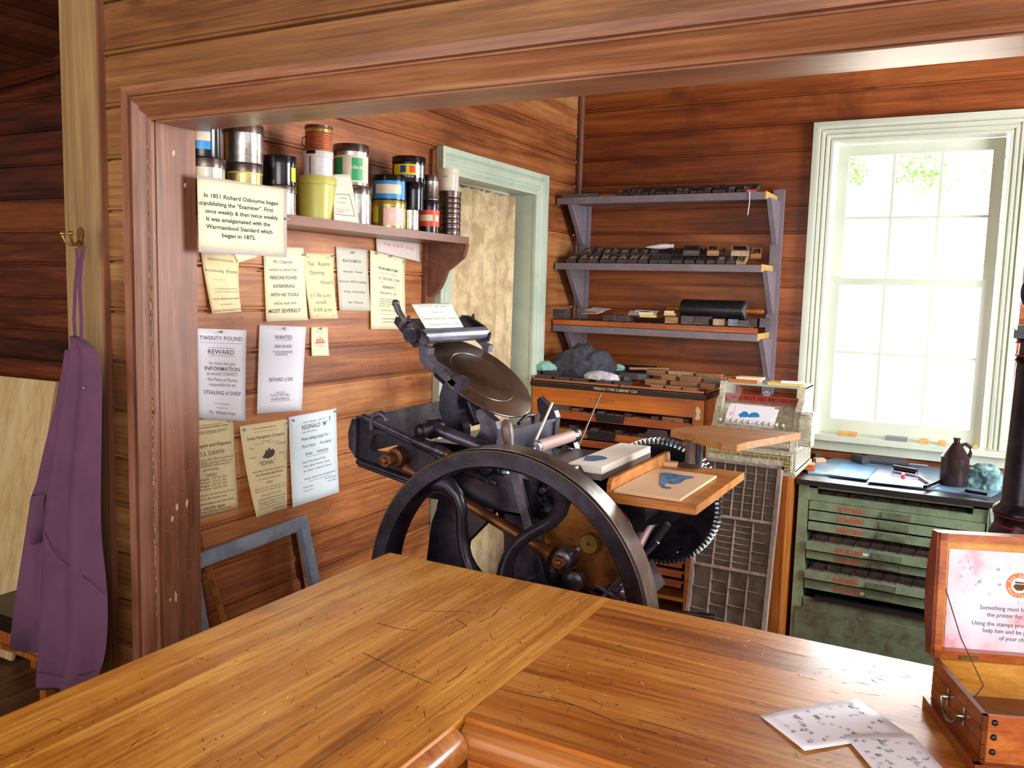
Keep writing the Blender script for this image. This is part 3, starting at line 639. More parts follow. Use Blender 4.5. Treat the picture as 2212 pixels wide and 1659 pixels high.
z, *_ = can(527, 79, 356, T, M_goldtin, label='yellow spattered tin under the biggest silver tin', bands=[(.78, .93, M_yel, -90, 90)], lid=1, lidmat=M_tind)
can(526.5, 84, 272, z, M_tin, label='largest plain silver tin, on a yellow spattered tin', lid=1, lidmat=M_tind)
z, *_ = can(605, 68, 403, T, M_tin, label='silver tin behind the sign, under the black tin with yellow sticker', lid=1, lidmat=M_tind)
can(604, 73, 339, z, M_blackp, label='black tin with a yellow sticker on its right side', lid=1, bands=[(.15, .62, M_lblyel, 42, 66)])
z, *_ = can(684, 84, 384, T, M_yel, 'plastic_tub', 'yellow green plastic tub at the bottom of a stack of three', lid=1, taper=.9)
z, *_ = can(687, 63, 329, z, plain('white_tin', 'd4ccca', .35, 0, 'b0a8a4', 12, .5), label='white tin with black drips between tub and rusty tin', lid=1, bands=[(.0, .95, M_blackp, -34, -30), (.86, .99, M_blackp, -50, -10, .0015)])
_, tt, o, r = can(688, 58, 277, z, M_rustor, label='rusty orange ribbed tin with handle on top of the white tin', ribs=9, lidmat=M_tind, bands=[(.78, .9, M_goldtin, -90, 90, .001)], lid=None)
MB().lathe([(r * 1.0, .0), (r * 1.03, .001), (r * 1.03, .009), (0, .01)], o + Vector((0, 0, _ - o.z - .004)), seg=32).build('lid', M_tind, tt, smooth=40)
tg = Vector((-.4, -.9, 0)).normalized(); mb = MB(); mb.tube([o + tg * r + Vector((0, 0, .045)), o + tg * (r + .012) + Vector((0, 0, .04)), o + tg * (r + .014) + Vector((0, 0, .02)), o + tg * r + Vector((0, 0, .008))], .002, 6); mb.build('handle', M_tind, tt, smooth=60)
z, *_ = can(769, 66, 405, T, M_tin, label='silver tin behind the leaning card, under the green labelled tin', lid=1, lidmat=M_tind)
can(758, 75, 315, z, M_tin, label='silver tin with a round green ink label', lid=1, lidmat=M_tind, bands=[(.08, .72, M_cream, -75, 75), (.12, .66, M_lblgrn, 2, 40, .0007), (.12, .66, M_lblgrn, -70, -28, .0007)], texts=[('Collies Ink', .44, .0135, 18, .048, M_pap_w)])
q4 = [atX(718.5, 377, SX - .035), atX(756, 375.5, SX - .035), atX(775.5, 481, SX - .012), atX(720.5, 474, SX - .012)]
q4[2].z = q4[3].z = ST + .001
def boxed(o, fn):
    mb = MB()
    for u0, v0, u1, v1 in ((.05, .42, .78, .43), (.05, .86, .86, .87)): mb.quad(fn(u0, v0, .001), fn(u1, v0, .001), fn(u1 + .005, v1, .001), fn(u0, v1, .001))
    for u0, u1 in ((.77, .85),): mb.quad(fn(u0, .42, .001), fn(u0 + .015, .42, .001), fn(u1 + .015, .87, .001), fn(u1, .87, .001))
    mb.build('ruled_box', M_inkd, o)
LEAN = (q4, boxed)
z, *_ = can(841, 72, 435, T, M_goldtin, label='gold tin with a pink label under the blue labelled tin', lid=1, bands=[(.1, .72, M_lblpink, -20, 62), (.2, .85, M_lblyel, -75, -40)], texts=[('BEST ONE', .42, .018, 22, .05, M_pap_w)])
can(841.5, 73, 381, z, M_blackp, label='black tin with a torn blue and cream label', lid=1, bands=[(.05, .8, M_lblblue, -72, 62), (.25, .62, M_cream, -52, 42, .0007)])
z, *_ = can(887, 38, 455, T, M_tin, label='small silver tin at the bottom of the stack of three dark tins', lid=None)
z, *_ = can(893, 46, 397, z, M_blackp, label='plain black tin under the tin with red and blue dots', lid=1)
can(882.5, 72, 341, z, M_blackp, label='black tin with yellow label bearing a blue and a red dot', lid=1, bands=[(.28, .68, M_lblyel, -62, 26), (.36, .62, plain('dot_blue', '2c3c98', .4), -30, -10, .0007), (.36, .62, M_red, 2, 22, .0007), (.2, .68, M_tin, 26, 62)], texts=[('FAST SET INK', .22, .006, 0, .04, M_pap_w)])
z, *_ = can(927.5, 46, 434, T, M_blackp, label='black tin with a red and white label', lid=1, bands=[(.2, .7, M_redl, -80, 80), (.36, .55, M_cream, -55, 20, .0007), (.36, .55, M_cream, 35, 60, .0007)])
can(930, 35, 380, z, M_tin, label='small pale tin standing on the red labelled tin', lid=1, lidmat=M_tind)
z, *_ = can(972.5, 48, 415, T, M_tind, label='tall ribbed dark tin at the right end of the shelf', ribs=8)
can(967, 48, 366, z, plain('milky_jar', 'd0c4b8', .25), 'jar', 'small milky jar with cream lid on the ribbed tin', lid=1, lidmat=M_cream, bands=[(.15, .78, M_cream, -60, 30)], texts=[('P.F. WINDOW', .62, .005, -15, .028, M_inkp)])
# ================================================================== PAPERS ON THE LEFT WALL
def paper_fn(q, wall='X', at=0.0, curl=(0, 0), nrm=None):
    """bilinear sheet from four corners (TL TR BR BL), curl = lift at the bottom left / bottom right"""
    TL, TR, BR, BL = q; n = nrm or Vector((1, 0, 0))
    def fn(u, v, w=0.0):
        p = (TL * (1 - u) + TR * u) * (1 - v) + (BL * (1 - u) + BR * u) * v
        l = (curl[0] * (1 - u) + curl[1] * u) * v * v + .0012 + .0025 * math.sin(u * PI) * math.sin(v * 5 + q[0].y * 9)
        return p + n * (l + w)
    return fn
def sheet(name, label, cat, q, mat, items=(), pins=(), curl=(.004, .008), group=None, nrm=None, thick=.0004, rules=(), ink=None, extra=None, nu=8, nv=10):
    fn = paper_fn(q, curl=curl, nrm=nrm)
    mb = MB(); g = [[mb.b.verts.new(fn(i / nu, j / nv)) for i in range(nu + 1)] for j in range(nv + 1)]
    for j in range(nv):
        for i in range(nu): mb._f([g[j][i], g[j][i + 1], g[j + 1][i + 1], g[j + 1][i]])
    o = mb.build(name, mat, smooth=180); tag(o, label, cat, group)
    s = o.modifiers.new('s', 'SOLIDIFY'); s.thickness = thick; s.offset = 0
    W_ = (q[1] - q[0]).length; Hh = (q[3] - q[0]).length
    if items or rules:
        mb = MB()
        for it in items:
            s, u, v, h, w = it[:5]; mb.mi = 0
            put_text(mb, s, lambda a, b: fn(a / W_, b / Hh, .0007), u * W_, v * Hh, h * Hh, w * W_ if w else None, it[5] if len(it) > 5 else 0.0, it[6] if len(it) > 6 else 0)
        for (u0, u1, v, th) in rules: mb.quad(fn(u0, v, .0007), fn(u1, v, .0007), fn(u1, v + th, .0007), fn(u0, v + th, .0007))
        mb.build('printed_text', ink or M_ink, o)
    for (u, v) in pins:
        c = fn(u, v, 0.0); n = nrm or Vector((1, 0, 0))
        MB().lathe([(.0022, 0), (.0022, .006), (.0045, .007), (.0045, .012), (.003, .014), (0, .0145)], c, n, 10).build('pin', M_skin_pin, o, smooth=50)
    if extra: extra(o, fn)
    return o
PXW = XL + .004
def wq(*p, X=PXW): return [atX(x, y, X) for x, y in p]
sgx = SX + .003
o = sheet('history_sign', 'laminated cream sign about 1851 pinned on the shelf front', 'sign', wq((425, 378), (620, 408), (616, 556), (429, 545), X=sgx), M_lam, thick=.0015, curl=(0, .006), pins=((.015, .36), (.985, .44)))
fnq = wq((429, 386), (612, 410), (609, 546), (432, 533), X=sgx + .0015)
s2 = sheet('sign_face', None, None, fnq, plain('pale_cream_sign', 'e8dfb4', .6), [('In 1851 Richard Osbourne began', .49, .225, .062, .88, .045), ('publishing the “Examiner”. First', .46, .34, .062, .82, .045), ('once weekly & then twice weekly.', .50, .455, .062, .88, .045), ('It was amalgamated with the', .45, .57, .062, .76, .045), ('Warrnambool Standard which', .46, .685, .062, .79, .045), ('began in 1872.', .44, .80, .062, .40, .045), ('..........................................', .52, .11, .02, .38, .02), ('..........................................', .5, .9, .02, .36, .02)], ink=M_inkd, curl=(0, .006))
s2.parent = o
GW = 'printed notices pinned on the left wall'
sheet('notice', 'narrow yellowed brandy notice curling below the 1851 sign', 'notice', wq((432, 540), (516, 552), (507, 672), (453, 678)), M_pap_y, [('JOSHUAS AUSTRALIAN', .5, .12, .035, .7), ('Boomerang  Brandy', .5, .30, .05, .92), ('IT IS THE GREAT DRINK NO STATE THAT', .58, .60, .02, .7), ('IT IS RIGHTLY TO BUY THERE TO A COUNTRY', .58, .65, .02, .75), ('most wholesome spirit', .55, .76, .038, .85), ('THAT CAN BE DRUNK', .5, .86, .02, .4), ("Joshua's Boomerang Brandy", .55, .95, .04, .95)], curl=(.01, .03), group=GW, rules=[(.2, .6, .45, .004)])
sheet('notice', 'cream scrap peeping out under the 1851 sign', 'notice', wq((500, 540), (562, 548), (548, 556), (512, 568)), M_pap_c, group=GW)
sheet('notice', 'cream notice warning persons interfering with tools', 'notice', wq((568, 533), (655, 535), (661, 691), (573, 695)), M_pap_c, [('Mr. Chapman', .45, .195, .045, .46, .0), ('wishes to advise that', .45, .30, .042, .68), ('PERSONS FOUND', .46, .41, .045, .66, .03), ('INTERFERING', .46, .525, .045, .52, .03), ('WITH HIS TOOLS', .47, .64, .045, .68, .03), ('will be dealt with', .47, .755, .04, .55), ('MOST SEVERELY', .45, .86, .05, .78, .03)], group=GW, ink=M_ink)
sheet('notice', 'yellowed narrow tea rooms opening hours notice with curled side', 'notice', wq((651, 546), (721, 548), (716, 687), (668, 689)), M_pap_y, [('Tea   Rooms', .5, .16, .06, .72), ('Opening', .42, .29, .06, .5), ('Hours', .75, .44, .06, .42), ('11:30 a.m', .48, .64, .055, .7), ('until', .45, .745, .05, .36), ('5:00 p.m', .48, .86, .055, .65)], pins=((.03, .03), (.93, .04)), curl=(.004, .03), rules=[(.1, .85, .06, .006), (.2, .9, .95, .006)], group=GW)
sheet('notice', 'grey blacksmith apprentice wanted notice', 'notice', wq((725, 533), (792, 540), (797, 672), (731, 671)), M_pap_g, [('BLACKSMITH', .5, .20, .045, .58, .01), ('Apprentice   Wanted', .5, .37, .035, .62), ('Indenture  ONLY 5 shillings', .48, .53, .035, .88), ('Strong   Hardworking', .5, .69, .035, .66), ('Boy   Required', .52, .86, .035, .46)], pins=((.5, .07),), group=GW)
sheet('notice', 'tall pale rheumatism cure notice under the shelf end', 'notice', wq((799, 540), (874, 559), (873, 711), (799, 711)), M_pap_c, [('“RHEUMATISM”', .5, .2, .035, .6, .03), ('A  CERTAIN  CURE', .53, .33, .035, .6, .01), ("KENNEDY'S", .5, .44, .035, .34, .03), ('“MAGNETIC  OIL”', .5, .52, .032, .52), ('The Best General Application', .5, .60, .018, .5), ('Known for Rheumatic Pains', .5, .63, .018, .5), ('Lumbago, Cartilage, Pains &', .5, .66, .018, .5), ('Bruises, &c.', .4, .69, .018, .3), ('ALL BOTTLES AT 1/6', .5, .75, .02, .42), ('AT REPUTABLE CHEMISTS', .5, .86, .02, .42), ('Town Hall  Warrnambool', .5, .90, .018, .34)], pins=((.14, .03), (.55, .02), (.96, .05)), rules=[(.26, .78, .26, .004), (.26, .78, .385, .004), (.26, .76, .8, .003)], group=GW)
sheet('notice', 'pinkish handwritten paper hanging upside down under the shelf', 'notice', wq((812, 513), (906, 526), (904, 566), (812, 543), X=PXW + .004), plain('pink_white_paper', 'ddccc4', .8), [('T A  S N V   I L E', .5, .35, .18, .7)], group=GW, ink=M_redi)
sheet('notice', 'white twenty pound reward notice beside the jamb', 'notice', wq((421, 709), (532, 713), (526, 910), (422, 903)), M_pap_w, [('TWENTY POUND', .5, .10, .045, .84, .01), ('REWARD', .5, .25, .05, .52, .015), ('for those who give', .52, .375, .035, .52), ('INFORMATION', .52, .435, .042, .70, .02), ('as would CONVICT', .52, .49, .038, .62), ('the Party or Parties', .52, .555, .036, .60), ('responsible for the', .52, .61, .036, .54), ('STEALING of SHEEP', .52, .70, .042, .76, .01), ('from on my property', .5, .82, .018, .3), ('at Garden river', .5, .865, .018, .24), ('Mr. William Iriven.', .52, .92, .04, .54)], pins=((.46, .03),), rules=[(.1, .9, .15, .003), (.25, .78, .205, .004), (.25, .78, .29, .004)], group=GW, ink=M_inkp)
sheet('notice', 'white wanted dead or alive bushranger notice', 'notice', wq((560, 702), (661, 706), (648, 886), (553, 894)), M_pap_w, [('WANTED', .5, .13, .045, .38, .015), ('DEAD OR ALIVE', .5, .235, .033, .36, .015), ('THE BUSHRANGER', .5, .30, .025, .44), ('KNOWN AS', .48, .33, .025, .26, .01), ('REWARD £1000', .5, .62, .045, .52, .01), ('APPLY OFFICE', .5, .77, .018, .2), ('FLAGSTAFF HILL', .5, .80, .032, .42), ('WARRNAMBOOL', .5, .845, .032, .42)], pins=((.47, .03),), rules=[(.3, .68, .165, .003), (.27, .75, .87, .003)], group=GW, ink=M_inkp)
def ship(o, fn):
    mb = MB()
    for pl in (((.2, .52), (.85, .5), (.78, .56), (.26, .57)), ((.28, .50), (.4, .34), (.42, .50)), ((.44, .50), (.56, .3), (.58, .50)), ((.6, .50), (.7, .34), (.74, .49))): mb._f([mb.b.verts.new(fn(u, v, .0008)) for u, v in pl])
    put_text(mb, 'LOCH ARD', lambda a, b: fn(a, b, .0008), .5, .65, .05, .5); mb.build('ship_print', M_redi, o)
sheet('notice', 'tiny yellow card with a red ship print', 'notice', wq((672, 707), (708, 707), (707, 768), (671, 769)), M_pap_c, [('Victorian Museum', .5, .15, .03, .6)], pins=((.45, .05),), group=GW, extra=ship, ink=M_inkp)
sheet('notice', 'yellow steamship notice half hidden by the jamb', 'notice', wq((372, 914), (503, 898), (510, 1096), (380, 1126)), M_pap_y, [('Warrnambool and Belfast Steam', .6, .085, .025, .62, 0, .2), ('Packet Company Limited', .62, .13, .025, .5, 0, .2), ('To Passengers and Shippers.', .55, .275, .035, .80, .02), ('S.S. DAWN', .62, .36, .045, .40), ('Melbourne for Warrnambool', .62, .425, .024, .7), ('MONDAY returning to Melbourne', .65, .46, .024, .6), ('WEDNESDAY when weather', .62, .49, .024, .6), ('permitting', .58, .53, .024, .25), ('FARES', .58, .59, .03, .18), ('Single  £2 0s 0d', .60, .625, .024, .45), ('Return  £3 5s 0d', .60, .66, .024, .45), ('Single  £1 5s 0d', .60, .695, .024, .45), ('Return  £2 0s 0d', .60, .73, .024, .45), ('For the ship for the convenience of ladies', .6, .79, .022, .7), ('FREIGHT at the lowest rates', .52, .83, .026, .6), ('Accommodation for live stock', .6, .88, .026, .66, .015), ('W. GALVIN, Agent.', .55, .93, .03, .46, .02), ("Office: Bown's Building, Timor-street", .58, .965, .02, .6)], pins=((.89, .045),), rules=[(.4, .8, .06, .004), (.4, .8, .15, .004)], group=GW, ink=M_inkd)
def vessel(o, fn):
    mb = MB(); c = (.54, .345)
    pl = [(-.17, .035), (-.1, .045), (.0, .055), (.12, .035), (.17, .0), (.15, -.03), (.1, -.045), (.06, -.035), (.02, -.07), (-.02, -.03), (-.06, -.05), (-.09, -.01), (-.14, .015)]
    mb._f([mb.b.verts.new(fn(c[0] + u * .9, c[1] + v * 1.0, .0008)) for u, v in pl]); mb.build('vessel_print', M_ink, o)
sheet('notice', 'yellow steam navigation notice with a dark vessel engraving', 'notice', wq((517, 921), (621, 905), (616, 1096), (540, 1115)), M_pap_y, [('THE WARRNAMBOOL', .5, .055, .018, .5, .0), ('Steam Navigation Company', .52, .15, .035, .82, .015), ('(Limited)', .5, .20, .018, .2), ('The', .18, .26, .025, .08), ("Company's", .85, .25, .025, .24), ('Steamer', .18, .36, .02, .14), ('Ship', .86, .36, .02, .12), ('“EDINA,”', .5, .44, .045, .40, .01), ('Will leave Melbourne for Warrnambool on Tuesdays, evening', .52, .52, .02, .8), ('From Warrnambool every Thursday,', .54, .56, .03, .7, .01), ('at Two o’clock p.m. (weather permitting)', .52, .61, .018, .6), ('FARES:', .52, .66, .024, .18), ('Saloon  £1  0  0   Steerage  £0  10  0', .54, .71, .02, .85), ('Return  £1 10  0   Return tickets 0 15 0', .54, .74, .02, .85), ('Children under 12 years half fare', .54, .79, .02, .6), ('every required on board at a moderate scale of charges', .54, .83, .02, .8, .01), ('Including Lighterage, from Melbourne to Warrnambool', .54, .865, .02, .8, .01), ('and from Warrnambool to Melbourne, 15s. per tons', .54, .895, .02, .76), ('Shippers are requested to obtain clean stamped receipts', .54, .925, .02, .8), ('T. HIRST MACKAY', .72, .965, .022, .4)], pins=((.04, .04), (.96, .05)), curl=(.03, .008), group=GW, ink=M_ink, rules=[(.25, .78, .09, .003), (.25, .8, .225, .003)], extra=vessel)
def ketch(o, fn):
    mb = MB()
    for (u, v) in ((.84, .10),):
        mb._f([mb.b.verts.new(fn(u + a, v + b, .0008)) for a, b in ((0, -.035), (.018, -.02), (.012, .02), (.004, .045), (-.004, .02), (-.012, -.01))])
    mb.build('blue_mark', M_blue2, o)
sheet('notice', 'blue white sailing ketch notice taking cargo for ports', 'notice', wq((623, 901), (726, 882), (727, 1062), (629, 1096)), M_pap_b, [('FAST   SAILING   KETCH', .5, .09, .022, .44), ('REGINALD “M”', .52, .145, .05, .54, .01), ('Captain Richard Marsh', .4, .20, .018, .3), ('Now taking cargo for :-', .55, .275, .035, .62, .02), ('Port Fairy     Portland', .56, .36, .035, .62, .015), ('Robe     Adelaide', .56, .45, .035, .48, .015), ('Departs Warrnambool Fridays', .5, .54, .022, .5, .01), ('Wheat  Barley  Potatoes  onions', .54, .59, .022, .56, .01), ('Salt  Gypsum  Timber & Livestock', .56, .64, .022, .6, .01), ('All cargo carried at very competitive rates', .6, .73, .022, .66, .01), ('Adelaide Agent', .34, .82, .018, .22), ('Dickens & Co', .34, .86, .018, .2), ('Warrnambool Agent', .82, .79, .018, .24), ('J. & W. Marsh', .85, .83, .018, .18)], pins=((.05, .04), (.96, .03)), rules=[(.35, .8, .485, .004), (.35, .86, .765, .004)], group=GW, ink=M_inkb, extra=ketch, curl=(.006, .012))
sheet('leaning_card', 'grey green card with ruled box leaning on the tins', 'card', LEAN[0], M_pap_g, [('S. Show', .45, .5, .05, .4, 0, .2), ('Tea Rooms', .35, .6, .035, .4, 0, .2), ('COURTESY AND WASTE PLAN', .4, .75, .02, .62, .01), ('WARRNAMBOOL', .3, .80, .02, .34, .01)], extra=LEAN[1], curl=(0, 0), thick=.001)
MB().lathe([(.002, 0), (.002, .01), (.004, .012), (0, .014)], atX(559, 586, XL + .001), (1, 0, 0), 10).build('brass_screw', M_brass)
tag(bpy.data.objects['brass_screw'], 'lone brass screw in the wall between the notices', 'screw')
# ---- iron chase leaning on the wall, wooden lath
def chase():
    q = [(392, 1206), (655, 1112), (722, 1440), (455, 1560)]; P = []
    for i, (x, y) in enumerate(q): P.append(atX(x, y, XL + (.055 if i < 2 else .13)))
    c = sum(P, Vector()) / 4; w = .04; I = []
    for i in range(4):
        a = (P[(i + 1) % 4] - P[i]).normalized(); b = (P[(i - 1) % 4] - P[i]).normalized(); I.append(P[i] + (a + b) * w)
    n = (P[1] - P[0]).cross(P[3] - P[0]).normalized(); n = n if n.x > 0 else -n
    mb = MB()
    for i in range(4):
        j = (i + 1) % 4
        v = [mb.b.verts.new(p) for p in (P[i], P[j], I[j], I[i])] + [mb.b.verts.new(p + n * .018) for p in (P[i], P[j], I[j], I[i])]
        for f in ((0, 1, 2, 3), (7, 6, 5, 4), (0, 4, 5, 1), (3, 2, 6, 7)): mb._f([v[k] for k in f])
        a, b = I[i], I[j]; s = (c - a).normalized() * .012
        v = [mb.b.verts.new(p) for p in (a, b, b + (c - b).normalized() * .012, a + s)] + [mb.b.verts.new(p + n * .009) for p in (a, b, b + (c - b).normalized() * .012, a + s)]
        for f in ((0, 1, 2, 3), (7, 6, 5, 4), (2, 6, 7, 3)): mb._f([v[k] for k in f])
    t = thing('chase', 'bluish steel printing chase leaning on the wall behind the counter', 'frame', (P[0].x, P[0].y, P[2].z))
    mb.build('frame', plain('chase_steel', '9aa4b4', .38, .35, '6a7484', 8, .7), t, bevel=.002)
    mb = MB(); e = [(640, 1146), (655, 1280)]; a = atX(634, 1150, XL + .04); b = atX(655, 1275, XL + .06); d = (b - a)
    pr = [(0, 0), (.014, .0), (.018, .3), (.010, .42), (.020, .5), (.020, .75), (.008, .85), (.010, 1), (0, 1)]
    mb.prism(pr, lambda u, v, w_: a + d * v + Vector((w_, -u, 0)), (0, .012)); mb.build('side_block', M_rust, t)
chase()
a = atX(424, 1140, XL + .014); b = atX(494, 1375, XL + .03); mb = MB(); mb.tube([a, b, b + (b - a) * .8], .0125, 4); tag(mb.build('wooden_lath', W_board), 'wooden lath leaning behind the steel chase', 'lath')
# ================================================================== WALL RACK OF THREE SHELVES
RX0 = XL + .012; RX1 = -.985; RYF = 4.385; zs3 = [H + .476, H + .117, H - .230]; FH = .036
rack = thing('wall_rack', 'grey lilac rack of three shelves on bracket standards, back wall', 'shelves', (-1.55, YB, zs3[2]))
SXs = (atY(1263, 500, YB - .03).x, atY(1678, 500, YB - .03).x)
for i, x in enumerate(SXs): MB().box((x - .028, YB - .04, H - .52), (x + .028, YB - .003, zs3[0] + .075)).build('standard', M_lilac, rack, bevel=.002)
for z in zs3:
    mb = MB(); mb.box((RX0, RYF, z), (RX1, RYF + .02, z + FH)); o = mb.build('shelf_front', M_lilac, rack, bevel=.002)
    mb = MB(); mb.box((RX0, RYF + .02, z + .012), (RX1 + .0, YB - .002, z + FH - .004)); mb.mi = 1; mb.box((RX1, RYF, z + .004), (RX1 + .004, YB - .04, z + FH + .004)); mb.build('shelf', [M_lilac, M_raw], rack)
    for x in SXs:
        hb = .21 if z != zs3[2] else .20
        mb = MB(); mb.prism([(RYF + .035, z + .01), (YB - .04, z + .01), (YB - .04, z - hb), (YB - .075, z - hb)], lambda u, v, w: Vector((w, u, v)), (x - .012, x + .012)); mb.mi = 1
        o = mb.build('bracket', M_lilac, rack, bevel=.001)
mb = MB(); mb.box((RX0 + .0, RYF - .004, zs3[2] + FH + .004), (RX1 - .0, RYF + .008, zs3[2] + FH + .030)); mb.build('tray_lip', W_cabd, rack, bevel=.002)
# wood type blocks
LET = 'aegdnrkspbutoRSTAEMHN'
def block_mesh(sx, sy, sz, ch, body, face, ldir='y'):
    mb = MB(); mb.box((-sx / 2, -sy / 2, 0), (sx / 2, sy / 2, sz))
    if ch:
        mb.mi = 1; put_text(mb, ch, lambda a, b: Vector((-a, -b, sz + .0012)), 0, 0, sy * .62, sx * .72, .03)
    bmesh.ops.recalc_face_normals(mb.b, faces=mb.b.faces)
    me = bpy.data.meshes.new('type_block'); mb.b.to_mesh(me); mb.b.free(); me.materials.append(body); me.materials.append(face); return me
M_face = plain('worn_type_face', 'b0a496', .5); M_faced = plain('inked_type_face', '2a2528', .35)
BM = {}
def type_block(x, y, z, sx, sy, sz, ch, style, rz, label, group, cat='type block', rx=0.0, name='wood_type_block'):
    key = (round(sx, 3), round(sy, 3), round(sz, 3), ch, style)
    if key not in BM: BM[key] = block_mesh(sx, sy, sz, ch, *{'g': (W_blk, M_face), 'd': (W_blk, M_faced), 'b': (W_blkb, M_faced), 'p': (plain('pale_block', 'b49a78', .6, 0, '8a7050', 30, .6) if 'pale_block' not in MATS else MATS['pale_block'], M_faced), 'l': (MATS.get('lead_block') or plain('lead_block', '6c7078', .4, .6, '4a4c54', 30, .6), M_faced), 'y': (MATS.get('yellow_box') or plain('yellow_box', 'd8bc7c', .6), M_faced)}[style])
    o = bpy.data.objects.new(name, BM[key]); COL.objects.link(o); o.location = (x, y, z); o.rotation_euler = (rx, 0, rz)
    return tag(o, label, cat, group)
rn = random.Random(3)
# top shelf: one layer of small dusty blocks
zt = zs3[0] + FH - .003
for r in range(3):
    x = RX0 + .36 + r * .03
    while x < RX1 - .07:
        sx = rn.choice((.026, .032, .036)); type_block(x, RYF + .05 + r * .062, zt + .014 + r * .012, sx, .054, .019, rn.choice(LET), 'g' if rn.random() < .6 else 'd', rn.uniform(-.12, .12), 'small dusty wood type block in the %s row on the top shelf' % ('front', 'middle', 'back')[r], 'small type on the top rack shelf, %s row' % ('front', 'middle', 'back')[r], rx=.5)
        x += sx + .006
for i, (x, y, w, d, c, l) in enumerate(((RX0 + .06, RYF + .07, .20, .13, W_blk, 'large dark wooden plate overhanging the left end of the top shelf'), (RX0 + .18, RYF + .2, .14, .06, W_cab, 'orange wooden furniture strip on the top shelf'), (RX0 + .26, RYF + .09, .13, .05, W_blkb, 'brown wooden strip behind the top shelf front, left part'))):
    mb = MB(); mb.cbox((x + (.06 if i == 0 else 0), y, zt + .012), (w, d, .02), (0, -.03, .25 if i != 2 else .05)); tag(mb.build('wooden_plate', c, bevel=.001), l, 'plate')
p = atY(1620, 410, RYF + .02); mb = MB(); mb.cbox((p.x, p.y + .02, zt + .014), (.05, .03, .012), (.2, 0, .5)); tag(mb.build('red_tag', M_red), 'red tag at the right end of the top shelf', 'tag')
mb = MB(); mb.tube([(p.x + .005, RYF - .004, zt + .005), (p.x + .008, RYF - .008, zt - .05), (p.x + .002, RYF - .006, zt - .11)], .0022, 6); tag(mb.build('hanging_string', M_pap_w), 'white string hanging from the top shelf right end', 'string')
# middle shelf: bigger letters
zt = zs3[1] + FH - .003
for r in range(2):
    x = RX0 + .09 + r * .05; k = 0
    while x < RX1 - .06:
        fr = (x - RX0) / (RX1 - RX0); st = 'g' if fr < .5 else ('d' if fr < .78 else rn.choice(['g', 'p', 'b']))
        sx = rn.choice((.044, .052, .058)); type_block(x, RYF + .06 + r * .092, zt + .019 + r * .040, sx, .085, .022, rn.choice(LET), st, rn.uniform(-.1, .1) + .1, '%s wood type letter in the %s row of the middle shelf' % ({'g': 'dusty grey', 'd': 'black inked', 'p': 'pale', 'b': 'brown'}[st], ('front', 'back')[r]), 'type letters on the middle rack shelf, %s row, %s' % (('front', 'back')[r], st), rx=.46)
        x += sx + .008
for i, (px, c, sx, l) in enumerate(((1494, 'd', .085, 'black type block lying on the middle shelf letters, leftmost of the raised three'), (1540, 'b', .06, 'brown type block with an 8 lying between two raised blocks on the middle shelf'), (1598, 'p', .09, 'pale figure one type block lying on the middle shelf, rightmost of the raised three'))):
    p = atY(px, 560, RYF + .1); type_block(p.x, RYF + .09, zt + .066, sx, .10, .026, '181'[i], c, .3, l, None, rx=.35)
# glue tube
mb = MB(); p = atY(1422, 545, RYF + .12); z0 = zt + .082
pr = [(.002, .0), (.022, .012), (.026, .05), (.022, .11), (.018, .135)]
rings = []
for i, (hw, s) in enumerate([(.024, 0), (.026, .03), (.024, .07), (.018, .115), (.013, .125)]):
    hh = (.003, .010, .015, .014, .010)[i]
    rings.append([mb.b.verts.new(Vector((p.x - .065 + s * 1.0, p.y + math.cos(a) * hw, z0 + .014 + .006 * s / .12 + math.sin(a) * hh))) for a in [2 * PI * k / 14 for k in range(14)]])
for a, c in zip(rings, rings[1:]):
    for k in range(14): mb._f([a[k], a[(k + 1) % 14], c[(k + 1) % 14], c[k]])
mb._f(rings[0]); mb._f(rings[-1])
t = thing('glue_tube', 'white squeezed tube with screw cap on the middle shelf letters', 'tube', p); mb.build('tube', plain('white_tube', 'e8eaf0', .35, 0, '9ab4d8', 60, .5, lo=.6, hi=.64), t, smooth=60)
mb = MB(); mb.cyl((p.x + .06, p.y, z0 + .02), (p.x + .083, p.y, z0 + .021), .011, 14); mb.build('cap', M_pap_w, t, smooth=40)
# lower shelf: roller, papers, boxes, blocks
zt = zs3[2] + FH - .003 + .038
big = thing('ink_roller', 'large black hand roller with brown wooden handles on the bottom shelf', 'roller', (-1.25, RYF + .13, zt))
a = atY(1474, 660, RYF + .13); b = atY(1612, 668, RYF + .11); ax = (b - a).normalized(); zc = zt + .058 + .02; a.z = zc; b.z = zc; ax = (b - a).normalized(); L = (b - a).length
MB().lathe([(.0, 0), (.046, .001), (.052, .006), (.053, .02), (.053, L - .012), (.050, L - .003), (.044, L), (0, L)], a, ax, 32).build('barrel', plain('black_roller_rubber', '16141a', .35, 0, '2c2830', 20, .5), big, smooth=50)
MB().lathe([(.040, L + .0005), (.047, L + .001), (.040, L + .004), (.018, L + .003)], a, ax, 28).build('worn_end', M_tin, big, smooth=30)
MB().lathe([(.010, L), (.012, L + .02), (.014, L + .06), (.013, L + .085), (.006, L + .093), (0, L + .094)], a, ax, 16).build('handle', W_stand, big, smooth=60)
MB().lathe([(.010, 0), (.012, .02), (.014, .06), (.013, .08), (.006, .09), (0, .091)], a, -ax, 16).build('handle', W_stand, big, smooth=60)
low = [(1215, .08, .05, 'd'), (1325, .075, .03, 'd'), (1352, .07, .03, 'd'), (1456, .07, .034, 'b'), (1490, .07, .042, 'd'), (1522, .072, .042, 'd'), (1556, .06, .032, 'p'), (1586, .05, .034, 'l'), (1612, .06, .03, 'd'), (1632, .05, .042, 'd'), (1654, .05, .044, 'd')]
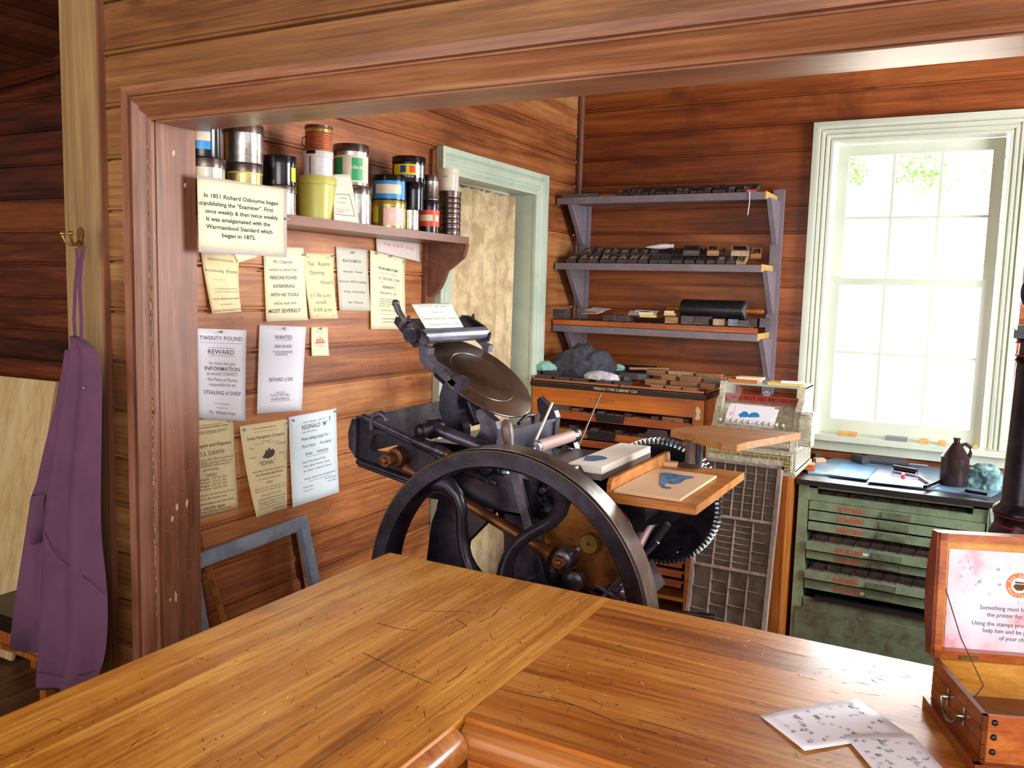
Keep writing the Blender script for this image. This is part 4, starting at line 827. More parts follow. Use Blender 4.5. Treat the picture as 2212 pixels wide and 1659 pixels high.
names = ['dark type block at the far left of the bottom shelf', 'dark block under the papers on the bottom shelf', 'dark block right of the papers on the bottom shelf', 'brown type block in front of the roller, leftmost', 'black type block in front of the roller, second from its left end', 'black shiny letter block in front of the middle of the roller', 'pale letter block in front of the roller', 'grey metal block below the right end of the roller', 'dark slanting block below the right end of the roller', 'black block beside the right handle of the roller', 'black letter block at the right end of the bottom shelf']
for i, (px, s, h, c) in enumerate(low):
    p = atY(px, 690, RYF + .07); type_block(p.x, RYF + .052, zt + .002, s, .07, h, rn.choice(LET) if i > 2 else '', c, rn.uniform(-.25, .25), names[i], None)
for i in range(13):
    for r in range(2): type_block(RX0 + .05 + i * .082, RYF + .06 + r * .11, zt - .038, .07, .095, .037, '', 'd', rn.uniform(-.06, .06), 'dark block in the layer under the papers and roller on the bottom shelf', 'under layer of dark blocks on the bottom shelf')
def loose(name, label, cat, q, z, mat, th=.001, tilt=0.0, extra=None, **kw):
    """flat object given by its pixel corners on a horizontal plane"""
    P = [atZ(x, y, z) for x, y in q]; mb = MB(); n = Vector((0, 0, th))
    v = [mb.b.verts.new(p) for p in P] + [mb.b.verts.new(p + n) for p in P]; m = len(P)
    mb._f(v[:m][::-1]); mb._f(v[m:])
    for i in range(m): mb._f([v[i], v[(i + 1) % m], v[m + (i + 1) % m], v[m + i]])
    o = mb.build(name, mat); tag(o, label, cat, kw.get('group')); return o
def card(name, label, cat, c, sx, sy, rz, z, mat, th=.001, rx=0, ry=0, **kw):
    mb = MB(); mb.cbox((c.x, c.y, z + th / 2), (sx, sy, th), (rx, ry, rz)); return tag(mb.build(name, mat, bevel=kw.get('bevel', 0)), label, cat, kw.get('group'))
z1 = zt + .034
card('paper_sheet', 'white sheet at the left of the bottom shelf papers', 'paper', atY(1290, 668, RYF + .11), .13, .09, -.3, z1 + .022, M_pap_w, ry=.03, rx=.22)
card('envelope', 'small kraft envelope at the left of the bottom shelf', 'envelope', atY(1280, 682, RYF + .06), .10, .07, -.2, z1 + .004, M_pap_k, .004, ry=-.04, rx=.15)
mb = MB(); c = atY(1370, 664, RYF + .15)
mb.box((c.x - .1, c.y - .05, z1 - .012), (c.x + .16, c.y + .08, z1 - .008)); mb.box((c.x - .1, c.y + .072, z1 - .01), (c.x + .16, c.y + .08, z1 + .012)); mb.box((c.x - .1, c.y - .05, z1 - .01), (c.x - .092, c.y + .08, z1 + .012)); tag(mb.build('wooden_tray', W_cabd), 'shallow brown tray behind the bottom shelf papers', 'tray')
for i, (dx, r, l) in enumerate(((0, .2, 'lowest white sheet of the fan on the bottom shelf'), (.02, -.15, 'middle white sheet of the fan on the bottom shelf'), (.03, .05, 'topmost white sheet with a black picture, bottom shelf'))):
    card('paper_sheet', l, 'paper', atY(1385 + dx * 300, 672, RYF + .075), .13, .085, r, z1 + .012 + i * .003, M_pap_w, ry=.02, rx=.25)
c = atY(1392, 672, RYF + .075); card('picture', 'small black printed picture on the bottom shelf fan of sheets', 'print', c, .05, .03, .05, z1 + .0202, M_inkd, .0006, rx=.25)
for i, (px, py, s, dz, l) in enumerate(((1400, 690, .085, 0, 'lower yellow box of the left pair, bottom shelf'), (1395, 684, .075, .014, 'upper yellow box of the left pair, bottom shelf'), (1448, 676, .06, 0, 'lower yellow box of the pair beside the roller'), (1446, 670, .052, .013, 'upper yellow box of the pair beside the roller'))):
    card('card_box', l, 'box', atY(px, py, RYF + (.04 if i < 2 else .09)), s, .045, .12 + .2 * (i % 2), z1 - .006 + dz + (.012 if i > 1 else 0), MATS.get('yellow_box2') or plain('yellow_box2', 'e0c88c', .6), .013, bevel=.001)
# ================================================================== TYPE CABINET (left of back wall)
KX0, KX1, KY, KT = -2.10, -1.158, 4.10, H - .487
t = thing('type_cabinet', 'orange timber type cabinet with open drawers under the wall rack', 'cabinet', ((KX0 + KX1) / 2, 4.38, 0))
mb = MB(); mb.box((KX0 + .01, KY + .02, 0), (KX0 + .03, YB - .02, KT - .03)); mb.box((KX1 - .03, KY + .02, 0), (KX1 - .01, YB - .02, KT - .03)); mb.box((KX0 + .03, YB - .05, 0), (KX1 - .03, YB - .03, KT - .03))
mb.box((KX0, KY + .004, 0), (KX0 + .045, KY + .05, KT - .03)); mb.box((KX1 - .055, KY + .004, 0), (KX1, KY + .05, KT - .03)); mb.box((KX0 + .04, KY + .01, KT - .12), (KX1 - .05, KY + .03, KT - .03)); mb.box((KX0 + .03, KY + .06, .03), (KX1 - .03, YB - .04, .05))
mb.build('carcass', W_cab, t, bevel=.002)
mb = MB(); mb.box((KX0 - .005, KY - .015, KT - .022), (KX1 + .012, YB - .02, KT)); mb.build('top', [W_cab], t, bevel=.003)
mb = MB(); mb.box((KX0 - .006, KY - .018, KT - .024), (KX1 + .014, KY - .014, KT - .001)); mb.box((KX1 + .012, KY - .018, KT - .024), (KX1 + .016, YB - .03, KT - .001)); tb = mb.build('black_edge_band', M_black, t)
mb = MB(); fn = lambda a, b: Vector((a, KY - .0188, -b)); put_text(mb, 'PRESCO TYPE CABINET C24', fn, atY(1332, 835, KY).x, -(KT - .012), .012, .235, .01); mb.build('stencilled_text', M_pap_c, tb)
mb = MB(); fn = lambda a, b: Vector((a, KY + .009, -b)); put_text(mb, '7  BLACK', fn, atY(1300, 860, KY).x, -(KT - .078), .022, .15); mb.build('pencil_text', W_blkb, t)
dr = [(-.150, -.197, .0), (-.243, -.286, .02), (-.292, -.335, .0), (-.342, -.385, .012), (-.392, -.435, .0), (-.44, -.48, .0)] + [(-.49 - .052 * k, -.532 - .052 * k, .0) for k in range(10)]
for i, (a, b, po) in enumerate(dr):
    zb = KT + b; za = KT + a; m = W_cabd if i != 1 else W_cab
    if zb < .05: break
    mb = MB(); yf = KY + .012 - po
    mb.box((KX0 + .05, yf, zb), (KX1 - .062, yf + .014, za)); mb.box((KX0 + .05, yf, zb), (KX0 + .06, YB - .08, zb + .03)); mb.box((KX1 - .072, yf, zb), (KX1 - .062, YB - .08, zb + .03)); mb.box((KX0 + .05, yf, zb), (KX1 - .062, YB - .08, zb + .006))
    d = mb.build('drawer', m, t, bevel=.0015)
    if i in (0, 1, 3, 7, 9, 11) :
        xc = atY({0: 1316, 1: 1302, 3: 1308}.get(i, 1310), 900, KY).x
        mb = MB(); mb.box((xc - .075, yf - .012, za - .036), (xc + .075, yf, za + .002)); mb.box((xc - .08, yf - .022, za - .012), (xc + .08, yf, za - .004)); mb.build('label_holder', M_black, d, bevel=.002)
    else:
        mb = MB(); mb.box((KX0 + .10, yf - .003, zb + .008), (KX0 + .22, yf, za - .012)); mb.build('label_card', M_pap_k, d)
        if i in (2, 4): MB().lathe([(0.012, -.001), (.014, -.006), (.008, -.008)], (KX0 + .2, yf - .003, zb + .022), (0, 1, 0), 14).build('ring_pull', M_brass, d)
    if i == 1:
        mb = MB(); fn = lambda a_, b_: Vector((a_, yf - .0008, -b_)); put_text(mb, '94', fn, KX0 + .21, -(zb + .024), .018, .03); mb.build('pencil_text', W_blkb, d)
c = atY(1491, 892, KY); mb = MB(); mb.prism([(-.014, -.03), (.004, -.034), (.013, -.02), (.008, -.005), (.014, .01), (.004, .03), (-.008, .034), (-.013, .01), (-.006, 0)], lambda u, v, w: Vector((KX1 - .028 + u, w, c.z + v)), (KY + .0025, KY + .005)); mb.build('peeled_patch', M_pap_c, t)
# blocks in the open drawers
for r, (zb, n_, st) in enumerate(((KT - .150 + .0, 16, 'd'), (KT - .243, 18, 'd'))):
    for k in range(n_):
        x = KX0 + .09 + k * (.80 / n_); type_block(x, KY + .05 + .02 * (k % 2), zb - .03, .04, .06, .034 + .012 * ((k * 7) % 3 == 0), '', rn.choice(['d', 'd', 'b']) if r == 0 else 'd', rn.uniform(-.15, .15), 'small block in the %s drawer of the orange cabinet' % ('top open', 'second open')[r], 'blocks in the %s drawer of the type cabinet' % ('top', 'second')[r], name='wood_type_block')
bx = atY(1422, 915, KY + .04)
for i, (dx, dz, w) in enumerate(((0, 0, .12), (.002, .024, .105))): type_block(bx.x + dx, KY + .05, KT - .243 + .002 + dz, w, .06, .023, '', 'd', 0, ('lower dark block of the pair stacked in the second drawer', 'upper dark block of the pair stacked in the second drawer')[i], None)
type_block(KX0 + .14, KY + .05, KT - .152, .14, .06, .028, '', 'l', 0, 'grey block at the left of the top open drawer', None)
type_block(KX1 - .16, KY + .05, KT - .152, .11, .06, .022, '', 'b', 0, 'orange brown block at the right of the top open drawer', None)
# trays on top with blocks
mb = MB(); zt = KT
for (x0, x1, y0, y1) in ((KX0 + .0, KX0 + .52, KY - .01, KY + .26), (KX0 + .50, KX1 + .008, KY - .012, KY + .42)):
    tr = MB(); tr.box((x0, y0, zt + .0005), (x1, y1, zt + .006)); tr.box((x0, y0, zt), (x1, y0 + .006, zt + .016)); tr.box((x1 - .006, y0, zt), (x1, y1, zt + .016)); tr.box((x0, y0, zt), (x0 + .006, y1, zt + .016))
    tag(tr.build('letter_tray', wood('tray_salmon', '9a5234', 'bc7248', 'd08a5c', 'X', 1, .5) if 'tray_salmon' not in MATS else MATS['tray_salmon']), ('salmon edged tray on the left half of the orange cabinet', 'salmon edged tray on the right half of the orange cabinet')[x0 > KX0 + .3], 'tray')
def blocks_px(lst, y, base, label, group, hh=.024, dp=.05):
    for (xa, xb, st) in lst:
        a = atY(xa, 830, y); b = atY(xb, 830, y); type_block((a.x + b.x) / 2, y, base, (b.x - a.x) * .95, dp, hh, '', st, rn.uniform(-.06, .06), label, group)
b0 = zt + .0065
blocks_px([(1160, 1195, 'd'), (1200, 1236, 'd'), (1238, 1272, 'd'), (1290, 1325, 'd'), (1329, 1362, 'd')], KY + .03, b0, 'dark block in the front row of the left tray, on the orange cabinet', 'front row of dark blocks, left tray')
blocks_px([(1150, 1170, 'd'), (1176, 1212, 'd'), (1300, 1340, 'b'), (1350, 1362, 'l')], KY + .10, b0 + .02, 'block in the second row of the left tray beside the rags', 'second row of blocks, left tray', .026)
blocks_px([(1408, 1436, 'b'), (1440, 1475, 'b'), (1478, 1512, 'b')], KY + .025, b0, 'brown block in the front row of the right tray, on the orange cabinet', 'front row of brown blocks, right tray')
blocks_px([(1396, 1442, 'b'), (1450, 1510, 'b'), (1515, 1548, 'b')], KY + .10, b0 + .012, 'brown block in the second row of the right tray', 'second row of brown blocks, right tray', .03)
blocks_px([(1436, 1488, 'b'), (1520, 1562, 'l')], KY + .18, b0 + .024, 'brown block in the third row of the right tray', 'third row of brown blocks, right tray', .03)
blocks_px([(1425, 1495, 'p'), (1492, 1528, 'b'), (1530, 1566, 'b')], KY + .27, b0 + .03, 'brown block in the back row of the right tray', 'back row of brown blocks, right tray', .032)
blocks_px([(1400, 1430, 'b'), (1510, 1545, 'b'), (1552, 1590, 'b')], KY + .38, b0 + .02, 'block behind the right tray against the wall', 'blocks against the wall, orange cabinet', .04)
blocks_px([(1378, 1400, 'l'), (1340, 1380, 'd')], KY + .14, b0 + .03, 'dark metal mounted block in the middle of the orange cabinet top', 'metal mounted blocks, middle', .03)
blocks_px([(1158, 1188, 'd'), (1192, 1228, 'd')], KY + .16, b0 + .03, 'dark block in the third row of the left tray, left of the charcoal cloth', 'third row of dark blocks, left tray', .03)
blocks_px([(1398, 1440, 'b'), (1444, 1500, 'p'), (1504, 1560, 'b')], KY + .20, b0 + .052, 'block in the upper layer of the right tray', 'upper layer of blocks, right tray', .03)
blocks_px([(1430, 1462, 'b'), (1470, 1512, 'b')], KY + .12, b0 + .043, 'brown block lying on top near the front of the right tray', 'front top layer of blocks, right tray', .026)
card('printed_plate', 'dark blue printing plate leaning behind the rags', 'plate', atY(1375, 790, KY + .34), .2, .18, .2, zt + .05, plain('dark_blue_plate', '22222e', .4, .3, '3c3c50', 30, .5), .012, rx=.25)
card('wooden_strip', 'long wooden strip across the dark plate', 'strip', atY(1402, 792, KY + .3), .22, .02, .65, zt + .075, W_blkb, .012)
card('paper_sheet', 'white sheet lying on the back blocks of the orange cabinet', 'paper', atY(1532, 806, KY + .3), .13, .08, -.25, b0 + .067, M_pap_w, .001)
def rag(name, label, c, size, mat, seed, n=3, sub=3, group=None):
    mb = MB(); r = bmesh.ops.create_icosphere(mb.b, subdivisions=5, radius=1); rr = random.Random(seed)
    off = Vector((seed * 3.1, seed * 1.7, 0))
    for v in mb.b.verts:
        d = v.co.normalized(); q_ = d * 1.5 + off
        q_ += Vector((mnoise.noise(q_ * 1.3), mnoise.noise(q_ * 1.3 + Vector((5, 0, 0))), 0)) * .9
        k = 1 + .34 * (.5 - abs(mnoise.noise(q_ * 1.1))) + .20 * (.3 - abs(mnoise.noise(q_ * 2.4))) + .10 * (.3 - abs(mnoise.noise(q_ * 5)))
        k2 = 1 + .3 * mnoise.noise(Vector((d.x * 2, d.y * 2, seed))) * (1 - abs(d.z))
        v.co = Vector((d.x * size[0] * k * k2, d.y * size[1] * k * k2, max(-.25, d.z) * size[2] * k)) + Vector(c) + Vector((0, 0, .25 * size[2]))
    return tag(mb.build(name, mat, smooth=180), label, 'rag', group)
p = atY(1262, 790, KY + .2); rag('crumpled_cloth', 'large crumpled charcoal cloth on top of the orange cabinet', (p.x - .01, p.y + .02, b0 + .02), (.16, .10, .12), M_rag, 5)
p = atY(1178, 795, KY + .12); rag('crumpled_cloth', 'small aqua cloth at the left end of the orange cabinet', (p.x, p.y, b0 + .045), (.055, .05, .035), M_ragc, 2)
p = atY(1300, 812, KY + .06); rag('crumpled_cloth', 'small white cloth in front of the charcoal cloth', (p.x, p.y - .01, b0 + .025), (.085, .035, .03), M_ragw, 4)
p = atY(1337, 780, KY + .33); rag('crumpled_cloth', 'tiny teal cloth right of the charcoal cloth', (p.x, p.y, b0 + .05), (.03, .03, .025), M_ragc, 9)
# ================================================================== CASH REGISTER AND STAND
NXE = atY(1727, 1035, 4.02).x - .016
GX0, GX1, GY = -1.075, -.672, 3.86; GB = atY(1719, 1030, GY).z
t = thing('register_stand', 'brown timber stand under the cash register', 'stand', (-.88, 4.1, 0))
mb = MB(); mb.box((GX0 - .01, GY - .01, 0), (NXE - .004, GY + .5, GB - .018)); mb.build('body', W_stand, t, bevel=.002)
MB().box((GX0 - .02, GY - .025, GB - .018), (NXE + .0, GY + .5, GB)).build('top_board', W_stand, t, bevel=.003)
t = thing('cash_register', 'ornate silver cash register under a red sale sign', 'cash register', ((GX0 + GX1) / 2, GY + .2, GB))
ZT = atY(1740, 836, GY + .2).z
hz = ZT - GB
mb = MB(); mb.box((GX0, GY, GB + .0), (GX1, GY + .40, GB + .02)); mb.box((GX0 - .006, GY - .006, GB), (GX1 + .006, GY + .41, GB + .014)); mb.box((GX0, GY + .02, GB), (GX1, GY + .4, GB + .10)); mb.build('base', M_silver2, t, bevel=.003)
mb = MB(); mb.box((GX0 + .01, GY - .012, GB + .018), (GX1 - .01, GY + .01, GB + .098)); dd = mb.build('till_drawer', M_silver, t, bevel=.003)
mb = MB(); mb.box((GX0 + .018, GY - .016, GB + .026), (GX1 - .018, GY - .012, GB + .03)); mb.box((GX0 + .018, GY - .016, GB + .086), (GX1 - .018, GY - .012, GB + .09)); mb.box((GX0 + .018, GY - .016, GB + .026), (GX0 + .022, GY - .012, GB + .09)); mb.box((GX1 - .022, GY - .016, GB + .026), (GX1 - .018, GY - .012, GB + .09)); mb.build('raised_border', M_goldtin, dd)
mb = MB()
for k in range(17):
    c = Vector((GX0 + .035 + k * .0208, GY - .013, GB + .075)); mb.lathe([(.0075, 0), (.0075, -.004), (.004, -.004), (.004, -.001), (0, -.003)], c, (0, 1, 0), 10)
    if k % 2: mb.tube([c + Vector((.008, -.002, -.006)), c + Vector((.013, -.003, -.002)), c + Vector((.014, -.003, .006))], .0022, 6)
for k in range(2):
    for j in range(3): mb.lathe([(.007, 0), (.005, -.004), (0, -.005)], Vector((GX1 - .03 - k * .010, GY - .013, GB + .056 - j * .014)), (0, 1, 0), 10)
mb.build('scroll_ornament', M_goldtin, dd, smooth=60)
# curved body: side profile in Y-Z
prof = [(.10, .0), (.10, .10), (.085, .17), (.085, .175), (.12, .205), (.135, .25), (.165, .30), (.20, .325), (.215, .34), (.24, .345), (.39, .345), (.39, .0)]
sc = (hz - .085) / .345 * .97
mb = MB(); mb.prism(prof, lambda u, v, w: Vector((w, GY + u, GB + v * sc)), (GX0 + .025, GX1 - .035)); mb.build('case', M_silver, t, smooth=40)
def side_prof(x0, x1, nm):
    pr = [(.03, 0), (.03, .06), (.05, .10), (.065, .16), (.065, .185), (.095, .215), (.12, .27), (.155, .325), (.195, .35), (.2, .42), (.4, .42), (.4, 0)]
    k = hz / .42
    mb = MB(); mb.prism(pr, lambda u, v, w: Vector((w, GY + u, GB + v * k)), (x0, x1)); return mb.build(nm, M_silver, t, bevel=.003)
side_prof(GX0 + .002, GX0 + .027, 'side_panel'); side_prof(GX1 - .037, GX1 - .008, 'side_panel')
mb = MB(); n_ = 40
for k in range(n_ + 1):
    a = 2 * PI * k / n_
c0 = Vector(((GX0 + GX1) / 2 + .06, GY + .12, GB + .255 * sc)); dn = Vector((0, -.94, .35)).normalized(); uu = Vector((1, 0, 0)); vv = dn.cross(uu)
mb.tube([c0 + uu * .085 * math.cos(2 * PI * k / 40) + vv * .032 * math.sin(2 * PI * k / 40) for k in range(41)], .0022, 6); mb.build('oval_medallion', M_silver2, t, smooth=60)
# indicator window: red flag behind glass
zi0 = GB + .345 * sc + .0; mb = MB(); mb.box((GX0 + .027, GY + .235, zi0), (GX1 - .037, GY + .245, zi0 + .034)); fl = mb.build('red_indicator', M_red, t)
mb = MB(); fn = lambda a, b: Vector((a, GY + .2342, -b)); put_text(mb, 'SALE NOT YET RECORDED', fn, (GX0 + GX1) / 2, -(zi0 + .018), .017, .31, .035); mb.build('indicator_text', M_inkd, fl)
mb = MB(); mb.lathe([(0, 0), (.018, 0), (.018, .003), (0, .003)], ((GX0 + GX1) / 2 + .01, GY + .25, zi0 + .040), (0, -1, 0), 6); pl = mb.build('number_tab', M_pap_w, t)
mb = MB(); put_text(mb, '492', lambda a, b: Vector((a, GY + .2462, -b)), (GX0 + GX1) / 2 + .01, -(zi0 + .043), .011, .026, .02); mb.build('number_text', M_inkd, pl)
MB().box((GX0 + .027, GY + .205, zi0), (GX1 - .037, GY + .208, ZT - .012)).build('indicator_glass', M_glass, t)
mb = MB(); mb.box((GX0 + .005, GY + .2, ZT - .012), (GX1 - .008, GY + .4, ZT - .004)); mb.build('top_lid', plain('glass_edge', 'a8c0b4', .2), t)
# keys
for k in range(11):
    x = GX0 + .055 + k * .0268 + (.012 if k > 5 else 0); c = Vector((x, GY + .03, atY(1600, 912, GY + .03).z)); mb = MB(); mb.tube([c + Vector((0, .05, -.02)), c], .003, 6); mb.lathe([(0, 0), (.0095, .0), (.0105, .004), (.006, .012), (0, .014)], c, Vector((0, -.5, .85)), 12); mb.build('key', M_silver2, t, smooth=50)
mb = MB(); zp = GB + .112
mb.box((GX0 + .03, GY + .055, zp), (GX1 - .04, GY + .065, zp + .022))
for k in range(22): mb.lathe([(.0055, 0), (.004, -.003), (0, -.003)], (GX0 + .045 + k * .0148, GY + .055, zp + .011), (0, 1, 0), 10)
mb.build('perforated_rail', M_silver2, t)
mb = MB()
for k in range(24): mb.box((GX0 + .05 + k * .0125, GY + .092, zp + .032), (GX0 + .053 + k * .0125, GY + .1, zp + .06))
mb.build('grille_slots', M_dark, t)
# crank housing on the right side
ax0 = GX1 - .008; ax1 = ax0 + .055; ch = (atY(1760, 893, GY + .1).z + atY(1760, 968, GY + .1).z) / 2; hh = .078
mb = MB(); pr = [(-.03, -hh), (.05, -hh), (.05, .02), (.045, .05), (.02, hh), (-.02, hh), (-.045, .05), (-.055, 0), (-.045, -.06)]
mb.prism([(u + .13, v) for u, v in pr], lambda u, v, w: Vector((w, GY + u, ch + v)), (ax0, ax1)); hs = mb.build('crank_housing', M_silver, t, bevel=.003)
mb = MB()
for k in range(13):
    zz = ch - hh + .012 + k * .0112; yy = GY + .13 - (.03 + .025 * math.sin((k + 1) / 14 * PI)); mb.box((ax0 + .006, yy - .008, zz), (ax1 - .008, yy + .012, zz + .005))
mb.build('ribs', M_silver2, hs)
# papers on register
q = wq  # noqa
def tilted(name, label, cat, px, Y0, Y1, mat, th=.0008):
    P = [atY(px[0][0], px[0][1], Y1), atY(px[1][0], px[1][1], Y1), atY(px[2][0], px[2][1], Y0), atY(px[3][0], px[3][1], Y0)]
    mb = MB(); n = (P[1] - P[0]).cross(P[3] - P[0]).normalized(); n = n if n.y < 0 else -n
    v = [mb.b.verts.new(p) for p in P] + [mb.b.verts.new(p + n * th) for p in P]
    for f in ((0, 1, 2, 3), (7, 6, 5, 4), (0, 4, 5, 1), (1, 5, 6, 2), (2, 6, 7, 3), (3, 7, 4, 0)): mb._f([v[i] for i in f])
    o = mb.build(name, mat); tag(o, label, cat)
    def fn(u, v_, w=0.0): return (P[0] * (1 - u) + P[1] * u) * (1 - v_) + (P[3] * (1 - u) + P[2] * u) * v_ + n * (th + .0006 + w)
    return o, fn
tilted('paper_sheet', 'rear white sheet propped on the cash register keys', 'paper', ((1580, 871), (1674, 880), (1662, 917), (1566, 908)), GY + .045, GY + .12, M_pap_w)
o, fn = tilted('printed_card', 'front white card with a blue print propped on the cash register', 'card', ((1576, 874), (1683, 885), (1670, 925), (1563, 913)), GY + .038, GY + .108, M_pap_w)
mb = MB(); mb._f([mb.b.verts.new(fn(.56 + .11 * math.cos(a), .52 + .24 * math.sin(a))) for a in [2 * PI * k / 24 for k in range(24)]]); mb._f([mb.b.verts.new(fn(.36 + .10 * math.cos(a) * (1 + .3 * math.sin(3 * a)), .45 + .16 * math.sin(a))) for a in [2 * PI * k / 18 for k in range(18)]])
put_text(mb, 'I', lambda a, b: fn(a, b), .30, .62, .16, .03); mb.build('blue_print', M_blue2, o)
mb = MB(); mb.quad(fn(.13, .05), fn(.137, .05), fn(.157, .95), fn(.15, .95)); put_text(mb, '7', lambda a, b: fn(a, b), .09, .5, .2, .05); mb.build('red_marks', M_redi, o)
for i, (px, py, dx, sx, sy, th, m, l) in enumerate(((1610, 816, 0, .14, .09, .014, W_cab, 'wooden plate on the left top of the cash register'), (1622, 810, 0, .12, .08, .010, M_pap_c, 'cream booklet on the wooden plate, cash register top'), (1700, 822, 0, .16, .11, .010, plain('manila', 'e8c070', .7), 'manila envelopes on the right top of the cash register'), (1712, 817, 0, .10, .07, .006, M_pap_w, 'white notepad on the manila envelopes'))):
    p = atY(px, py, GY + .28); card(['wooden_plate', 'booklet', 'envelope', 'notepad'][i], l, ['plate', 'booklet', 'envelope', 'notepad'][i], p, sx, sy, -.05 + .06 * i, ZT - .004 + (.0145 if i == 1 else .0105 if i == 3 else 0), m, th)
# ================================================================== LEANING TYPE CASE
def type_case():
    TL, TR, BR, BL = atY(1520, 988, 3.80), atY(1692, 1006, 3.80), atY(1655, 1362, 3.66), atY(1484, 1326, 3.66)
    U = (TR - TL); V = (BL - TL); U.z = 0; U.y = 0; V.x = 0; wd = U.length; V = V.normalized(); U = U.normalized(); n = U.cross(V).normalized(); n = n if n.y < 0 else -n; V0 = TL
    hgt = (BL - TL).length * 1.27; hgt = min(hgt, (TL.z - .01) / abs(V.z))
    t = thing('type_case', 'upright empty wooden type case with many small compartments', 'type case', (TL + U * wd / 2 + V * hgt))
    Mx = Matrix((U, V, n)).transposed().to_4x4(); Mx.translation = TL - n * .0
    mb = MB(); mb.box((0, 0, -.012), (wd, hgt, -.008), Mx); mb.build('bottom_board', plain('case_lining', '7c6e60', .8, 0, '54483c', 14, .7), t)
    mb = MB(); f = .013
    for a, b in (((0, 0), (wd, f)), ((0, hgt - f), (wd, hgt)), ((0, 0), (f, hgt)), ((wd - f * 1.4, 0), (wd, hgt))): mb.box((a[0], a[1], -.014), (b[0], b[1], .026), Mx)
    for vv in (.34, .655): mb.box((f, vv * hgt / 1.0 * .82, -.01), (wd - f, vv * hgt * .82 + .012, .024), Mx)
    mb.build('frame', W_case, t, bevel=.0015)
    def grid(v0, v1, cols, rows, split=()):
        mb = MB(); x0, x1 = f, wd - f * 1.4
        for i in range(1, cols): x = x0 + (x1 - x0) * i / cols; mb.box((x - .0022, v0, -.01), (x + .0022, v1, .018), Mx)
        for c in range(cols):
            rws = rows[c % len(rows)]
            for j in range(1, rws): y = v0 + (v1 - v0) * j / rws; xa = x0 + (x1 - x0) * c / cols; xb = x0 + (x1 - x0) * (c + 1) / cols; mb.box((xa, y - .0017, -.01), (xb, y + .0017, .014), Mx)
        mb.build('dividers', W_case, t)
    h1, h2 = .34 * hgt * .82, .655 * hgt * .82
    grid(f, h1, 7, [7]); grid(h1 + .012, h2, 4, [6, 8, 8, 5]); grid(h2 + .012, hgt - f, 4, [4, 7, 5, 5])
type_case()
# ================================================================== GREEN CABINET
NX0, NX1, NY = atY(1727, 1035, 4.02).x, atY(2163, 1090, 4.02).x, 4.02; NT = H - .817
t = thing('steel_type_cabinet', 'worn green type cabinet with red lettered drawers under the window', 'cabinet', ((NX0 + NX1) / 2, 4.3, 0))
mb = MB(); mb.box((NX0, NY, 0), (NX0 + .045, YB - .05, NT - .03)); mb.box((NX1 - .045, NY, 0), (NX1, YB - .05, NT - .03)); mb.box((NX0, YB - .08, 0), (NX1, YB - .06, NT - .03)); mb.build('carcass', M_green, t, bevel=.003)
def gz(py): return atY(1747, py, NY).z
mb = MB(); mb.box((NX0 + .045, NY + .01, gz(1080)), (NX1 - .045, NY + .03, gz(1066))); mb.box((NX0 + .045, NY + .01, gz(1045)), (NX0 + .085, NY + .03, NT - .03)); mb.box((NX0 + .045, NY + .01, gz(1066)), (NX0 + .08, NY + .03, gz(1040))); mb.box((NX1 - .1, NY + .01, gz(1066)), (NX1 - .045, NY + .03, NT - .03)); mb.box((NX0 + .045, NY + .01, NT - .045), (NX1 - .045, NY + .03, NT - .03)); mb.build('top_frame', M_green, t, bevel=.002)
mb = MB(); mb.box((NX0 - .012, NY - .02, NT - .03), (NX1 + .02, YB - .05, NT - .006)); mb.build('black_top', M_black, t, bevel=.004)
rows = [(1081, 1101, '36 RONDO  ←', 1855, .0), (1102, 1124, '12 RONDO   GOLD', 1850, .0), (1126, 1146, '24 RONDO', 1833, .0), (1167, 1187, '60 PLACARD', 1826, .02), (1189, 1208, '36 RONDO  -', 1828, .0), (1230, 1249, '36 RONDO', 1812, .02), (1252, 1273, '60 PLACARD', 1812, .0)]
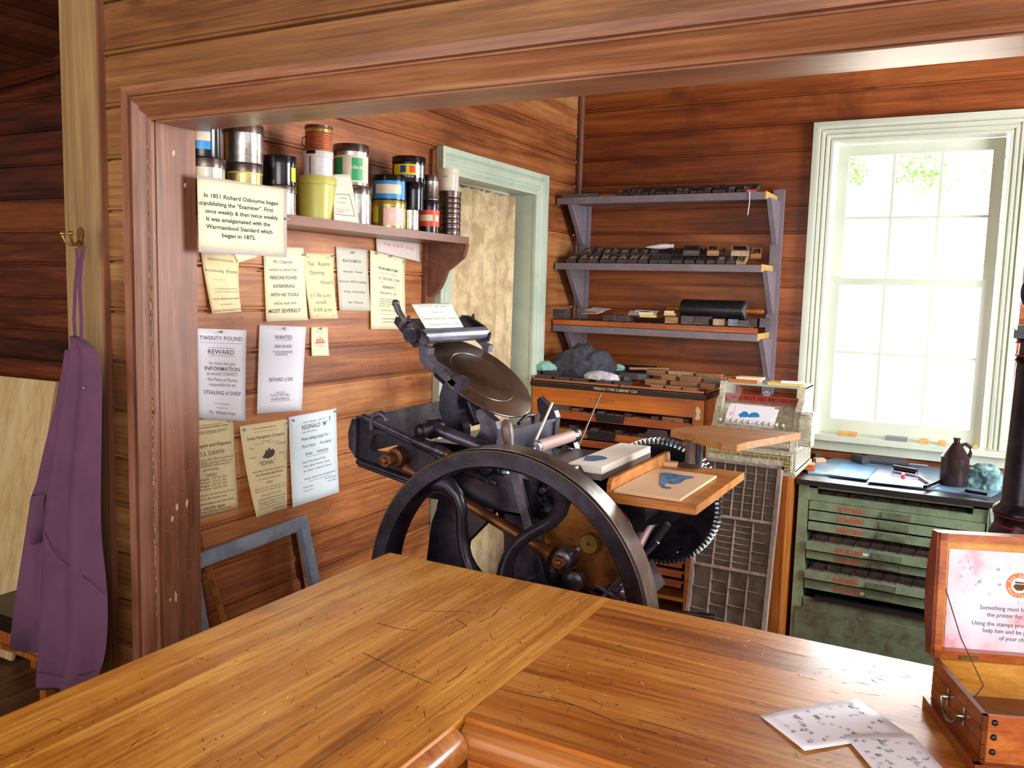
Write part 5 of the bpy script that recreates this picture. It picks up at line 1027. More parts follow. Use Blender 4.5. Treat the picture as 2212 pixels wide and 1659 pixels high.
for i, (a, b, s, px, po) in enumerate(rows):
    za, zb = gz(a), gz(b); yf = NY + .004 - po; mb = MB()
    mb.box((NX0 + .05, yf, zb), (NX1 - .05, yf + .01, za)); mb.box((NX0 + .05, yf, zb), (NX1 - .05, YB - .1, zb + .004)); d = mb.build('drawer', M_green, t, bevel=.0015)
    mb = MB()
    for k in range(12): x = NX0 + .06 + k * (NX1 - NX0 - .12) / 11; mb.box((x, yf + .012, zb + .004), (x + .004, yf + .5, za - .008))
    for k in range(4): y = yf + .06 + k * .11; mb.box((NX0 + .05, y, zb + .004), (NX1 - .05, y + .004, za - .008))
    mb.build('compartments', W_case, d)
    xc = atY(px + 8, 1100, NY).x; mb = MB(); sw = .125 if len(s) < 12 else .2
    main = s.split('  ')[0]; put_text(mb, main, lambda a_, b_: Vector((a_, yf - .0008, -b_)), NX0 + .23, -(za + zb) / 2, .020, .112, .035)
    if i == 1: mb.build('red_lettering', M_red, d); mb = MB(); put_text(mb, 'GOLD', lambda a_, b_: Vector((a_, yf - .0008, -b_)), NX0 + .33, -(za + zb) / 2 + .002, .008, .026, .01)
    mb.build('red_lettering', M_red, d)
    hx = atY(1935 - 4 * i, 1120, NY).x; mb = MB(); mb.box((hx - .055, yf - .012, zb + .012), (hx + .055, yf, zb + .017)); mb.box((hx - .06, yf - .003, zb + .008), (hx + .06, yf, za - .008)); mb.box((hx - .055, yf - .013, zb + .012), (hx + .055, yf - .01, zb + .026)); mb.build('pull', M_greenw, d, bevel=.001)
    if i in (3, 6):
        MB().lathe([(.0095, 0), (.0095, -.001), (0, -.001)], (NX0 + .33 + (.0 if i == 3 else -.005), yf - .0005, (za + zb) / 2), (0, 1, 0), 20).build('blue_sticker', M_dot, d)
        mb = MB(); mb.box((NX0 + .292, yf - .0012, (za + zb) / 2 - .006), (NX0 + .315, yf - .0004, (za + zb) / 2 + .006)); mb.build('paper_sticker', M_pap_c, d)
mb = MB(); mb.box((NX0 + .02, NY - .006, .0), (NX1 - .01, NY + .02, gz(1312))); mb.box((NX0 + .05, NY + .0, gz(1312)), (NX1 - .05, NY + .01, gz(1290))); mb.build('plinth_panel', M_greenw, t, bevel=.003)
mb = MB(); mb.box((NX0 + .10, NY - .012, gz(1290) - .004), (NX1 - .05, NY + .3, gz(1290) + .012)); mb.build('black_slide', M_black, t)
zt = NT - .0055
for k in range(7): type_block(NX0 + .36 + .035 * k, NY + .05, gz(1185), .03, .05, .02, rn.choice(LET), 'l' if k % 3 == 0 else 'b', 0, 'block lying in the open sixty point drawer of the green cabinet', 'blocks in the open green drawer')
# things on the green cabinet
loose('ink_slab', 'long pale blue stained slab along the green cabinet front', 'slab', [(1740, 1010), (1800, 992), (1990, 1008), (2140, 1030), (2158, 1065), (2140, 1074), (1960, 1052), (1900, 1040), (1745, 1024)], zt, M_slate, .008)
loose('ink_slab', 'bright blue inked plate on the left of the pale slab', 'slab', [(1789, 1026), (1818, 1002), (1893, 1012), (1872, 1037)], zt + .0085, M_platb, .004)
loose('ink_slab', 'violet stained plate in the middle of the pale slab', 'slab', [(1873, 1041), (1897, 1014), (1990, 1022), (2010, 1056)], zt + .0085, plain('violet_slab', '98a8c8', .3, 0, 'b49ac0', 7, .6), .003)
def brayer():
    t = thing('brayer', 'small black brayer with red handle on the violet plate', 'brayer', atZ(1955, 1018, zt)); z = zt + .03
    a = atZ(1930, 1010, z); b = atZ(1980, 1019, z); MB().cyl(a, b, .013, 20).build('roller', M_blackp, t, smooth=40)
    m = (a + b) / 2; h = atZ(1948, 1035, zt + .018); mb = MB(); mb.tube([a, a + (h - m) * .45 + Vector((0, 0, .004)), b + (h - m) * .45, b], .003, 6); mb.build('yoke', M_steel, t, smooth=50)
    d = (h - m); MB().lathe([(.006, 0), (.009, .01), (.010, .03), (.008, .045), (0, .048)], m + d * .45, d, 14).build('handle', M_redl, t, smooth=50)
brayer()
a = atZ(1985, 1030, zt + .02); b = atZ(2012, 1046, zt + .02); mb = MB(); mb.tube([a, b], .007, 8); mb.tube([b, atZ(2005, 1052, zt + .015)], .005, 6); tag(mb.build('metal_clamp', M_steel, smooth=50), 'small steel tool right of the brayer', 'tool')
a = atZ(1998, 1052, zt + .02); b = atZ(2030, 1040, zt + .02); tag(MB().cyl(a, b, .008, 14).build('small_roller', M_blackp, smooth=40), 'short black roller beside the jug base', 'roller')
# jug
p = atZ(2058, 1052, zt + .0085); wj = 28 / FPX * depth(p)
t = thing('can_jug', 'dark brown cone topped can with handle under the window', 'jug', (p.x, p.y + wj, zt + .0085)); o = Vector((p.x, p.y + wj, zt + .0085)); hj = atY(2062, 944, o.y).z - o.z
MB().lathe([(wj * .97, 0), (wj, .003), (wj, hj * .58), (wj * 1.03, hj * .59), (wj * .98, hj * .60), (wj * .36, hj * .86), (wj * .22, hj * .9), (wj * .22, hj * .97), (0, hj * .97)], o, seg=32).build('body', M_jug, t, smooth=35)
MB().lathe([(wj * .26, 0), (wj * .26, hj * .045), (0, hj * .05)], o + Vector((0, 0, hj * .955)), seg=20).build('cap', M_jug, t, smooth=40)
mb = MB(); mb.tube([o + Vector((wj * .3, 0, hj * .84)), o + Vector((wj * .62, 0, hj * .88)), o + Vector((wj * .95, 0, hj * .82)), o + Vector((wj * 1.0, 0, hj * .7)), o + Vector((wj * .93, 0, hj * .6))], .008, 8); mb.build('handle', M_jug, t, smooth=60)
p = atZ(2125, 1060, zt); rag('crumpled_cloth', 'blue and white stained rag beside the brown can', (p.x, p.y + .06, zt + .004), (.075, .06, .075), M_ragb, 3)
a = atZ(2085, 1060, zt + .016); b = atZ(2132, 1068, zt + .016); tag(MB().cyl(a, b, .007, 12).build('ink_stick', M_blackp, smooth=40), 'black rod with pale end lying in front of the stained rag', 'rod')
p = atZ(2135, 1015, zt); a = Vector((p.x, p.y, zt + .05)); b = a + Vector((.02, -.01, .15)); t = thing('wooden_mallet', 'pale wooden handle standing at the back of the green cabinet', 'mallet', a); MB().lathe([(.012, 0), (.015, .05), (.011, .12), (.013, .15), (0, .16)], a, b - a, 14).build('handle', M_raw, t, smooth=50); MB().lathe([(0, -.04), (.03, -.035), (.035, 0), (.02, .01), (0, .012)], a, (0, 0, 1), 16).build('head', M_raw, t, smooth=50)
p = atZ(2100, 1005, zt); rag('wooden_ball', 'rounded yellow wooden knob behind the brown can', (p.x, p.y, zt + .01), (.035, .03, .03), M_raw, 1)
bpy.data.objects['wooden_ball']['category'] = 'knob'
for i, (x0, x1, y, c, l) in enumerate(((1872, 1960, 992, plain('dusty_roller', '4c484c', .5), 'dusty dark roller along the back of the green cabinet'), (1845, 1870, 988, M_rag, 'dark rounded roller end at the back left of the green cabinet'))):
    a = atZ(x0, y, zt + .025); b = atZ(x1, y + 8, zt + .025); tag(MB().cyl(a, b, .022, 20).build('dusty_roller', c, smooth=40), l, 'roller')
card('paper_scrap', 'white paper scrap behind the brayer', 'paper', atZ(1990, 1005, zt), .12, .07, .2, zt + .006, M_pap_w, .003)
card('paper_scrap', 'pale paper at the right back of the green cabinet', 'paper', atZ(2120, 1012, zt), .16, .06, -.1, zt, M_pap_b, .004)
card('wood_block', 'dark topped wooden block on the left end of the green cabinet', 'block', atZ(1745, 1016, zt), .06, .075, .2, zt + .009, W_cab, .026, bevel=.001)
card('wood_block', 'small pale block behind the block at the left end of the green cabinet', 'block', atZ(1770, 1000, zt), .05, .04, .5, zt + .002, M_pap_k, .022)
card('metal_clip', 'small black metal clip beside the cash register base', 'clip', atZ(1762, 996, zt), .03, .04, .7, zt + .001, M_black, .04)
# blocks on the window sill
for i, (px, py, w, m, l) in enumerate(((1832, 924, .09, M_raw, 'pale wooden block at the left of the window sill'), (1937, 936, .10, plain('grey_block', '7c7c84', .5), 'grey block in the middle of the window sill'), (1996, 940, .04, M_raw, 'small block right of the grey block on the sill'), (2036, 944, .035, M_raw, 'small tan block on the window sill above the can'), (2108, 952, .02, M_raw, 'tiny block at the right end of the window sill'))):
    p = atY(px, py, YB - .03); card('sill_block', l, 'block', p, w, .045, .04, WZ0 + .0005, m, .018, bevel=.001)
# ================================================================== IRON COLUMN (press staple) WITH RING
def column():
    cx = atY(2242, 900, 2.3).x; cy = 2.3; z = lambda py: atY(2190, py, cy).z
    rs = cx - atY(2163, 1060, cy).x
    t = thing('iron_column', 'black cast iron column with red lines and ring top', 'column', (cx, cy, 0)); o = Vector((cx, cy, 0))
    zb, z1 = z(1155), z(775)
    MB().lathe([(rs * 1.30, zb - .02), (rs * 1.34, zb), (rs * 1.34, zb + .012), (rs * 1.16, zb + .028), (rs * 1.2, zb + .046), (rs * 1.26, zb + .05), (rs * 1.26, zb + .062), (rs * 1.04, zb + .075), (rs, zb + .085), (rs * .9, z1 - .02), (rs * .88, z1)], o, seg=48).build('shaft', M_iron, t, smooth=50)
    for zz, rr in ((zb + .024, 1.19), (zb + .049, 1.245), (z(768), .98), (z(740), 1.0)):
        MB().lathe([(rs * rr, zz), (rs * (rr + .03), zz + .002), (rs * rr, zz + .004)], o, seg=48, close=True).build('red_line', plain('dark_red_line', '9a1c28', .3) if 'dark_red_line' not in MATS else MATS['dark_red_line'], t)
    zc = z(775)
    MB().lathe([(rs * .88, zc - .01), (rs * 1.0, zc), (rs * .86, zc + .01), (rs * .84, zc + .035), (rs * .9, zc + .04), (rs * 1.02, zc + .05)], o, seg=48).build('necking', M_iron, t, smooth=50)
    a = rs * 1.1; z2 = zc + .05; mb = MB(); mb.box((cx - a, cy - a, z2), (cx + a, cy + a, z2 + .018)); mb.box((cx - a * .9, cy - a * .9, z2 + .018), (cx + a * .9, cy + a * .9, z2 + .028)); mb.box((cx - a * .62, cy - a * .62, z2 + .028), (cx + a * .62, cy + a * .62, z2 + .034)); mb.build('cap_plate', M_iron, t, bevel=.003)
    MB().lathe([(rs * .58, z2 + .03), (rs * .58, z(672)), (0, z(672))], o, seg=32).build('neck', M_iron, t, smooth=40)
    mb = MB(); rc = z(640); R_ = rs * .78; mb.lathe([(R_ + rs * .24 * math.cos(2 * PI * k / 12), rs * .24 * math.sin(2 * PI * k / 12)) for k in range(12)], (cx, cy, rc + .01), (.3, -1, 0), 36, True); mb.build('ring', plain('blue_black_enamel', '1a2434', .2, .2), t, smooth=60)
    # press bed that carries it, standing on the floor
    mb = MB(); mb.box((cx - rs * 1.2, cy - .10, zb - .06), (cx + .5, cy + .35, zb - .018)); mb.build('bed_plate', M_iron, t, bevel=.006)
    for x in (cx - .06, cx + .43):
        for y in (cy - .09, cy + .3): MB().box((x, y, 0), (x + .05, y + .05, zb - .045)).build('leg', M_iron, t, bevel=.004)
    mb = MB(); p0 = atY(2192, 1150, cy - .1)
    for k in range(9): mb.lathe([(.006 + .0018 * math.cos(a_), .0018 * math.sin(a_)) for a_ in [2 * PI * j / 6 for j in range(6)]], (p0.x + k * .0095, cy - .11, zb - .014), (0, (k % 2), 1 - (k % 2) * .6), 10, True)
    mb.build('chain', M_steel, t, smooth=60)
column()
# ================================================================== CHEST ON THE COUNTER
def chest():
    A = atZ(2011, 1530, CT); zt_ = atY(2018, 1420, A.y).z; hh = zt_ - CT
    TLb = atZ(2018, 1420, zt_); TF = atZ(2125, 1545, zt_); V = (TF - TLb); dp = V.length; V.normalize(); U = Vector((-V.y, V.x, 0))
    if U.x < 0: U = -U
    wd = .26; Mx = Matrix((U, V, Vector((0, 0, 1)))).transposed().to_4x4(); Mx.translation = Vector((TLb.x, TLb.y, CT))
    t = thing('stamp_chest', 'small orange wooden treasure chest with open lid and pink sign', 'chest', (TLb + U * wd / 2 + V * dp / 2 + Vector((0, 0, CT - TLb.z)))); w = .0065
    P = lambda u, v, z: Mx @ Vector((u, v, z))
    np_ = 4; gh = hh / np_
    for (a, b, nm, m) in (((0, 0), (w, dp), 'left_side', 'dark'), ((wd - w, 0), (wd, dp), 'right_side', 'dark'), ((w, 0), (wd - w, w), 'back_side', 'pale'), ((0, dp - w), (wd, dp), 'front_side', 'dark')):
        mb = MB()
        for k in range(np_):
            mb.box((a[0], a[1], gh * k + (.0008 if k else .002)), (b[0], b[1], gh * (k + 1) - .0004), Mx)
        mb.box((a[0] + .001, a[1] + .001, .002), (b[0] - .001, b[1] - .001, hh - .002), Mx); mb.build(nm, W_chestl if m == 'pale' else (W_chest if nm == 'front_side' else W_chestd), t, bevel=.0006)
    mb = MB(); mb.box((w, w, .004), (wd - w, dp - w, hh * .35), Mx); mb.build('tray_floor', W_chestd, t)
    mb = MB(); mb.box((-.009, -.006, 0), (0, dp + .008, .016), Mx); mb.box((-.009, dp, 0), (wd + .008, dp + .009, .016), Mx); mb.box((wd, -.006, 0), (wd + .008, dp + .008, .016), Mx); mb.build('base_moulding', W_chestd, t, bevel=.003)
    for k in range(4):
        MB().lathe([(.0042, 0), (.0036, .002), (.002, .003), (0, .0034)], P(.014, dp, gh * (k + .55)), V, 14).build('stud', M_blackp, t, smooth=60)
    # bail handle on the left side
    hm = MB(); c1 = P(0, dp * .36, hh * .62); c2 = P(0, dp * .68, hh * .62); n = -U
    for c in (c1, c2):
        hm.lathe([(.0036, 0), (.005, .002), (.003, .006), (.003, .010), (0, .011)], c, n, 12)
        for dz in (-.012, -.006, .006, .012): hm.lathe([(.0022, 0), (.0028, .001), (0, .0028)], c + Vector((0, 0, dz)), n, 8)
        hm.tube([c + Vector((0, 0, -.013)) + n * .001, c + Vector((0, 0, .013)) + n * .001], .0016, 6)
    pts = []
    for k in range(17):
        s = k / 16; pts.append(c1.lerp(c2, s) + n * .010 + Vector((0, 0, -.020 * math.sin(PI * s) ** .6)))
    hm.tube(pts, [.0016 + .0016 * (abs(s - 8) < 3) + .0008 * (s in (4, 12)) for s in range(17)], 8)
    hm.build('bail_handle', M_pewter, t, smooth=60)
    # lid standing open behind: frame in plane tilted slightly back
    zl = hh; ht = (atY(1985, 1148, TLb.y).z - zt_); lt = .026; tilt = math.radians(4); LM = Mx @ Matrix.Translation((0, 0, zl)) @ Matrix.Rotation(tilt, 4, 'X')
    lf = MB()
    for a, b in (((0, -lt, 0), (.010, 0, ht)), ((wd - .010, -lt, 0), (wd, 0, ht)), ((0, -lt, ht - .011), (wd, 0, ht)), ((0, -lt, 0), (wd, 0, .011))): lf.box(a, b, LM)
    ld = lf.build('lid', W_chest, t, bevel=.001)
    mb = MB(); pr = [(-.002, 0), (-.002, ht)]
    arc = [(-lt - .018 * math.sin(PI * k / 10), ht * k / 10) for k in range(11)]
    poly = [(-.006, 0)] + arc + [(-.006, ht)]
    mb.prism([(a, b) for a, b in poly], lambda u, v, w_: LM @ Vector((w_, u, v)), (-.003, .0)); mb.build('lid_cheek', W_chestd, ld); mb = MB(); mb.prism(poly, lambda u, v, w_: LM @ Vector((w_, u, v)), (wd, wd + .003)); mb.build('lid_cheek', W_chestd, ld)
    mb = MB()
    for k in range(10):
        a, b = arc[k], arc[k + 1]; mb.quad(LM @ Vector((-.003, a[0], a[1])), LM @ Vector((wd + .003, a[0], a[1])), LM @ Vector((wd + .003, b[0], b[1])), LM @ Vector((-.003, b[0], b[1])))
    mb.build('lid_back', W_chest, ld)
    mb = MB(); mb.box((.010, -lt + .004, .011), (wd - .010, -lt + .007, ht - .011), LM); mb.build('lid_lining', W_chestl, ld)
    S0, S1 = .0195, wd - .02; zs0, zs1 = .0105, ht - .026; sy = -lt + .0085
    mb = MB(); mb.box((S0, sy - .001, zs0), (S1, sy, zs1), LM); sg = mb.build('sign', M_sign, ld)
    hw = zs1 - zs0; fnl = lambda u, v: LM @ Vector((S0 + u, sy + .0006, zs1 - v))
    # lettering, from the photograph: left ends known; the rest of the lines runs on out of frame
    lines = [('Something must be done with', .565, .047), ('the printer for he is in need', .635, .057), ('Using the stamps provided', .725, .037), ('help him and be part', .795, .053), ('of your challenge', .865, .076)]
    mb = MB()
    for s, v, u0 in lines:
        if (s, .0) not in TC: TC[(s, .0)] = text_geo(s, .0)
        vs, fs = TC[(s, .0)]; hh_ = .0064; k = hh_ / .7; x0 = min(a[0] for a in vs); wv = (max(a[0] for a in vs) - x0) * k * .92
        put_text(mb, s, fnl, u0 + wv / 2, v * hw, hh_, wv, .0)
    mb.build('sign_text', M_ink, sg)
    cu, cv = .0995 - .0, .325 * hw; mb = MB()
    mb._f([mb.b.verts.new(fnl(cu + .0185 * math.cos(a), cv + .0185 * math.sin(a)) ) for a in [2 * PI * k / 40 for k in range(40)]]); bd = mb.build('badge', M_orange, sg)
    up = (LM.to_3x3() @ Vector((0, 1, 0))) * .0003
    mb = MB(); mb._f([mb.b.verts.new(fnl(cu + .0115 * math.cos(a), cv + .0115 * math.sin(a)) + up) for a in [2 * PI * k / 32 for k in range(32)]]); mb.build('badge_centre', M_pap_w, bd)
    mb = MB()
    for pl in (((-.009, .002), (-.006, -.002), (.008, -.002), (.009, .002), (.004, .0075), (-.004, .0075)), ((-.007, -.006), (.007, -.005), (.008, -.003), (-.006, -.003))): mb._f([mb.b.verts.new(fnl(cu + a, cv + b) + up * 2) for a, b in pl])
    mb.build('badge_chest', M_rust, bd)
    for word, a0, sgn in (('Sea Chest', -90, 1), ('Challenge', 90, -1)):
        mb = MB()
        for k, chh in enumerate(word):
            if chh == ' ': continue
            a = math.radians(a0 + sgn * (k - (len(word) - 1) / 2) * 17); c = (cu + .0150 * math.cos(a), cv + .0150 * math.sin(a)); rot = a + PI / 2 * sgn
            fnc = lambda x, y: fnl(c[0] + x * math.cos(rot) - y * math.sin(rot), c[1] + x * math.sin(rot) + y * math.cos(rot)) + up * 2
            put_text(mb, chh, fnc, 0, 0, .0038, None, .02)
        mb.build('badge_lettering', M_pap_w, bd)
    rr = random.Random(11); mb = MB(); mg = plain('faint_stamp_ink', 'b4b0c4', .6)
    for k in range(34):
        u = rr.uniform(.01, .2); v = (rr.uniform(.08, .5) if (u > .034 or rr.random() < .7) else rr.uniform(.5, .93)) * hw
        if abs(u - cu) < .024 and abs(v - cv) < .024: continue
        an = rr.uniform(-.6, .6); s = rr.choice('RSAMHEKN'); put_text(mb, s, lambda x, y: fnl(u + x * math.cos(an) - y * math.sin(an), v + x * math.sin(an) + y * math.cos(an)), 0, 0, .005, None, .01)
    mb.build('stamped_letters', mg, sg)
    mb = MB(); mb.tube([LM @ Vector((.012, -.004, ht * .55)), LM @ Vector((.028, .02, ht * .2)), P(.04, dp * .42, hh - .005), P(.012, dp * .5, hh * .5)], .0009, 6); mb.build('stay_cord', M_string, t, smooth=60)
    mb = MB(); mb.box((.035, -.001, -.004), (.06, .004, .006), LM); mb.cyl(LM @ Vector((.033, 0, 0)), LM @ Vector((.062, 0, 0)), .0022, 10); hg = mb.build('hinge', M_brass, t)
chest()
# stamped papers
def stamped(name, label, px, z, seed, n):
    P = [atZ(x, y, z) for x, y in px]; mb = MB(); m = 8; g = []
    def fn(u, v, w=0.0): p = (P[0] * (1 - u) + P[1] * u) * (1 - v) + (P[3] * (1 - u) + P[2] * u) * v; p.z += w + .001 * math.sin(u * 3 + v * 2); return p
    g = [[mb.b.verts.new(fn(i / m, j / m)) for i in range(m + 1)] for j in range(m + 1)]
    for j in range(m):
        for i in range(m): mb._f([g[j][i], g[j][i + 1], g[j + 1][i + 1], g[j + 1][i]])
    o = mb.build(name, M_pap_w, smooth=180); tag(o, label, 'paper'); s = o.modifiers.new('s', 'SOLIDIFY'); s.thickness = .0003; s.offset = 0
    rr = random.Random(seed); mb = MB(); mb2 = MB(); W_ = (P[1] - P[0]).length; Hh = (P[3] - P[0]).length
    for k in range(n):
        u, v = rr.uniform(.08, .92), rr.uniform(.1, .9); an = rr.uniform(-2.2, -.2); s = rr.choice('RSAMHEKNBTGm'); M_ = mb if rr.random() < .55 else mb2
        put_text(M_, s, lambda x, y: fn(u + (x * math.cos(an) - y * math.sin(an)) / W_, v + (x * math.sin(an) + y * math.cos(an)) / Hh, .0006), 0, 0, .0068, None, .03)
    mb.build('stamped_letters', plain('stamp_ink', '5c5c6c', .6) if 'stamp_ink' not in MATS else MATS['stamp_ink'], o); mb2.build('faint_stamped_letters', plain('stamp_ink_faint', 'acacbc', .6) if 'stamp_ink_faint' not in MATS else MATS['stamp_ink_faint'], o)
stamped('stamped_sheet', 'white sheet stamped with grey letters lying flat on the counter', [(1640, 1545), (1852, 1510), (1962, 1584), (1738, 1623)], CT + .0016, 4, 44)
stamped('stamped_sheet', 'second stamped sheet overlapping the first, nearer the chest', [(1822, 1587), (1968, 1585), (2062, 1684), (1908, 1690)], CT + .0030, 9, 44)
# ================================================================== PLATEN PRINTING PRESS
press = thing('printing_press', 'black cast iron platen printing press with big flywheel and round ink disc', 'printing press', (-1.1, 2.2, 0))
def zz(v): return H + v
def plate(poly, Y, th, name, mat, parent=press, bevel=.003, hole=None):
    """casting whose outline was measured in the photograph, standing in the plane y = Y, th thick"""
    P = [atY(x, y, Y) for x, y in poly]; mb = MB()
    if hole is None:
        mb.prism([(p.x, p.z) for p in P], lambda u, v, w: Vector((u, w, v)), (Y, Y + th))
        return mb.build(name, mat, parent, bevel=bevel)
    Q = [atY(x, y, Y) for x, y in hole]
    def rs(pts, n):
        L = [0]
        for i in range(len(pts)): L.append(L[-1] + (pts[(i + 1) % len(pts)] - pts[i]).length)
        out = []
        for k in range(n):
            s = L[-1] * k / n; i = max(j for j in range(len(pts)) if L[j] <= s + 1e-9); f = (s - L[i]) / max(1e-9, L[i + 1] - L[i]); out.append(pts[i].lerp(pts[(i + 1) % len(pts)], f))
        return out
    c = sum(Q, Vector()) / len(Q); n = 48
    O = rs(P, 96); I = rs(Q, n)
    ang = lambda p: math.atan2(p.z - c.z, p.x - c.x)
    O.sort(key=ang); Isort = sorted(I, key=ang)
    # match outer samples to the inner ring by angle
    vi = {}
    A = [[mb.b.verts.new((p.x, y, p.z)) for p in O] for y in (Y, Y + th)]
    B = []
    for y in (Y, Y + th):
        row = []
        for p in O:
            a = ang(p); q = min(Isort, key=lambda s: abs(math.atan2(math.sin(ang(s) - a), math.cos(ang(s) - a)))); row.append(mb.b.verts.new((q.x, y, q.z)))
        B.append(row)
    m = len(O)
    for i in range(m):
        j = (i + 1) % m
        for k in (0, 1): mb._f([A[k][i], A[k][j], B[k][j], B[k][i]])
        mb._f([A[0][i], A[0][j], A[1][j], A[1][i]]); mb._f([B[0][i], B[0][j], B[1][j], B[1][i]])
    bmesh.ops.remove_doubles(mb.b, verts=mb.b.verts, dist=.0003)
    return mb.build(name, mat, parent)
# ---- flywheel
WC = Vector((-1.029, 1.885, zz(-.806))); WR = .406; wy = .042
fw = MB(); fw.lathe([(WR - .004, -wy), (WR, -wy + .004), (WR, wy - .004), (WR - .004, wy), (WR - .044, wy), (WR - .052, wy - .012), (WR - .052, -wy + .012), (WR - .044, -wy)], WC, (0, 1, 0), 128, True)
fly = fw.build('flywheel', M_iron, press, smooth=35)
MB().lathe([(WR - .002, -wy + .006), (WR + .0012, -wy + .007), (WR + .0012, wy - .007), (WR - .002, wy - .006)], WC, (0, 1, 0), 128, True).build('rim_tread', M_rim, fly, smooth=35)
MB().lathe([(WR - .0055, -wy - .0002), (WR - .0045, -wy - .0006), (WR - .0035, -wy - .0002)], WC, (0, 1, 0), 128, True).build('gold_stripe', M_gold, fly)
SB = [(.36, 66), (.335, 62), (.30, 60), (.266, 61), (.235, 65), (.206, 70), (.18, 75), (.153, 80.5), (.125, 85), (.098, 88.5), (.07, 91)]
for k in range(6):
    pts = [WC + Vector((r * math.cos(math.radians(a + 60 * k)), 0, r * math.sin(math.radians(a + 60 * k)))) for r, a in SB]
    MB().tube(pts, [.032, .024, .0185, .0165, .016, .016, .0165, .017, .018, .020, .022], 14, flat=None).build('spoke', M_iron, fly, smooth=60)
MB().lathe([(.062, -.045), (.07, -.035), (.07, .035), (.062, .045), (0, .045)], WC, (0, 1, 0), 36).build('hub', M_iron, fly, smooth=40)
MB().cyl(WC + Vector((0, -.06, 0)), WC + Vector((0, .86, 0)), .022, 20).build('drive_shaft', M_steel, press, smooth=40)
# ---- frames
fr = [(949, 1050), (943, 1100), (932, 1129), (922, 1206), (905, 1330), (880, 1480), (850, 1600), (960, 1600), (985, 1400), (994, 1250), (1004, 1175), (1046, 1132), (1062, 1110), (1090, 1060), (1070, 1000), (985, 985), (960, 1010)]
plate(fr, 2.02, .035, 'side_frame', M_iron)
o = plate(fr, 2.02, .035, 'side_frame', M_iron); o.location.y += .50
mb = MB(); mb.box((-1.06, 2.03, .02), (-.86, 2.54, zz(-.95))); mb.box((-1.12, 2.04, zz(-.98)), (-.98, 2.52, zz(-.62))); mb.box((-1.42, 2.02, 0), (-.72, 2.06, .08)); mb.box((-1.42, 2.52, 0), (-.72, 2.56, .08)); mb.build('base_frame', M_iron, press, bevel=.008)
plate([(1060, 1000), (1240, 1010), (1262, 1045), (1240, 1090), (1190, 1110), (1185, 1290), (1110, 1290), (1095, 1180), (1070, 1090)], 2.12, .30, 'bed_casting', M_iron)
# ---- crank disc with cap and bright pin
dc = atY(1270, 1170, 2.045)
MB().lathe([(0, -.012), (.122, -.012), (.130, -.006), (.132, .006), (.128, .018), (0, .018)], dc, (0, 1, 0), 64).build('crank_disc', M_bronze, press, smooth=35)
c = atY(1274, 1174, 2.02); MB().lathe([(0, -.008), (.0245, -.008), (.0265, -.005), (.0265, .012)], c, (0, 1, 0), 32).build('oil_cap', plain('brass_cap', '7c6024', .4, .6, '4a3818', 20, .7), press, smooth=35)
MB().lathe([(.0, -.0095), (.004, -.0095), (.004, -.007), (0, -.0068)], c, (0, 1, 0), 12).build('cap_hole', M_dark, press)
c = atY(1251, 1185, 2.01); MB().cbox((c.x, c.y, c.z), (.010, .01, .010), (0, .5, 0)).build('pin', M_steel, press)
mb = MB(); mb.lathe([(.03, 0), (.03, .11), (0, .11)], dc + Vector((0, .02, 0)), (0, 1, 0), 24); mb.build('crank_journal', M_iron, press, smooth=40)
# ---- connecting rod with bosses
a = atY(862, 1000, 1.975); b = atY(1213, 1210, 1.975)
d = (b - a).normalized()
MB().tube([a + d * .03, a + d * .08, a + d * .25, b - d * .06, b - d * .03], [.022, .013, .0145, .016, .024], 16).build('connecting_rod', M_rust, press, smooth=60)
MB().lathe([(.020, -.012), (.028, -.006), (.030, .01), (.028, .05), (0, .05)], b + Vector((0, 0, 0)), (0, 1, 0), 28).build('crank_boss', M_iron2, press, smooth=40)
def nut(c, r, nm='nut', mat=M_rust, l=.014, parent=press):
    mb = MB(); mb.lathe([(r * .9, -l), (r, -l + .002), (r, 0), (0, 0)], c, (0, 1, 0), 6); mb.lathe([(0, -l - .012), (r * .42, -l - .010), (r * .5, -l - .006), (r * .5, -l)], c, (0, 1, 0), 16); return mb.build(nm, mat, parent, smooth=30)
nut(b + Vector((0, -.012, 0)), .0185)
c = atY(850, 990, 1.93); MB().lathe([(.014, -.03), (.017, -.028), (.017, 0), (.027, .004), (.030, .02), (.030, .055), (.034, .06), (.034, .075), (0, .075)], c, (0, 1, 0), 28).build('rod_boss', M_rust, press, smooth=40); nut(c + Vector((0, -.028, 0)), .021)
mb = MB(); mb.lathe([(.030, 0), (.036, .002), (.036, .016), (0, .016)], c + Vector((0, .072, 0)), (0, 1, 0), 28); mb.build('bearing_ring', M_iron2, press, smooth=40)
# ---- left end: slotted arm, tie plate, rails
arm = [(760, 905), (785, 903), (812, 912), (862, 935), (915, 962), (940, 985), (938, 1040), (886, 1034), (772, 992), (768, 985), (754, 964), (755, 932)]
hole = [(802, 948), (808, 940), (820, 937), (835, 941), (850, 952), (860, 965), (859, 976), (850, 980), (825, 978), (806, 975), (800, 966)]
plate(arm, 1.965, .022, 'slotted_arm', M_iron, hole=hole)
plate([(752, 932), (760, 905), (770, 904), (768, 990), (753, 966)], 1.955, .012, 'arm_end', M_iron2)
for (x0, y0, x1, y1, r, nm, m) in ((784, 899, 966, 985, .0085, 'rail', M_iron2), (790, 908, 960, 992, .006, 'rail', M_iron), (772, 996, 890, 1038, .008, 'rail', M_iron), (775, 1003, 890, 1046, .006, 'rail', M_iron)):
    a = atY(x0, y0, 1.955); b = atY(x1, y1, 1.955); MB().tube([a, b], r, 12).build(nm, m, press, smooth=60)
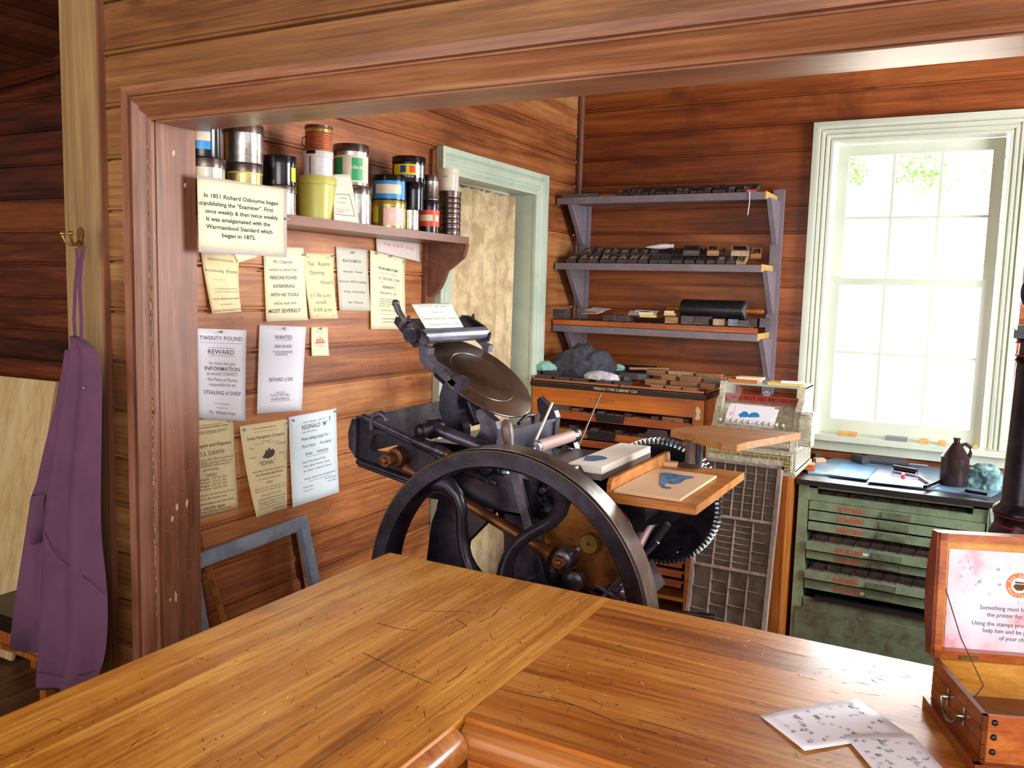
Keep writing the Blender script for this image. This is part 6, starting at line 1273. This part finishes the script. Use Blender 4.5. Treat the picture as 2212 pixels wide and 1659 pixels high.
a = atY(895, 951, 1.95); b = atY(964, 980, 1.95); MB().tube([a, b], .0155, 18).build('spring_barrel', M_iron2, press, smooth=50); MB().tube([b, b + (b - a).normalized() * .012], .0125, 16).build('barrel_cap', M_rust, press, smooth=50)
a = atY(930, 922, 2.0); b = atY(1052, 969, 2.0); MB().tube([a, b, b + (b - a) * .8], .0175, 18).build('roller_rod', M_iron2, press, smooth=60)
c = atY(912, 931, 1.955); MB().lathe([(.010, -.02), (.014, -.018), (.014, -.01), (.022, -.006), (.024, .03), (.028, .034), (.028, .075), (0, .075)], c, (0, 1, 0), 26).build('pivot_hub', M_iron, press, smooth=40)
mb = MB(); pts = [atY(x, y, 1.95) for x, y in ((803, 928), (803, 908), (810, 897), (822, 893), (831, 899), (835, 910))]; mb.tube(pts, [.009, .009, .0095, .010, .009, .008], 10); mb.build('strap_clamp', M_iron2, press, smooth=60)
mb = MB(); mb.box((-1.60, 1.985, zz(-.495)), (-1.578, 2.50, zz(-.385))); mb.build('tie_plate', M_iron2, press, bevel=.003)
mb = MB(); mb.box((-1.36, 2.0, zz(-.60)), (-1.02, 2.5, zz(-.505))); mb.build('bed_tie', M_iron, press, bevel=.006)
# machinery under the rails, behind the wheel
for (x0, y0, x1, y1, Y, r, m) in ((962, 1000, 1075, 1045, 2.0, .009, M_iron2), (985, 1045, 1060, 1070, 2.02, .010, M_iron), (950, 1010, 1060, 1080, 2.06, .008, M_iron), (1000, 990, 1080, 1030, 2.08, .012, M_iron2)):
    MB().tube([atY(x0, y0, Y), atY(x1, y1, Y)], r, 10).build('roller_arm', m, press, smooth=60)
for (x, y, Y, r) in ((1048, 1012, 2.0, .016), (1057, 1040, 2.0, .013), (1052, 1076, 2.02, .012), (1015, 1030, 2.03, .012), (1150, 1045, 2.05, .012), (1172, 1060, 2.05, .010), (1190, 1040, 2.06, .012), (1165, 1080, 2.05, .009)):
    MB().lathe([(r * .5, -.012), (r * .5, -.004), (r, -.003), (r, .02), (0, .02)], atY(x, y, Y), (0, 1, 0), 18).build('bolt', M_iron2, press, smooth=40)
mb = MB()
for k, (x, y) in enumerate(((1140, 1040), (1155, 1055), (1180, 1050), (1200, 1060), (1160, 1080), (1185, 1085), (1125, 1060))):
    p = atY(x, y, 2.08); mb.cbox((p.x, p.y, p.z), (.022, .03, .045), (0, .5 * k, 0))
mb.build('linkage', M_iron2, press, bevel=.003)
# ---- form rollers
def roller(x, y, Y0, Y1, X, r, mat, nm='form_roller'):
    p = atY(x, y, Y0); q = Vector((p.x, Y1, p.z)); p2 = p.copy()
    o = MB().cyl(p + Vector((0, .03, 0)), q - Vector((0, .03, 0)), r, 24).build(nm, mat, press, smooth=40)
    for c, s in ((p, 1), (q, -1)): MB().lathe([(r * .5, -.006), (r * .6, 0), (r * 1.25, .003), (r * 1.25, .022), (r * .9, .032), (0, .032)], c, (0, s, 0), 24).build('roller_truck', M_steel, o, smooth=40)
roller(1080, 1032, 2.03, 2.47, 0, .0205, M_pinkrol); roller(1071, 1062, 2.03, 2.47, 0, .0195, M_bluerol)
roller(1150, 969, 2.2, 2.50, 0, .019, M_pinkrol)
c = atY(1205, 985, 2.45); MB().cyl((c.x, 2.2, c.z), (c.x, 2.5, c.z), .016, 20).build('form_roller', M_pinkrol, press, smooth=40)
plate([(1205, 948), (1220, 952), (1222, 985), (1214, 1003), (1200, 1003), (1203, 975)], 2.49, .012, 'roller_saddle', M_iron2)
# ---- bed between horns
hN = [(1030, 886), (1038, 884), (1070, 911), (1075, 928), (1071, 965), (1040, 968), (1010, 955), (1028, 944), (1037, 930), (1037, 915), (1028, 900)]
hF = [(1160, 864), (1165, 858), (1197, 888), (1202, 902), (1196, 955), (1172, 952), (1174, 910), (1161, 886)]
plate(hN, 2.05, .03, 'bed_horn', M_iron2, bevel=.004); plate(hF, 2.47, .03, 'bed_horn', M_iron2, bevel=.004)
mb = MB(); mb.box((-1.215, 2.075, zz(-.62)), (-1.185, 2.475, zz(-.412))); mb.box((-1.22, 2.075, zz(-.418)), (-1.178, 2.475, zz(-.408))); mb.build('bed_plate', plain('bed_steel', '5a5c6a', .32, .6, '3a3c48', 8, .7), press, bevel=.002)
p = atX(1120, 915, -1.19); mb = MB(); mb.tube([p, p + Vector((0, .05, .018)), p + Vector((0, .1, .014))], .006, 8); mb.cbox((p.x, p.y + .11, p.z), (.012, .03, .03)); mb.build('chase_latch', M_iron, press, smooth=60)
# ---- disc bracket
plate([(956, 831), (949, 856), (948, 886), (957, 916), (972, 938), (1001, 945), (1001, 925), (998, 915), (988, 893), (986, 866), (992, 838), (1000, 820), (985, 812)], 2.12, .04, 'disc_bracket', M_iron, bevel=.006)
plate([(985, 880), (1003, 862), (1035, 866), (1052, 885), (1050, 905), (1030, 918), (1002, 915), (990, 903)], 2.28, .05, 'ratchet_case', M_iron, bevel=.01)
c = atY(1005, 945, 2.2); mb = MB(); mb.box((-1.42, 2.12, zz(-.50)), (-1.2, 2.5, zz(-.46))); mb.build('bracket_foot', M_iron, press, bevel=.004)
# ---- ink disc
DT = math.radians(37); DA_ = math.radians(-5); dn = Vector((math.sin(DT) * math.cos(DA_), math.sin(DT) * math.sin(DA_), math.cos(DT))); DC = Vector((-1.355, 2.3, zz(-.274))); DR = .181
dsk = MB().lathe([(0, -.012), (DR - .01, -.012), (DR, -.006), (DR, -.001), (DR - .002, 0), (0, 0)], DC, dn, 96).build('ink_disc', M_disc, press, smooth=35)
MB().lathe([(DR - .0022, .0002), (DR + .0004, -.0006), (DR + .0006, -.006), (DR + .0002, -.0065)], DC, dn, 96).build('bright_edge', M_steel, dsk, smooth=35) if False else None
MB().lathe([(DR + .0001, -.0055), (DR + .0008, -.0045), (DR + .0008, -.0015), (DR + .0001, -.0008)], DC, dn, 96, True).build('bright_edge', M_steel, dsk)
MB().lathe([(DR * .62, .0), (DR * .625, .0008), (DR * .63, .0)], DC, dn, 80, True).build('inner_ring', M_rim, dsk)
MB().lathe([(.026, -.012), (.03, -.05), (.055, -.055), (.055, -.075), (.02, -.08), (.02, -.12), (0, -.12)], DC, dn, 28).build('spindle', M_iron, press, smooth=40)
# arm carrying the disc and fountain
plate([(904, 744), (925, 753), (923, 767), (931, 781), (956, 797), (985, 828), (975, 838), (945, 808), (920, 797), (906, 778)], 2.12, .035, 'fountain_arm', M_iron2, bevel=.004)
plate([(1026, 735), (1038, 738), (1056, 746), (1054, 762), (1044, 760), (1040, 748)], 2.52, .03, 'fountain_arm', M_iron2, bevel=.003)
c = DC - dn * .02; mb = MB(); mb.tube([atY(950, 805, 2.13), DC - dn * .04 + Vector((-.05, -.05, 0)), DC - dn * .05], [.02, .02, .022], 12); mb.tube([DC - dn * .08, Vector((-1.36, 2.3, zz(-.42)))], .03, 16); mb.build('disc_stem', M_iron, press, smooth=60)
# ---- ink fountain
FX = -1.475; fa = atX(910, 727, FX); fb = atX(1046, 714, FX); fb.z = fa.z
ft = MB().cyl(fa, fb, .0205, 28).build('fountain_roller', plain('blued_steel_roller', '8a90a0', .3, .6, '5c6472', 10, .6), press, smooth=40)
tz = atX(1034, 684, FX - .075).z - fa.z
mb = MB(); y0, y1 = fa.y + .005, fb.y - .005
pr = [(-.020, .012), (-.072, tz), (-.082, tz), (-.040, -.018), (-.006, -.024)]
mb.prism(pr, lambda u, v, w: Vector((FX + u, w, fa.z + v)), (y0, y1)); mb.build('ink_trough', M_iron2, press, bevel=.002)
for y in (fa.y - .01, fb.y - .008):
    mb = MB(); pr = [(.024, -.002), (.016, -.030), (-.02, -.034), (-.095, tz - .012), (-.088, tz + .006), (-.066, tz + .006), (.0, .022)]
    mb.prism(pr, lambda u, v, w: Vector((FX + u, w, fa.z + v)), (y, y + .016)); ck = mb.build('trough_cheek', M_iron, press, bevel=.002)
    MB().lathe([(.008, 0), (.008, .012), (.005, .014), (.005, .022), (0, .022)], Vector((FX - .05, y + .008, fa.z + tz * .8)), (0.3, 0, 1), 6).build('thumb_screw', M_iron2, ck)
# ratchet wheel
rc = atY(884, 724, fa.y - .04); gr = MB(); n_ = 28; prf = []
for k in range(n_): a = 2 * PI * k / n_; prf += [(.0205 * math.cos(a), .0205 * math.sin(a)), (.024 * math.cos(a + .1), .024 * math.sin(a + .1))]
gr.prism(prf, lambda u, v, w: rc + Vector((u, w, v)), (0, .026)); rw = gr.build('ratchet_wheel', M_iron2, press)
for r_ in (.016, .010, .005): rw2 = MB().lathe([(r_, -.001 - (.02 - r_) * .15), (r_ + .0012, -.003 - (.02 - r_) * .15), (r_ - .0012, -.003 - (.02 - r_) * .15)], rc, (0, 1, 0), 24, True).build('turned_ring', M_iron, rw)
MB().cyl(rc + Vector((0, .02, 0)), fa, .012, 16).build('roller_shaft', M_iron2, press, smooth=40)
mb = MB(); mb.tube([atY(x, y, fa.y - .03) for x, y in ((855, 655), (861, 672), (868, 683), (873, 692), (868, 700), (866, 706))], [.011, .0095, .0085, .0095, .009, .008], 12)
mb.lathe([(0, -.012), (.009, -.009), (.012, 0), (.010, .008), (0, .012)], atY(855, 655, fa.y - .03), (.35, 0, 1), 16); mb.build('ratchet_handle', M_rust if False else plain('worn_handle_iron', '4a4044', .4, .6, '6c6268', 20, .6), press, smooth=60)
plate([(862, 700), (880, 698), (893, 700), (912, 718), (925, 738), (912, 748), (898, 728), (884, 706), (868, 706)], fa.y - .02, .012, 'pawl_arm', M_iron2, bevel=.002)
# ---- throw-off lever
a = atY(1103, 985, 1.975); b = atY(1186, 1300, 1.975); v = (b - a); mb = MB(); s = Vector((.0135, 0, 0))
for A_, B_ in ((a, b),):
    vv = [mb.b.verts.new(p + q + r) for p in (A_, B_) for q in (-s, s) for r in (Vector((0, -.007, 0)), Vector((0, .007, 0)))]
    for f in ((0, 1, 3, 2), (4, 6, 7, 5), (0, 4, 5, 1), (2, 3, 7, 6), (0, 2, 6, 4), (1, 5, 7, 3)): mb._f([vv[i] for i in f])
mb.build('throw_off_lever', M_iron2, press, bevel=.002)
a2 = atY(1092, 905, 1.975); d = (a2 - a); MB().lathe([(.010, 0), (.011, .01), (.0135, .035), (.0165, d.length * .55), (.0165, d.length * .75), (.012, d.length * .94), (0, d.length)], a, d, 20).build('lever_handle', plain('worn_brown_handle', '5a4440', .35, 0, '7c625c', 12, .5), press, smooth=60)
# ---- gear wheel at the far side
gc = Vector((-.877, 2.62, zz(-.672))); GR = .203; n_ = 84; prf = []
for k in range(n_):
    a = 2 * PI * k / n_; da = 2 * PI / n_
    for r_, f in ((GR - .013, -.30), (GR - .013, -.22), (GR + .003, -.12), (GR + .003, .12), (GR - .013, .22)): prf.append((r_ * math.cos(a + f * da), r_ * math.sin(a + f * da)))
mb = MB(); m = len(prf); ya, yb_ = gc.y, gc.y + .045
O = [[mb.b.verts.new((gc.x + u, y, gc.z + v)) for u, v in prf] for y in (ya, yb_)]
for i in range(m): j = (i + 1) % m; mb._f([O[0][i], O[0][j], O[1][j], O[1][i]])
I = [[mb.b.verts.new((gc.x + u * (GR - .03) / math.hypot(u, v), y, gc.z + v * (GR - .03) / math.hypot(u, v))) for u, v in prf] for y in (ya, yb_)]
for k in (0, 1):
    for i in range(m): j = (i + 1) % m; mb._f([O[k][i], O[k][j], I[k][j], I[k][i]])
gw = mb.build('gear_wheel', M_iron, press)
hcx = atY(1467, 1191, gc.y); hr = math.hypot(hcx.x - gc.x, hcx.z - gc.z)
web = MB(); R1 = GR - .028
# web with one round hole
n_ = 72; outer = [web.b.verts.new((gc.x + R1 * math.cos(2 * PI * k / n_), gc.y + .012, gc.z + R1 * math.sin(2 * PI * k / n_))) for k in range(n_)]
ha = math.atan2(hcx.z - gc.z, hcx.x - gc.x); 
inner = [web.b.verts.new((gc.x + .10 * math.cos(2 * PI * k / n_), gc.y + .012, gc.z + .10 * math.sin(2 * PI * k / n_))) for k in range(n_)]
k0 = int(round(ha / (2 * PI) * n_)) % n_
skip = {(k0 + d_) % n_ for d_ in (-2, -1, 0, 1)}
for k in range(n_):
    if k in skip: continue
    web._f([outer[k], outer[(k + 1) % n_], inner[(k + 1) % n_], inner[k]])
lo = [outer[(k0 + d_) % n_] for d_ in (-2, -1, 0, 1, 2)]; li = [inner[(k0 + d_) % n_] for d_ in (2, 1, 0, -1, -2)]
loop = lo + li; hc = Vector((gc.x + hr * math.cos(ha), gc.y + .012, gc.z + hr * math.sin(ha))); hn = []
for vtx in loop: dd_ = (vtx.co - hc).normalized(); hn.append(web.b.verts.new(hc + dd_ * .012))
for i in range(len(loop)): j = (i + 1) % len(loop); web._f([loop[i], loop[j], hn[j], hn[i]])
web._f(inner); o = web.build('gear_web', M_iron, gw); sdf = o.modifiers.new('s', 'SOLIDIFY'); sdf.thickness = .014; sdf.offset = 0
MB().lathe([(.118, -.004), (.122, -.010), (.126, -.004)], gc + Vector((0, .012, 0)), (0, 1, 0), 64, True).build('web_ridge', M_iron2, gw, smooth=60)
MB().lathe([(.02, -.03), (.03, -.028), (.034, .0), (.034, .04), (0, .04)], gc, (0, 1, 0), 28).build('gear_hub', M_iron2, gw, smooth=40)
MB().cyl(gc, dc + Vector((0, .05, 0)) * 1.0, .02, 16).build('crank_shaft', M_iron2, press, smooth=40)
# platen and cam parts right of the disc
plate([(1330, 1090), (1480, 1112), (1450, 1130), (1400, 1135), (1378, 1165), (1345, 1160), (1325, 1120)], 2.22, .22, 'platen_casting', M_iron, bevel=.006)
mb = MB(); a = atY(1375, 1178, 2.2); b = atY(1408, 1120, 2.3); mb.tube([a, a.lerp(b, .5) + Vector((0, 0, .006)), b], .019, 16); mb.build('cam_roller', plain('dusky_pink_iron', '6c4844', .5, .2), press, smooth=60)
p0 = atY(1383, 1206, 2.1); p1 = atY(1420, 1170, 2.1); MB().tube([p0, p1], .008, 4).build('bright_link', M_steel, press)
p0 = atY(1405, 1185, 2.12); p1 = atY(1437, 1140, 2.12); MB().tube([p0, p1, p1 + (p1 - p0) * .2], .0095, 4).build('dark_link', M_iron2, press)
for (x0, y0, x1, y1, r, m) in ((1300, 1292, 1370, 1215, .006, M_steel), (1318, 1300, 1385, 1232, .005, M_iron2), (1285, 1262, 1345, 1300, .006, M_iron2)):
    MB().tube([atY(x0, y0, 1.99), atY(x1, y1, 1.99)], r, 8).build('tie_rod', m, press, smooth=60)
c = atY(1352, 1282, 1.96); MB().lathe([(.009, -.02), (.013, -.018), (.013, -.004), (.016, -.003), (.016, .02), (0, .02)], c, (0, 1, 0), 20).build('bolt', M_steel, press, smooth=40)
c = atY(1240, 1255, 2.0); MB().lathe([(.02, -.02), (.03, -.012), (.03, .01), (0, .01)], c, (0, 1, 0), 20).build('bolt', M_iron2, press, smooth=40)
mb = MB()
for (x, y, w_, h_) in ((1255, 1275, .05, .02), (1320, 1285, .04, .03), (1280, 1290, .06, .03), (1200, 1270, .05, .05)): p = atY(x, y, 2.02); mb.cbox((p.x, 2.04, p.z), (w_, .05, h_), (0, .3, 0))
mb.build('lower_linkage', M_iron, press, bevel=.004)
plate([(1200, 1235), (1330, 1270), (1360, 1330), (1190, 1330)], 2.12, .3, 'lower_casting', M_iron)
a = atY(1432, 1320, 1.80); b = atY(1546, 1334, 1.80); MB().tube([a - (b - a) * .5, a, b], [.006, .006, .0085], 12).build('brake_rod', M_iron2, press, smooth=60)
# ---- feed and delivery tables
TZ = zz(-.5); tth = .022
Lq = [atZ(1318, 1062, TZ), atZ(1500, 1095, TZ), atZ(1606, 1022, TZ), atZ(1440, 985, TZ)]
tx0, tx1, ty0, ty1 = -.79, -.56, 1.965, 2.43
mb = MB(); mb.box((tx0, ty0, TZ - tth), (tx1, ty1, TZ)); tl = mb.build('delivery_board', W_board, press, bevel=.004)
mb = MB(); mb.prism([(ty0, TZ), (ty0, TZ + .022), (ty0 + .012, TZ + .036), (ty1 - .01, TZ + .036), (ty1, TZ + .022), (ty1, TZ)], lambda u, v, w: Vector((w, u, v)), (tx0, tx0 + .011)); mb.build('board_fence', W_board, tl, bevel=.002)
mb = MB(); mb.box((tx0 + .03, ty0 + .1, TZ - tth - .03), (tx1 - .04, ty1 - .1, TZ - tth)); mb.box((-.80, 2.12, TZ - .10), (-.74, 2.35, TZ - tth)); mb.build('board_bracket', M_iron, press, bevel=.005)
pc = atZ(1492, 1008, TZ)
ptop = atY(1492, 950, pc.y).z
MB().lathe([(.034, 0), (.036, .003), (.03, .008), (.018, .012), (.0165, .03), (.017, ptop - TZ - .01), (.02, ptop - TZ)], (pc.x, pc.y, TZ), (0, 0, 1), 24).build('table_pillar', plain('worn_pillar', '5c4c48', .4, .5, '7a6a62', 14, .6), press, smooth=40)
MB().lathe([(.012, 0), (.012, ptop - TZ)], (pc.x + .02, pc.y + .004, TZ), (0, 0, 1), 14).build('pillar_bolt', M_iron2, press, smooth=40)
UZ = ptop + .016
q = [atZ(x, y, UZ) for x, y in ((1449, 929), (1560, 957), (1592, 961), (1612, 955), (1730, 935), (1530, 919), (1500, 920), (1458, 924))]
mb = MB(); v0 = [mb.b.verts.new(p) for p in q]; v1 = [mb.b.verts.new(p - Vector((0, 0, .02))) for p in q]; mb._f(v0); mb._f(v1[::-1])
for i in range(len(q)): j = (i + 1) % len(q); mb._f([v0[i], v0[j], v1[j], v1[i]])
mb.build('feed_board', W_boardd, press, bevel=.003)
# second small board carrying a thick stack, nearer the wheel
SZ = zz(-.50); s0, s1, r0, r1 = -.985, -.885, 2.16, 2.56
mb = MB(); mb.box((s0, r0, SZ - .018), (s1, r1, SZ)); mb.build('small_board', plain('grey_board', '6c5c54', .5), press, bevel=.003)
mb = MB(); mb.tube([(-.93, 2.3, SZ - .02), (-.95, 2.32, SZ - .16)], .02, 12); mb.build('board_post', M_iron, press, smooth=60)
# things lying on the press
def stack(name, label, x0, x1, y0, y1, z, h, mat, n=6, sk=0.004):
    mb = MB(); r_ = random.Random(len(label))
    for k in range(n):
        dx, dy = r_.uniform(-sk, sk), r_.uniform(-sk, sk); mb.box((x0 + dx, y0 + dy, z + h * k / n), (x1 + dx, y1 + dy, z + h * (k + .85) / n))
    return tag(mb.build(name, mat), label, 'paper stack')
st = stack('paper_stack', 'thick white paper stack on the small board beside the flywheel', s0 + .0, s1 + .0, r0 + .0, r1 - .005, SZ + .0006, .020, plain('creamy_white_paper', 'f6f0e4', .7), 7, .0015)
mb = MB(); mb._f([mb.b.verts.new((s0 + .035 + .03 * math.cos(a) * (1 + .2 * math.sin(3 * a)), r0 + .10 + .045 * math.sin(a), SZ + .0215)) for a in [2 * PI * k / 20 for k in range(20)]]); mb.build('blue_print', M_blue, st)
st = stack('paper_stack', 'brown paper stack with a blue picture on the delivery board', tx0 + .014, tx1 - .045, ty0 + .012, ty1 - .13, TZ + .0006, .008, M_pap_k, 4, .002)
c = [atZ(x, y, TZ + .0092) for x, y in ((1426, 1022), (1440, 1020), (1470, 1026), (1500, 1029), (1497, 1033), (1480, 1036), (1470, 1044), (1455, 1046), (1440, 1043), (1435, 1050), (1452, 1053), (1448, 1056), (1432, 1054), (1424, 1046))]
mb = MB(); mb._f([mb.b.verts.new(p) for p in c]); mb.build('blue_print', M_blue, st)
card('wooden_block', 'small pale block at the back of the delivery board fence', 'block', atZ(1445, 1006, TZ), .05, .03, .1, TZ + .0006, M_pap_k, .012)
# label card on the fountain
P = [Vector((FX - .10, 0, 0))] * 4
y_ = lambda px, X: atX(px, 690, X).y
Pq = [atX(888, 657, FX - .09), atX(973, 656, FX - .09), atX(1001, 707, FX - .02), atX(919, 710, FX - .02)]
sheet('label_card', 'curved cream card about the press maker lying on the ink fountain', 'card', Pq, plain('white_cream_card', 'f4f0dc', .7), [('“PLATEN”  type  press', .48, .12, .09, .70), ('made by', .52, .36, .09, .26), ('Chandler and Price Company', .5, .60, .1, .90, .01), ('Cleveland Ohio U.S.A', .52, .84, .09, .78)], ink=M_inkg, curl=(0, 0), nrm=Vector((.7, -.2, .6)).normalized(), thick=.0006)
# wooden sticks
a = atY(1193, 871, 2.44); b = atY(1148, 972, 2.2); tag(MB().tube([a, b], .0042, 6).build('wooden_stick', M_pap_c), 'pale wooden stick leaning against the bed of the press', 'stick')
a = atY(1298, 850, 2.75); b = atY(1237, 992, 2.55); tag(MB().tube([a, b, b + (b - a) * .3], .0038, 6).build('metal_rod', plain('brown_rod', '6c5a50', .5)), 'thin brown rod leaning in front of the orange cabinet', 'rod')
